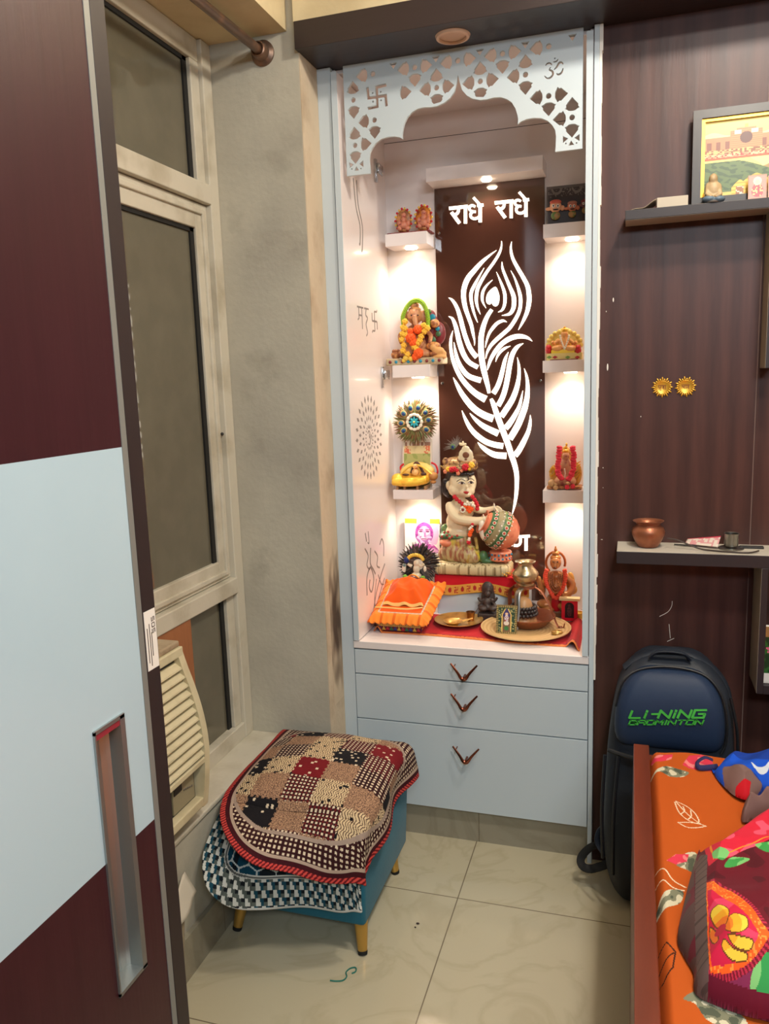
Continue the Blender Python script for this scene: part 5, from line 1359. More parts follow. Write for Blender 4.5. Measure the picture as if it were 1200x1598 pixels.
prof = [(0, -rp * .99), (rp * .30, -rp * .95), (rp * .6, -rp * .8), (rp * .85, -rp * .5), (rp * .98, -rp * .15), (rp, 0), (rp * .97, rp * .22), (rp * .85, rp * .52), (rp * .62, rp * .78), (rp * .5, rp * .88), (rp * .56, rp * .98), (rp * .64, rp * 1.02), (rp * .60, rp * 1.05), (rp * .45, rp * .98), (rp * .40, rp * .8), (0, rp * .5)]
m.lathe(prof, C, 36, q_)
m.bm.faces.ensure_lookup_table()
for f in m.bm.faces:
    t = (f.calc_center_median() - C).dot(ax) / rp
    f.material_index = 1 if t < -.30 else (0 if t < .15 else (2 if t < .42 else (0 if t < .78 else 1)))
pot_o = m.build('pot', [greenres, peach, M('pot_khaki', (152, 138, 100), .4)], ks, True)
m = MB(); n1 = 0
for t, n_, r_, mi in ((.62, 20, .0052, 0), (.28, 22, .0030, 1), (.02, 22, .0056, 0), (-.20, 24, .0030, 1)):
    rr_ = rp * math.sqrt(max(0, 1 - t * t)) * 1.005
    for k_ in range(n_):
        a = 2 * PI * k_ / n_; v_ = q_ @ Vector((rr_ * math.cos(a), rr_ * math.sin(a), t * rp))
        if v_.y > .02: continue
        dr = v_.normalized(); qq = dr.to_track_quat('Z', 'Y').to_euler()
        m.mi = 1 if mi else 0; m.ell(C + v_, (r_, r_, r_ * .4), tuple(qq), u=10, v=6)
        if not mi: m.mi = 1; m.lathe([(r_ * .9, .0), (r_ * 1.25, .0008), (r_ * 1.25, .0014), (r_ * .85, .0012)], C + v_, 10, dr.to_track_quat('Z', 'Y').to_matrix())
m.build('pot_studs', [M('stud_red', (196, 70, 46), .35), white_b], pot_o, True)
m = MB(); kel(m, 570, 1000, 50, 90, -.046, 40); kel(m, 548, 930, 34, 50, -.048, 34); kel(m, 585, 1060, 36, 40, -.044, 34); kel(m, 535, 985, 26, 50, -.05, 26)
m.build('butter', white_b, pot_o, True, mods=REM(.0022, 3))
m = MB(); m.lathe([(0, 0), (112 * KK, 0), (118 * KK, 14 * KK), (104 * KK, 45 * KK), (112 * KK, 78 * KK), (104 * KK, 92 * KK), (0, 92 * KK)], K(742, 1292, -.004), 30)
ro = m.build('pot_ring', peach, ks, True)
m = MB()
for k_ in range(9):
    a = PI + PI * (k_ + .5) / 9
    for zz in (25, 64): m.mi = (k_ + (zz > 30)) % 2; c_ = K(742, 1292, -.004); m.ell(c_ + Vector((110 * KK * math.cos(a), 110 * KK * math.sin(a), zz * KK)), (.0042, .0042, .0042), u=8, v=6)
m.build('ring_studs', [maroon, teal_b], ro, True)
m = MB()
kel(m, 560, 1260, 50, 60, -.02, 50); kel(m, 600, 1300, 90, 30, -.014, 60)
m.build('rock', greenres, ks, True, mods=REM(.0025, 3))
secs = []
for z, w in ((0, -.006), (.006, 0), (.03, .0), (.04, -.005), (.043, -.014)):
    secs.append((.8185 + z * .93, rrect(-.5365, 2.705, .143 + w, .062 + w, .03, 8)))
b_ = loft(secs)
for v_ in b_.bm.verts: pass
b_.build('base', M('ribbed_base', (206, 190, 146), .4, var=(16, (132, 112, 74), .5, .6), stretch=(7, 7, .1)), ks, 'all')
drop_to(ks, .8200)
# long gold arrow ornament lying at the front edge of the step
m = MB().tube([U(752, 893, y=2.652), U(800, 893, y=2.648)], [.0012, .0018], 6)
for k_ in range(7): m.ell(U(784 + k_ * 3.2, 894 + (k_ % 3) * 2, y=2.646), .0034, u=8, v=6)
o = tag(m.build('gold_ornament', gold, None, True), 'thin gold ornament lying on the red cloth in front of the statue', 'ornament')
drop_to(o, .8205)

# --- small idols on the left shelves
def plaque(px, py, rx, rz, y, label, tint, shz):
    o = thing('deity_plaque', label, 'idol', (U(px, py, y=y).x, y, shz), 'round deity plaques on the top left shelf')
    m = MB(); SP(m, px, py, rx, rz, y, 4, u=20, v=12); m.build('plate', tint, o, True)
    kk = k_at(y) * .965; p = U(px, py, y=y)
    m = MB()
    for k_ in range(18):
        a = 2 * PI * k_ / 18; m.mi = k_ % 2; m.ell(p + Vector(((rx + .5) * kk * math.cos(a), -.004, (rz + .5) * kk * math.sin(a))), (.0042, .003, .0042), u=8, v=6)
    m.build('rim', [goldbright, rose_b], o, True)
    m = MB(); SP(m, px, py - 1, 4.2, 5, y - .010, 4); SP(m, px, py + 7, 7, 6, y - .008, 5); SP(m, px - 7, py + 4, 3.4, 5, y - .008, 3); SP(m, px + 7, py + 4, 3.4, 5, y - .008, 3); SP(m, px, py - 8, 4, 4.5, y - .009, 3); SP(m, px - 6, py + 12, 4, 4, y - .008, 3); SP(m, px + 6, py + 12, 4, 4, y - .008, 3)
    m.build('figure', M('figure_pink', (220, 140, 110), .4, var=(60, (150, 50, 60), .55, .68)), o, True)
    m = MB(); SP(m, px, py + rz * .92, rx * .7, 3, y, 6); m.build('foot', brownres, o, True); drop_to(o, shz); return o
plaque(630, 343, 12.5, 17, 2.735, 'taller oval deity plaque with a pointed top, left of the pair', brownres, 1.9995)
plaque(661, 341, 13, 18, 2.735, 'round golden orange deity plaque, right of the pair', M('plaque_orange', (214, 130, 44), .4, metal=.3, var=(50, (150, 50, 40), .5, .62)), 1.9995)
tag(MB().box(-.812, -.66, 2.70, 2.765, 1.993, 1.9988, .002).build('tray', maroon), 'flat dark red tray under the two round plaques on the top left shelf', 'tray')

# elephant headed deity with marigold garland
YG = 2.735; SZ2 = 1.553
gn = thing('elephant_idol', 'seated elephant headed idol with green and marigold garland on the middle left shelf', 'idol', (-.74, YG, SZ2))
m = MB(); m.box(-.828, -.625, 2.692, 2.775, SZ2, SZ2 + .024, .004)
bs = m.build('base', M('base_beige', (196, 176, 140), .5, var=(40, (150, 128, 96), .5, .7)), gn)
m = MB()
for k_ in range(9): m.mi = k_ % 2; m.ell((-.812 + k_ * .022, 2.691, SZ2 + .012), (.0058, .003, .0058), u=10, v=6)
m.build('base_studs', [maroon, teal_b], bs, True)
m = MB()
SP(m, 648, 540, 19, 18, YG, 17); SP(m, 648, 521, 17, 15, YG, 14); SP(m, 647, 493, 12.5, 13, YG - .008, 13); SP(m, 633, 493, 6.5, 9, YG, 3); SP(m, 661, 493, 7, 9.5, YG, 3)
m.tube(catmull([pt(647, 494, YG - .032), pt(648, 503, YG - .04), pt(650, 512, YG - .04), pt(646, 520, YG - .036), pt(641, 521, YG - .036)], 4), [.011, .0105, .010, .0095, .009, .0085, .008, .0078, .0075, .007, .0068, .0066, .0064, .006, .0058, .0055, .005], 10)
SP(m, 634, 552, 15, 8, YG - .012, 14); SP(m, 662, 552, 15, 8, YG - .012, 14)
for sx_ in (-1, 1): m.tube(catmull([pt(648 + sx_ * 16, 516, YG), pt(648 + sx_ * 24, 524, YG - .01), pt(648 + sx_ * 22, 536, YG - .03)], 4), [.009, .009, .0085, .0085, .008, .008, .0075, .007, .006], 8)
m.build('body', M('ganesha_skin', (196, 140, 96), .4, var=(50, (150, 84, 62), .48, .62)), gn, True, mods=REM(.0023, 4))
m = MB(); SP(m, 647, 484, 10, 6, YG - .004, 10); SP(m, 647, 477, 7, 6, YG, 7); SP(m, 647, 470, 3.5, 5, YG, 4); m.build('crown', brownres, gn, True)
m = MB(); SP(m, 642, 492, 1.5, 1.2, YG - .036, 1); SP(m, 652, 492, 1.5, 1.2, YG - .036, 1); m.build('eyes', darkline, gn, True)
m = MB()
for pts in ([(630, 506), (629, 494), (634, 481), (641, 472), (650, 469), (659, 473), (665, 483), (668, 496), (668, 508)],):
    for q in catmull(garland(pts, YG - .014), 5): pompom(m, q, .0085, 9)
m.build('green_garland', green_b, gn, True)
m = MB()
for q in garland(((632, 502), (629, 511), (632, 513), (628, 521), (633, 523), (627, 530), (630, 539), (629, 547), (636, 553), (646, 541), (652, 535), (657, 525), (662, 517), (661, 508), (667, 512), (655, 531), (650, 545)), YG - .045): pompom(m, q, .0112, 14)
m.build('marigolds', yellow_b, gn, True)
m = MB()
for a, b, r in ((641, 527, .019), (652, 514, .016), (645, 534, .016), (653, 551, .018), (648, 557, .013), (641, 517, .011)): pompom(m, pt(a, b, YG - .045), r, 30)
m.build('orange_flowers', orange_b, gn, True)
m = MB()
for q, r in (((633, 559), .010), ((641, 560), .009), ((630, 563), .007)): m.ell(pt(*q, YG - .047), (r, r * .6, r))
m.build('yellow_bloom', M('bloom', (232, 196, 80), .6), gn, True)
m = MB(); SP(m, 672, 517, 16, 28, YG + .018, 6); SP(m, 684, 520, 12, 18, YG + .016, 6); SP(m, 672, 493, 8, 9, YG + .018, 6)
bk = m.build('back_plate', maroon, gn, True)
m = MB()
for q, r, mi in (((675, 495), .011, 1), ((683, 513), .008, 1), ((684, 521), .009, 0), ((670, 486), .008, 0), ((674, 531), .015, 0)):
    MB().lathe([(0, .004), (r * .6, .004), (r, .002), (r, 0)], pt(*q, YG), 14, Matrix.Rotation(PI / 2, 3, 'X')).build('back_roundel', teal_b if mi else greenres, bk, True)
m = MB(); SP(m, 678, 505, 8, 7, YG - .006, 6); SP(m, 676, 540, 12, 7, YG - .02, 8); SP(m, 680, 552, 12, 5, YG - .02, 10)
m.build('side_figure', brownres, gn, True)
m = MB(); p = pt(618, 559, YG - .02); m.lathe([(0, 0), (.011, 0), (.017, .009), (.0175, .017), (.013, .023), (.015, .026), (.011, .026), (0, .022)], (p.x, p.y, SZ2 + .024), 20)
for k_ in range(6): m.ell((p.x + .009 * math.cos(k_), p.y + .009 * math.sin(k_), SZ2 + .051), .0055, u=8, v=6)
m.build('offering_bowl', brownres, gn, True)
m = MB(); SP(m, 684, 548, 10, 7, YG - .028, 7); SP(m, 676, 542, 6, 6, YG - .03, 5); SP(m, 673, 537, 2.4, 3, YG - .03, 2); SP(m, 680, 537, 2.4, 3, YG - .03, 2); SP(m, 692, 552, 5, 5, YG - .024, 5); SP(m, 686, 557, 12, 4, YG - .028, 8)
m.build('mouse', M('mouse_tan', (214, 160, 96), .5), gn, True, mods=REM(.0022, 3))

# lower left shelf: peacock feather disc, printed card, golden cradle
SZ3 = 1.115
def feather_fan(name, label, px, py, R, y, mats, eyes, lean, seed, ru=1.0, rests=None):
    random.seed(seed); o = thing(name, label, 'feather fan', (U(px, py, y=y).x, y, U(px, py + R, y=y).z)); kk = k_at(y) * .965; c = U(px, py, y=y)
    P = lambda a, r, d=0: c + Vector((r * kk * math.cos(a) * ru, lean * r * math.sin(a) * kk - d, r * kk * math.sin(a)))
    m = MB()
    for i in range(190):
        a = 2 * PI * i / 190 + random.uniform(-.03, .03); l = R * random.uniform(.82, 1.06); d = random.uniform(0, .012); m.mi = random.choice((0, 0, 1))
        m.tube([P(a, R * .25, d), P(a + .05, l * .7, d), P(a + random.uniform(-.07, .07), l, d)], [.0040, .0040, .0006], 4)
    m.build('feathers', mats, o)
    m = MB()
    for k_, (a, r) in enumerate(eyes):
        p = P(a, r * R, .014); rt = (0, -a + PI / 2, 0)
        m.mi = 0; m.ell(p, (.0105, .0025, .0145), rt); m.mi = 1; m.ell(p + Vector((0, -.0025, 0)), (.0085, .0022, .0095), rt); m.mi = 2; m.ell(p + Vector((0, -.004, -.001)), (.0062, .002, .0058), rt)
    m.build('feather_eyes', [feather_e, M('eye_green', (50, 110, 100), .4), feather_b], o, True); return o, P
ff, P = feather_fan('peacock_fan', 'round fan of green peacock feathers with a blue star on the lower left shelf', 649, 663, 37, 2.758, [feather_g, M('feather_brown', (120, 86, 56), .6)], [(PI * t, .62) for t in (.04, .22, .42, .60, .80, 1.02, 1.2, -.18)], .10, 3)
c = P(0, 0, .020)
m = MB()
for k_ in range(12): a = 2 * PI * k_ / 12; m.ell(c + Vector((.026 * math.cos(a), 0, .026 * math.sin(a))), (.0085, .004, .006), (0, -a + PI / 2, 0))
m.build('shell_ring', white_b, ff, True)
m = MB(); m.lathe([(0, .003), (.022, .003), (.024, 0)], c + Vector((0, .004, 0)), 20, Matrix.Rotation(PI / 2, 3, 'X'))
m.mi = 1
for k_ in range(8): a = 2 * PI * k_ / 8; m.ell(c + Vector((.010 * math.cos(a), -.003, .010 * math.sin(a))), (.009, .002, .004), (0, -a, 0))
m.mi = 2; m.ell(c + Vector((0, -.005, 0)), .004)
m.build('star_rosette', [navy_d, M('turquoise', (44, 176, 190), .4), goldbright], ff, True)
drop_to(ff, U(650, 693, y=2.76).z - .006)
def card3(u, v):
    if v > .94 or u < .05 or u > .95: return (216, 204, 190)
    if v > .86: return (150, 110, 90) if hsh(int(u * 24), 3) > .4 else (214, 200, 180)
    if v > .7: return (214, 110, 80) if abs(abs(u - .5) - .32) < .1 and hsh(int(u * 30), int(v * 40)) > .4 else (222, 202, 150)
    return (176, 176, 110) if noise.noise(Vector((u * 6, v * 6, 1))) > -.1 else (150, 160, 90)
o = stand_card('picture_card', 'pale printed card standing behind the golden cradle on the lower left shelf', 628, 674, 765, 690, 2.752, card3, lean=.02, edge=paper); drop_to(o, SZ3)
gc_ = thing('golden_cradle', 'gold fabric cradle holding a small deity on the lower left shelf', 'cradle', (-.735, 2.72, SZ3))
m = MB()
for px in (621, 632, 652, 664): m.box(pt(px, 760, 2.7).x - .004, pt(px, 760, 2.7).x + .004, 2.692, 2.75, SZ3, SZ3 + .014, .001)
m.build('leg', M('leg_wood', (170, 130, 90), .5), gc_)
fabg = M('gold_brocade', (246, 200, 70), .35, metal=.25, var=(40, (230, 160, 40), .5, .7), bump=(60, .4))
m = MB(); SP(m, 644, 750, 30, 8, 2.715, 17); SP(m, 621, 747, 11, 9, 2.712, 12); SP(m, 664, 747, 8, 8, 2.712, 12)
m.tube(catmull([pt(613, 752, 2.69), pt(630, 754, 2.684), pt(650, 753, 2.684), pt(666, 749, 2.69)], 4), .013, 10)
m.build('mattress', fabg, gc_, True, mods=REM(.0024, 2))
m = MB(); SP(m, 652, 733, 25, 13, 2.745, 7); SP(m, 668, 735, 11, 10, 2.742, 7); SP(m, 636, 736, 13, 9, 2.742, 7)
m.build('bolster', M('brocade_light', (250, 214, 120), .4, var=(50, (228, 160, 60), .55, .7)), gc_, True, mods=REM(.0024, 2))
m = MB()
for pts in ([(624, 742), (636, 730), (648, 726), (660, 729), (674, 740)],): m.tube(catmull(garland(pts, 2.705), 5), .004, 8)
m.build('gold_trim', goldbright, gc_, True)
m = MB(); m.tube(catmull(garland(((642, 738), (647, 724), (653, 724), (662, 741)), 2.715), 4), [.005] * 13, 8); SP(m, 633, 741, 6, 2, 2.70, 3); SP(m, 661, 740, 5, 3, 2.70, 3)
m.build('dark_scarf', M('scarf', (74, 40, 26), .6), gc_, True)
m = MB(); SP(m, 648, 737, 6, 6, 2.705, 5); SP(m, 648, 728, 4.5, 4.5, 2.705, 4); m.build('deity', M('deity_gold', (236, 190, 120), .4, var=(90, (190, 80, 60), .55, .65)), gc_, True)
m = MB(); m.tube(catmull(garland(((673, 722), (680, 726), (683, 736), (680, 742)), 2.74), 4), .0035, 8); m.tube(catmull(garland(((627, 738), (625, 729), (630, 724)), 2.74), 4), .0035, 8); m.build('red_trim', rose_b, gc_, True)
m = MB(); SP(m, 676, 743, 8, 7, 2.715, 8); SP(m, 676, 752, 5, 3, 2.71, 5); m.build('side_cushion', M('tan_fabric', (190, 130, 70), .6), gc_, True)
drop_to(gc_, SZ3)

# right shelves
RZ1, RZ2, RZ3 = 1.979, 1.549, 1.118
dk = thing('glass_plaque', 'dark carved plaque with three painted round faces on the top right shelf', 'plaque', (-.2, 2.75, RZ1))
def dcarve(u, v):
    x, y = u * 3, v
    if y > .93 or u < .03: return (120, 112, 104) if (int(u * 80) + int(v * 60)) % 2 else (56, 46, 44)
    if y > .74:
        q = (u * 2.4) % 1; 
        return (120, 110, 102) if abs(math.hypot((q - .5) * 1.2, (y - 1) * 1.6) - .3) < .05 or noise.noise(Vector((u * 30, v * 24, 0))) > .25 else (60, 48, 46)
    return (58, 48, 48)
a, b, t = U(853, 345, y=2.755), U(925, 345, y=2.755), U(853, 290, y=2.755)
x0, x1, zt = a.x, -.124, RZ1 + .128
grid_surf('panel', 70, 60, lambda u, v: Vector((x0 + (x1 - x0) * u, 2.7545, RZ1 + (zt - RZ1) * v)), dcarve, printed, dk)
MB().box(x0, x1, 2.755, 2.763, RZ1, zt, .001).build('backing', shelf_dark, dk)
MB().box(x0, x1, 2.738, 2.7545, RZ1, RZ1 + .006, .001).build('plinth', shelf_dark, dk)
def round_face(px, py, r, face, crown):
    y = 2.746; m = MB(); SP(m, px, py, r, r * 1.05, y, r * .5); m.mi = 1; SP(m, px, py - r * .75, r * 1.0, r * .45, y - .001, r * .45)
    m.mi = 2; SP(m, px - r * .42, py - r * .1, r * .27, r * .3, y - .009, 2); SP(m, px + r * .42, py - r * .1, r * .27, r * .3, y - .009, 2)
    m.mi = 3; SP(m, px - r * .42, py - r * .1, r * .13, r * .15, y - .012, 1.4); SP(m, px + r * .42, py - r * .1, r * .13, r * .15, y - .012, 1.4); SP(m, px, py + r * .58, r * .5, r * .13, y - .009, 2)
    m.mi = 0; SP(m, px - r * 1.25, py + r * .5, r * .55, r * .3, y, 2); SP(m, px + r * 1.25, py + r * .3, r * .4, r * .45, y, 2)
    m.mi = 4; SP(m, px, py + r * 1.7, r * .8, r * .75, y, r * .4)
    m.build('face', [face, crown, white_p, darkline, M('robe_mix', (160, 120, 70), .5, var=(80, (90, 120, 60), .5, .6))], dk, True)
round_face(867, 322, 8.5, M('face_tan', (222, 160, 120), .45), M('crown_red', (206, 96, 76), .45)); round_face(893, 322, 7, M('face_orange', (206, 120, 84), .45), M('crown_tan', (170, 110, 90), .45)); round_face(913, 318, 6, M('face_dark', (120, 70, 70), .45), maroon)

YR = 2.725
gd = thing('throne_idol', 'golden seated idol on a yellow throne with red arm cushions, middle right shelf', 'idol', (-.2, YR, RZ2))
m = MB(); a, b, t = slabp(m, 852.5, 908, 560, 549, YR - .03, YR + .03, .001)
bs = m.build('throne_base', M('throne_yellow', (226, 206, 130), .45), gd)
m = MB()
for k_, px in enumerate((857, 866, 886, 901)):
    m.mi = k_ % 2; p = U(px, 554.5, y=YR - .0305); m.prism([(p.x - .009, p.z), (p.x, p.z + .005), (p.x + .009, p.z), (p.x, p.z - .005)], YF(YR - .0302), .0012)
m.mi = 2; p = U(880, 559.5, y=YR - .031); m.box(p.x - .045, p.x + .045, YR - .034, YR - .03, a.z, a.z + .003)
m.build('painted_diamonds', [M('leaf_green', (110, 150, 60), .5), M('diamond_red', (180, 40, 40), .5), maroon], bs)
m = MB(); SP(m, 881, 536, 25, 20, YR + .022, 3); SP(m, 881, 521, 13, 12, YR + .022, 3)
for k_ in range(11): a_ = PI * k_ / 10; SP(m, 881 + 25 * math.cos(a_), 535 - 21 * math.sin(a_), 4, 4, YR + .022, 3)
m.build('back_plate', M('gold_back', (228, 206, 110), .4, metal=.2, var=(50, (200, 160, 70), .5, .7)), gd, True)
m = MB(); m.box(pt(861, 548, YR).x, pt(898, 548, YR).x, YR - .03, YR + .015, pt(880, 549.5, YR).z, pt(880, 542, YR).z, .005); m.build('seat', M('seat_yellow', (246, 214, 70), .5), gd, True)
for px in (856, 902):
    m = MB(); SP(m, px, 544, 5, 7, YR - .015, 9); SP(m, px, 540, 4.6, 5, YR - .015, 9); m.build('cushion', redgloss, gd, True)
m = MB(); SP(m, 880, 532, 8, 9, YR - .008, 7); SP(m, 881, 519, 5.2, 5.5, YR - .008, 5.5); SP(m, 870, 541, 10, 5, YR - .018, 9); SP(m, 891, 541, 10, 5, YR - .018, 9)
for sx_ in (-1, 1): m.tube(catmull([pt(880.5 + sx_ * 8, 527, YR - .008), pt(880.5 + sx_ * 15, 533, YR - .012), pt(880.5 + sx_ * 19, 530, YR - .02)], 3), [.007, .0068, .0066, .0062, .0058, .0054, .005], 8)
m.build('body', M('idol_gold', (222, 160, 90), .4, var=(60, (200, 110, 70), .52, .68)), gd, True, mods=REM(.002, 3))
m = MB(); SP(m, 881, 513, 4.5, 4, YR - .008, 4); SP(m, 881, 509.5, 2.2, 3, YR - .008, 2); m.build('crown', gold, gd, True)
m = MB()
for L in (((874, 521), (876, 529), (879, 537), (881, 542)), ((888, 521), (886, 529), (883, 537), (881, 542))): beads(m, garland(L, YR - .03), .0034)
m.build('pearl_garland', white_b, gd, True)
drop_to(gd, RZ2)

yr = 2.728
rg = thing('garlanded_idol', 'small idol under a long pink red rose garland, lower right shelf', 'idol', (-.2, yr, RZ3))
m = MB(); a, b, t = slabp(m, 853, 907, 764, 760, yr - .03, yr + .03, .001); m.build('base', brownres, rg)
m = MB(); SP(m, 882, 738, 12, 24, yr + .002, 8); SP(m, 882, 752, 17, 11, yr, 13); SP(m, 883, 712, 5.5, 6.5, yr - .008, 6); SP(m, 881, 727, 8, 9, yr - .006, 6)
m.build('body', M('idol_tan', (200, 150, 110), .45, var=(60, (150, 70, 60), .52, .66)), rg, True, mods=REM(.002, 3))
m = MB(); SP(m, 882, 724, 14, 26, yr + .014, 4); SP(m, 866, 740, 9, 14, yr + .012, 4); SP(m, 899, 740, 9, 18, yr + .012, 4); m.build('back_plate', M('back_gold', (210, 164, 90), .4, metal=.4, var=(50, (170, 120, 60), .5, .65)), rg, True)
m = MB()
for k_ in range(6): m.tube(catmull([pt(897, 752 - k_ * 5, yr), pt(902, 748 - k_ * 5, yr), pt(906, 741 - k_ * 4, yr)], 3), .0018, 6)
m.tube(catmull([pt(858, 738, yr - .01), pt(863, 730, yr - .01), pt(866, 738, yr - .01), pt(860, 744, yr - .01)], 4), .004, 8)
m.build('gold_rays', gold, rg, True)
m = MB(); SP(m, 883, 705, 5, 4, yr - .006, 5); SP(m, 883, 700, 3, 3.5, yr - .006, 3); SP(m, 884, 695, 1.6, 3, yr - .006, 2); m.build('crown', gold, rg, True)
m = MB()
for L in (((873, 699), (872, 712), (871, 724), (871, 735), (873, 743), (877, 748)), ((894, 699), (895, 711), (895, 723), (894, 735), (891, 743), (887, 749))):
    for i, q in enumerate(catmull(garland(L, yr - .03), 3)): m.ell(q + Vector((random.uniform(-.001, .001), random.uniform(-.003, .003), 0)), (.0105, .008, .006), (random.uniform(-.3, .3), random.uniform(-.4, .4), 0), u=10, v=7)
for q in ((885, 761), (894, 760)): pompom(m, pt(*q, yr - .036), .0085, 16)
m.build('rose_garland', pink_b, rg, True)
m = MB(); beads(m, garland(((881, 733), (882, 740), (881, 747)), yr - .026), .0026); m.build('bead_string', white_b, rg, True)
m = MB(); SP(m, 867, 762, 4, 4, yr - .04, 3); SP(m, 867, 757, 2.5, 2.5, yr - .04, 2); SP(m, 861, 755, 6, 6, yr - .03, 6); SP(m, 886, 755, 3, 2.5, yr - .038, 3); m.build('attendant_figures', M('att', (190, 150, 100), .45), rg, True)
drop_to(rg, RZ3)

# --- bottom level, left: portrait card, dark feather fan with idol, bed under an orange cover
def portrait(u, v):
    x, y = u * 2 - 1, v * 2 - 1
    if v > .86 and (u < .35 or u > .72): return (240, 190, 60)
    hx = x - .12
    if math.hypot(hx / .52, (y - .14) / .66) < 1:
        n = noise.noise(Vector((u * 9, v * 9, 2)))
        for ex in (-.2, .2):
            if math.hypot((hx - ex) / .11, (y - .26) / .045) < 1: return (110, 30, 90)
            if math.hypot((hx - ex) / .15, (y - .36) / .03) < 1: return (140, 40, 110)
        if abs(hx - .04) < .05 and -.05 < y < .2: return (206, 120, 180)
        if math.hypot(hx / .2, (y + .17) / .03) < 1: return (120, 40, 100)
        if y < -.02 and abs(hx) > .0 and math.hypot(hx / .46, (y + .2) / .36) < 1 and not math.hypot(hx / .2, (y + .12) / .12) < 1: return (170, 104, 170) if n > -.05 else (226, 190, 224)
        if math.hypot(hx / .36, (y - .12) / .46) > 1: return (176, 84, 168) if n > -.1 else (144, 56, 142)
        return (240, 206, 222) if n > -.15 else (220, 160, 200)
    if y < -.45 and abs(hx) < .5 + (-.45 - y): return (226, 170, 214) if noise.noise(Vector((u * 8, v * 8, 0))) > -.1 else (190, 90, 170)
    return (246, 236, 232) if noise.noise(Vector((u * 4, v * 4, 5))) > -.2 else (226, 180, 214)
o = stand_card('portrait_card', 'pink tinted portrait card of a bearded person behind the feather fan', 632, 686, 862, 809, 2.772, portrait, lean=.012, nu=150, nv=150, edge=paper); 
zb_ = o.location.z
MB().box(-.795, -.675, 2.765, 2.79, CT, zb_ - .0005, .001).build('stand', white_p, o)
fd, P = feather_fan('dark_feather_fan', 'dark round feather fan with a white figure behind the orange bed', 654, 880, 36, 2.648, [feather_d, M('feather_black', (30, 26, 26), .6)], [], .15, 9, ru=1.0)
m = MB()
for a, r in ((.2, .5), (.9, .6), (1.5, .62), (2.2, .6), (-.2, .62), (.5, .75)): m.ell(P(a, 37 * r, .014), (.006, .003, .006))
m.build('feather_eyes', M('eye_dark', (26, 28, 40), .3), fd, True)
yf = 2.632
m = MB(); SP(m, 650, 888, 6, 9, yf, 5); SP(m, 650, 879, 5.5, 6, yf, 5); SP(m, 650, 898, 9, 6, yf, 6); m.tube([pt(643, 884, yf), pt(636, 880, yf)], [.007, .005], 8); m.tube([pt(656, 884, yf), pt(662, 880, yf)], [.007, .005], 8)
m.build('white_figure', M('figure_cream', (224, 214, 188), .45, var=(60, (190, 170, 130), .5, .7)), fd, True, mods=REM(.002, 3))
m = MB()
for k_ in range(11): a_ = PI * (.08 + .84 * k_ / 10); q = pt(648 + 12 * math.cos(a_), 875 - 9 * math.sin(a_), yf + .004); m.ell(q, .007, u=10, v=7)
m.build('halo', M('halo_yellow', (228, 190, 70), .5), fd, True)
MB().ell(pt(634, 874, yf), (.010, .006, .012)).build('blue_ornament', feather_b, fd, True)
MB().tube([pt(630, 892, yf), pt(631, 880, yf)], .0075, 10).build('striped_ornament', M('stripe', (90, 130, 130), .4, var=(40, (220, 216, 200), .5, .55)), fd, True)
MB().ell(pt(663, 888, yf), (.006, .004, .012)).build('white_ornament', white_b, fd, True)
MB().tube([P(PI * 1.5, 34, .0) + Vector((0, 0, .0)), Vector((P(PI * 1.5, 34, 0).x, P(PI * 1.5, 34, 0).y, CT + .0065))], [.006, .010], 10).build('stand', feather_d, fd, True)

bd_ = thing('deity_bed', 'small deity bed under a bright orange frilled cover on a sequinned box', 'bed', (-.73, 2.48, CT))
m = MB().box(-.802, -.655, 2.42, 2.60, CT + .006, CT + .040, .003)
bx = m.build('box', M('box_maroon', (120, 24, 34), .6), bd_)
def trimc(u, v):
    if v > .45: return (222, 186, 96) if (int(u * 40) + int(v * 10)) % 2 else (160, 120, 50)
    q = (u * 11) % 1; t = v / .45
    if abs(q - .5) < .5 * (1 - t) : return ((40, 60, 130), (206, 170, 60), (170, 30, 50), (40, 110, 80))[int(u * 11) % 4]
    return (96, 16, 28)
grid_surf('sequin_trim', 110, 14, lambda u, v: Vector((-.802 + .147 * u, 2.4192, CT + .008 + .030 * v)), trimc, printed, bx)
grid_surf('sequin_trim', 110, 14, lambda u, v: Vector((-.6542, 2.42 + .18 * u, CT + .008 + .030 * v)), trimc, printed, bx)
def frill(u, v):                          # mattress cover sloping up to the back, with a pleated edge
    x = -.828 + .205 * u + .018 * v * (u - .2); y = 2.385 + .225 * v
    e = min(u, 1 - u, v, 1 - v); z = CT + .062 + .072 * v ** 1.15
    pl = .0028 * math.sin((u * 60 if min(v, 1 - v) < min(u, 1 - u) else v * 60)) * max(0, 1 - e / .12)
    return Vector((x + (.014 if u < .5 else -.014) * 0, y, z - .020 * max(0, 1 - e / .10) ** 1.5 * (1 if v < .5 or e == min(u, 1 - u) else .2) + pl))
def frill_c(u, v):
    e = min(u, 1 - u, v, 1 - v)
    if .135 < e < .16: return (236, 226, 206) if (int(u * 90) + int(v * 90)) % 2 else (150, 120, 96)
    if e < .135: return (250, 140, 46) if int((u if min(v, 1 - v) < min(u, 1 - u) else v) * 24) % 5 else (226, 104, 24)
    return (246, 100, 20)
grid_surf('frilled_cover', 150, 150, frill, frill_c, FC('orange_cover', .75, .25, sheen=.1), bd_, thick=.006)
m = MB()
def lump(u, v):
    p = frill(.16 + .68 * u, .30 + .56 * v); e = min(u, 1 - u, v, 1 - v)
    p.z += .004 + .048 * (min(1, e / .28) ** .7) * (.75 + .25 * v) + .005 * noise.noise(Vector((u * 6, v * 5, 2))) + .003 * math.sin(u * 15 + v * 9)
    return p
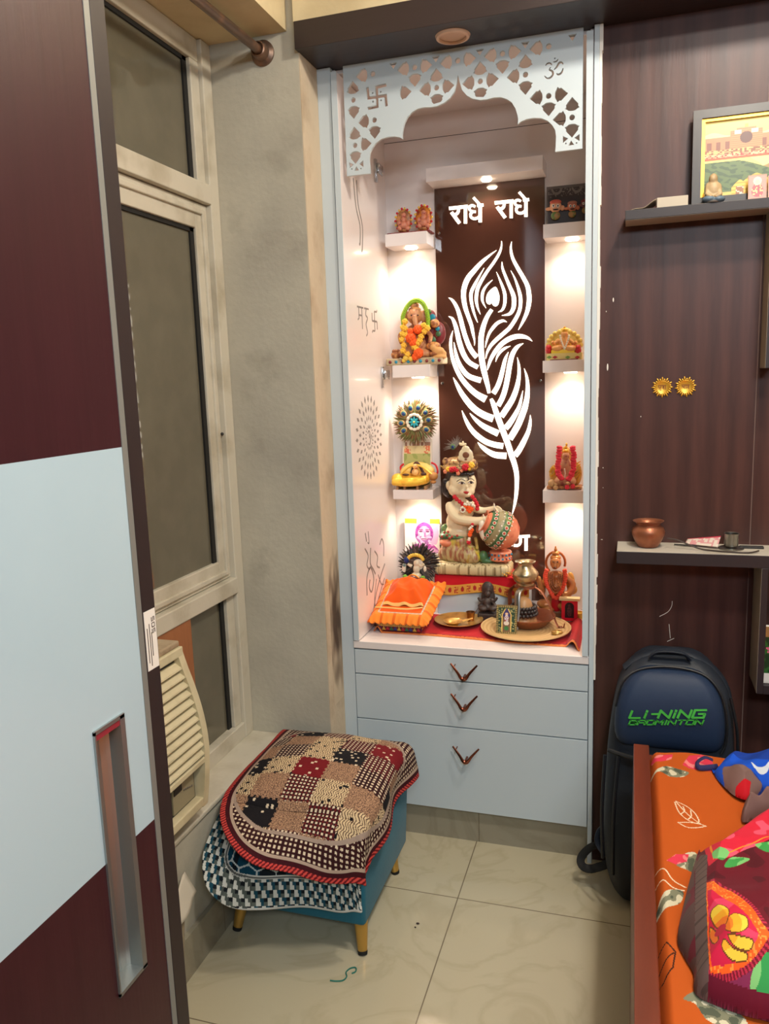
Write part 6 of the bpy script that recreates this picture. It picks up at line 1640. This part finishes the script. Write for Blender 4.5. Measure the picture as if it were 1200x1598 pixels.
grid_surf('orange_blanket', 60, 60, lump, lambda u, v: (240, 92, 18) if v > .03 else (244, 200, 120), FC('velvet_orange', .8, .2, sheen=.1), bd_)
m = MB().tube(catmull([frill(.06, .24) + Vector((0, 0, .006)), frill(.3, .20) + Vector((0, 0, .008)), frill(.6, .19) + Vector((0, 0, .008)), frill(.84, .27) + Vector((0, 0, .006))], 5), .0026, 6)
m.build('blanket_hem', M('gold_hem', (246, 206, 120), .5), bd_, True)
yh = 2.585
m = MB(); SP(m, 645, 905, 10, 7.5, yh, 7); m.build('deity_head', M('dark_face', (86, 50, 40), .4, var=(60, (190, 120, 80), .6, .7)), bd_, True)
m = MB()
for a, b in ((628, 905), (632, 900), (626, 908), (660, 902), (664, 907), (657, 906), (633, 907)): pompom(m, pt(a, b, yh), .0085, 14)
m.build('green_tassels', M('tassel_green', (110, 170, 60), .7), bd_, True)
m = MB(); m.tube(catmull(garland(((634, 907), (638, 899), (646, 897), (654, 902)), yh - .012), 4), .002, 6); m.build('head_band', gold, bd_, True)

# --- plates, stand, stone idol, cards, monkey deity
pc = (-.553, 2.545, CZ)
pl = thing('brass_plate', 'small fluted brass plate in front of the step box', 'plate', pc)
m = MB(); n = 48; prof = [(0, 0), (.05, .001), (.062, .004), (.078, .012), (.083, .0135), (.083, .015), (.076, .014), (.06, .006), (.05, .003), (0, .002)]
m.lathe(prof, pc, 96)
for v_ in m.bm.verts:
    d = Vector((v_.co.x - pc[0], v_.co.y - pc[1])); r_ = d.length
    if .055 < r_ < .081: v_.co.z += .0012 * math.sin(math.atan2(d.y, d.x) * 48)
m.build('dish', brass, pl, True)
bw = thing('brass_bowl', 'small shallow brass bowl with spout on the fluted plate', 'bowl', (-.566, 2.51, CZ + .003))
MB().lathe([(0, 0), (.016, 0), (.018, .002), (.028, .012), (.033, .0145), (.033, .016), (.027, .014), (.017, .005), (0, .004)], (-.566, 2.51, CZ + .003), 32).build('bowl_body', brass, bw, True)
MB().tube([(-.54, 2.522, CZ + .015), (-.518, 2.532, CZ + .019), (-.505, 2.54, CZ + .0225)], [.006, .005, .003], 10, flat=(1.6, .5)).build('spout', brass, bw, True)
bc = thing('brass_cup', 'little dark brass cup with an incense stick on the plate', 'cup', (-.517, 2.572, CZ + .004))
MB().lathe([(0, 0), (.012, 0), (.011, .003), (.013, .012), (.0145, .026), (.0165, .030), (.0145, .030), (.012, .012), (0, .006)], (-.517, 2.572, CZ + .004), 24).build('cup_body', M('old_brass', (150, 104, 60), .35, metal=.9), bc, True)
tag(MB().tube([(-.512, 2.572, CZ + .015), (-.486, 2.60, CZ + .056)], .0011, 6).build('incense_stick', darkline), 'thin dark incense stick leaning out of the little cup', 'incense stick')
bi = thing('stone_idol', 'dark stone carved idol standing before the white step', 'idol', (-.468, 2.615, CZ))
ys_ = 2.61
m = MB(); a, b, t = slabp(m, 745, 777, 972, 961, ys_ - .025, ys_ + .02, .003)
SP(m, 762, 938, 12, 22, ys_ + .012, 5); SP(m, 761, 922, 10, 12, ys_ + .01, 6); SP(m, 760, 944, 7, 9, ys_ - .006, 7); SP(m, 761, 931, 5, 5.5, ys_ - .008, 5); SP(m, 762, 925, 3.5, 4, ys_ - .006, 3); SP(m, 754, 953, 8, 5, ys_ - .014, 8); SP(m, 769, 953, 8, 5, ys_ - .014, 8); SP(m, 761, 951, 5, 6, ys_ - .012, 6)
for sx_ in (-1, 1):
    for e_, f_ in ((941, 936), (947, 950)): m.tube(catmull([pt(761 + sx_ * 5, 939, ys_ - .008), pt(761 + sx_ * 11, e_, ys_ - .01), pt(761 + sx_ * 15, f_, ys_ - .012)], 3), [.006, .006, .0055, .005, .005, .0045, .004], 8)
m.build('figure', blacks, bi, True, mods=REM(.0018, 2)); drop_to(bi, CZ)
bigc = (-.322, 2.508, CZ)
bp_ = thing('woven_tray', 'large round tan tray holding the copper bowl', 'tray', bigc)
def tray_mat():
    m_ = M('tray_tan', (212, 176, 120), .55); nt = m_.node_tree; tc = nt.nodes.new('ShaderNodeTexCoord'); w_ = nt.nodes.new('ShaderNodeTexWave'); w_.wave_type = 'RINGS'; w_.rings_direction = 'Z'; w_.inputs['Scale'].default_value = 26; w_.inputs['Distortion'].default_value = 1.2
    nt.links.new(tc.outputs['Object'], w_.inputs['Vector']); mx = nt.nodes.new('ShaderNodeMix'); mx.data_type = 'RGBA'; mx.inputs[6].default_value = (*lin((216, 184, 130)), 1); mx.inputs[7].default_value = (*lin((198, 160, 106)), 1)
    nt.links.new(w_.outputs['Fac'], mx.inputs[0]); nt.links.new(mx.outputs[2], nt.nodes['Principled BSDF'].inputs['Base Color']); return m_
MB().lathe([(0, 0), (.10, 0), (.129, .006), (.146, .013), (.146, .016), (.128, .010), (.10, .004), (0, .004)], bigc, 64).build('dish', tray_mat(), bp_, True)
TZ2 = CZ + .0045
cb_ = (-.318, 2.553, TZ2)
cbo = thing('copper_bowl', 'wide copper bowl under the brass water pot', 'bowl', cb_)
MB().lathe([(0, 0), (.05, 0), (.056, .003), (.078, .026), (.088, .034), (.088, .037), (.076, .030), (.052, .006), (0, .005)], cb_, 48).build('bowl_body', copper, cbo, True)
lg_ = thing('egg_stone', 'smooth tan egg shaped stone rising from the copper bowl', 'stone', (-.335, 2.558, TZ2 + .006))
p = (-.335, 2.558, TZ2 + .006)
MB().lathe([(0, 0), (.045, 0), (.046, .004), (.04, .018), (.036, .022), (.032, .024), (.0315, .04), (.030, .06), (.026, .074), (.018, .084), (.009, .089), (0, .0905)], p, 36).build('dome', M('tan_stone', (186, 142, 96), .4, var=(20, (150, 104, 66), .5, .7)), lg_, True)
mo = MB()
for ring_, (rz, rr_) in enumerate(((.034, .043), (.046, .041), (.057, .039))):
    for k_ in range(22): a_ = 2 * PI * k_ / 22 + ring_ * .14; mo.ell((p[0] + rr_ * math.cos(a_), p[1] + rr_ * math.sin(a_), p[2] + rz), .0066, u=10, v=7)
tag(mo.build('bead_mala', M('dark_beads', (52, 46, 46), .35), None, True), 'dark bead string coiled around the tan stone', 'beads')
sd = thing('copper_stand', 'curved three legged metal stand carrying the brass water pot', 'stand', (-.33, 2.58, TZ2))
zr = U(820, 916, y=2.585).z
cx_, cy_ = U(820, 916, y=2.585).x, 2.585
MB().lathe([(.03, 0), (.036, 0), (.036, .006), (.03, .006), (.03, 0)], (cx_, cy_, zr), 32).build('ring', copper, sd, True)
def strap(L, w, mt): 
    MB().tube(catmull(L, 5), w, 10, flat=(1.25, .5)).build('leg', mt, sd, True)
strap([Vector((cx_ - .034, cy_ + .005, zr + .003)), U(796, 922, y=2.61), U(796, 945, y=2.612), Vector((U(795, 950, y=2.615).x, 2.615, TZ2 + .004))], .007, M('strap_brown', (134, 74, 48), .45, metal=.5))
strap([Vector((cx_ - .010, cy_ - .032, zr + .003)), U(808, 928, y=2.53), U(807, 955, y=2.515), U(804, 985, y=2.50)], .0085, steel)
strap([Vector((cx_ + .030, cy_ - .008, zr + .004)), U(846, 925, y=2.56), U(858, 945, y=2.55), U(864, 962, y=2.55), U(871, 978, y=2.54), U(879, 979, y=2.535), U(881, 973, y=2.535)], .004, copper)
strap([U(874, 977, y=2.537), U(876, 988, y=2.53)], .005, copper)
lo = thing('brass_water_pot', 'pale brass water pot standing on the copper stand', 'pot', (cx_, cy_, zr + .006))
kz = .0021
MB().lathe([(0, 0), (.029, 0), (.031, .004), (.030, .010), (.037, .016), (.041, .024), (.0425, .034), (.044, .040), (.041, .047), (.031, .058), (.0245, .066), (.023, .072), (.0245, .076), (.034, .0805), (.0345, .083), (.03, .082), (.02, .074), (.022, .064), (.035, .05), (.038, .036), (0, .01)], (cx_, cy_, zr + .006), 44).build('pot_body', brass_p, lo, True)
# golden tin behind the pot on the step
gt = thing('gold_tin', 'small shiny gold box at the back of the step behind the brass pot', 'box', (-.34, 2.735, .8195))
MB().box(-.352, -.330, 2.72, 2.745, .8195, .850, .002).build('tin', goldbright, gt); MB().box(-.354, -.328, 2.718, 2.747, .850, .855, .001).build('lid', goldbright, gt)
# small framed deity print at the front
def fr_card(u, v):
    x, y = u * 2 - 1, v * 2 - 1
    if abs(x) > .8 or abs(y) > .86: return (170, 150, 96) if int((u * 22 if abs(y) > .86 else v * 30)) % 2 else (90, 78, 44)
    if abs(x) < .5 - .35 * max(0, y - .35) * 2 and y < .78:
        if math.hypot(x / .14, (y - .42) / .1) < 1: return (226, 190, 160)
        if math.hypot(x / .2, (y - .1) / .26) < 1: return (214, 214, 220) if hsh(int(u * 30), int(v * 30)) > .3 else (180, 60, 70)
        if math.hypot(x / .26, (y + .25) / .16) < 1: return (226, 214, 200)
        if math.hypot(x / .22, (y + .62) / .16) < 1: return (60, 120, 70)
        if abs(abs(x) - (.46 - .35 * max(0, y - .35) * 2)) < .08: return (222, 190, 110)
        return (70, 60, 110) if y > .2 else (120, 90, 70)
    return (46, 70, 52) if hsh(int(u * 24), int(v * 30)) > .22 else (190, 180, 120)
o = stand_card('framed_deity_print', 'small ornate framed deity print at the front edge of the round tray', 774, 806, 1002, 959, 2.452, fr_card, lean=.022, th=.010, nu=70, nv=90, edge=M('frame_bronze', (120, 104, 66), .4, metal=.4)); drop_to(o, CZ + .0045)
m = MB(); q = U(869, 997, y=2.47); m.lathe([(0, 0), (.017, 0), (.0185, .004), (.017, .008), (.008, .0095), (.006, .012), (0, .0125)], (q.x, 2.475, CZ + .0075), 28)
tag(m.build('brass_disc', M('lid_gold', (198, 164, 96), .35, metal=.8), None, True), 'little round brass disc lying on the tray beside the stand foot', 'ornament')
# brass ball
bl = MB(); q = pt(835, 949, 2.655); bl.ell((q.x, 2.655, q.z), .019, u=20, v=14); bl.lathe([(0, -.017), (.012, -.018), (.012, -.023), (0, -.023)], (q.x, 2.655, q.z), 20)
o = tag(bl.build('brass_ball', gold, None, True), 'shiny gold ball standing between the stand and the kneeling monkey idol', 'ornament'); drop_to(o, CZ)
# kneeling monkey deity with orange garland
yh = 2.705
hn = thing('monkey_idol', 'brown seated monkey deity with orange garland at the right of the counter', 'idol', (-.24, yh, CZ))
SPH = lambda m, a, b, rx, rz, d=0, ry=None, **kw: SP(m, a, b, rx, rz, yh + d, ry, **kw)
m = MB(); a, b, t = slabp(m, 838, 893, 968, 958, yh - .035, yh + .03, .006); m.build('base', M('base_brown', (130, 86, 50), .5, var=(30, (180, 130, 70), .55, .7)), hn)
m = MB()
SPH(m, 868, 922, 14, 18); SPH(m, 868, 906, 16, 10, 0, 11); SPH(m, 867, 884, 9, 10, -.006, 10); SPH(m, 866, 890, 5.5, 5, -.022, 5); SPH(m, 868, 940, 15, 10, 0, 13)
SPH(m, 851, 948, 14, 7.5, -.014, 12); SPH(m, 880, 950, 13, 8, -.02, 12); SPH(m, 856, 956, 12, 5, -.024, 10)
m.tube(catmull([pt(855, 905, yh), pt(847, 920, yh - .01), pt(846, 930, yh - .02), pt(843, 918, yh - .03), pt(841, 912, yh - .032)], 4), [.012] * 5 + [.0115] * 4 + [.011] * 4 + [.010] * 4, 10); SPH(m, 841, 911, 4, 7, -.034, 3)
m.tube(catmull([pt(882, 905, yh), pt(893, 918, yh - .006), pt(888, 932, yh - .026), pt(876, 934, yh - .036)], 4), [.013] * 5 + [.012] * 4 + [.011] * 4, 10)
m.build('body', M('hanuman_brown', (176, 112, 62), .35, metal=.2, var=(30, (206, 150, 80), .55, .7)), hn, True, mods=REM(.0023, 3))
m = MB(); m.tube([pt(867 + 15 * math.cos(PI * t / 10 - .35), 884 - 17 * math.sin(PI * t / 10 - .35), yh + .006) for t in range(15)], .0042, 8); m.build('halo', M('halo_copper', (180, 100, 50), .35, metal=.5), hn, True)
m = MB(); SPH(m, 867, 876, 8.5, 5, 0, 8); SPH(m, 867, 870, 6, 4, 0, 5); SPH(m, 867, 864, 2.5, 3.5, 0, 2.5); SPH(m, 867, 860, 1.4, 2, 0, 1.4); m.build('crown', M('crown_brown', (196, 130, 70), .35, metal=.4), hn, True)
m = MB(); SPH(m, 863.5, 883, 1.4, 1.1, -.024, 1); SPH(m, 870, 883, 1.4, 1.1, -.024, 1); SPH(m, 866, 892, 2.6, .7, -.034, 1); m.build('face_paint', darkline, hn, True)
m = MB()
for L in (((853, 896), (851, 904), (852, 913), (855, 922), (860, 931), (864, 938)), ((881, 896), (882, 905), (881, 914), (878, 924), (874, 933), (868, 940))):
    for q in catmull(garland(L, yh - .038), 3): m.ell(q, (.0085, .007, .0055), (0, random.uniform(-.5, .5), 0), u=10, v=7)
m.build('garland', M('garland_coral', (240, 84, 56), .65), hn, True)
m = MB()
for w_ in (5, 8, 11): beads(m, catmull(garland(((867 - w_, 899), (867 - w_ * .8, 910 + w_), (867, 916 + w_ * 1.4), (867 + w_ * .8, 910 + w_), (867 + w_, 899)), yh - .040), 5), .0028)
m.build('bead_necklaces', brownres, hn, True)
m = MB(); SPH(m, 890, 914, 7, 16, .004, 6); SPH(m, 893, 926, 8, 8, 0, 8); m.build('shawl', M('shawl_gold', (206, 150, 70), .4, metal=.3), hn, True, mods=REM(.0023, 2))
m = MB(); SPH(m, 868, 948, 8, 14, -.03, 4); m.build('loincloth', redgloss, hn, True)
drop_to(hn, CZ)
def red_card(u, v):
    x, y = u * 2 - 1, v * 2 - 1
    if abs(x) < .56 and (y < .35 and y > -.72 or math.hypot(x / .56, (y - .35) / .4) < 1 and y > 0):
        if math.hypot(x / .3, (y + .1) / .5) < 1 or math.hypot(x / .16, (y - .42) / .14) < 1: return (70, 44, 52) if hsh(int(u * 24), int(v * 30)) > .35 else (110, 60, 66)
        return (44, 28, 36)
    return (226, 30, 56)
o = stand_card('red_deity_card', 'red deity card standing in front of the monkey idol', 876, 901, 965, 932, 2.64, red_card, lean=.006, th=.014, nu=60, nv=76, edge=redgloss)
a = U(875, 931, y=2.64); 
m = MB(); oz = o.location
MB().box(o.location.x - .034, o.location.x + .034, 2.636, 2.664, U(876, 933, y=2.645).z, U(876, 929, y=2.645).z, .001).build('top_edge', M('cream_strip', (240, 214, 160), .5), o); drop_to(o, CZ)
m = MB(); q = pt(906, 945, 2.66); m.lathe([(0, 0), (.012, 0), (.015, .008), (.016, .022), (.012, .026), (.010, .02), (0, .008)], (q.x - .006, 2.67, q.z - .01), 20)
o = tag(m.build('gold_cup', goldbright, None, True), 'small gold cup beside the red card at the right door', 'cup'); drop_to(o, CZ)
# ------------------------------------------------------------------ lights, camera, view
def area(loc, size, e, col, rot=(0, 0, 0), sy=None):
    l = bpy.data.lights.new('ceiling_lamp', 'AREA'); l.energy = e; l.color = col; l.size = size
    if sy: l.shape = 'RECTANGLE'; l.size_y = sy
    o = bpy.data.objects.new('ceiling_lamp', l); COL.objects.link(o); o.location = loc; o.rotation_euler = rot
    return o
area((.45, .7, 2.82), .25, 27, (1, .96, .90))
pl_ = bpy.data.lights.new('ceiling_bulb', 'POINT'); pl_.energy = 46; pl_.color = (1, .93, .82); pl_.shadow_soft_size = .05
po_ = bpy.data.objects.new('ceiling_bulb', pl_); COL.objects.link(po_); po_.location = (.35, 1.55, 2.74)
area((.7, -1.1, 2.5), 1.2, 42, (.80, .91, 1), rot=(math.radians(48), 0, math.radians(12)), sy=.35)
w = bpy.data.worlds.new('World'); SC.world = w; w.use_nodes = True
w.node_tree.nodes['Background'].inputs[0].default_value = (.5, .55, .6, 1); w.node_tree.nodes['Background'].inputs[1].default_value = .05
cam = bpy.data.cameras.new('Camera'); co = bpy.data.objects.new('Camera', cam); COL.objects.link(co)
cam.sensor_fit = 'VERTICAL'; cam.sensor_height = 36; cam.lens = FPX / 1598 * 36; cam.clip_start = .02
R = Matrix((RIGHT, -DOWN, -_f)).transposed().to_4x4(); co.matrix_world = Matrix.Translation(CAM) @ R
SC.camera = co
SC.view_settings.view_transform = 'Standard'; SC.view_settings.look = 'None'; SC.view_settings.gamma = 1
SC.view_settings.use_curve_mapping = False; SC.view_settings.exposure = 0.0
SC.cycles.use_denoising = True; SC.cycles.max_bounces = 8
SC.cycles.sample_clamp_indirect = 4
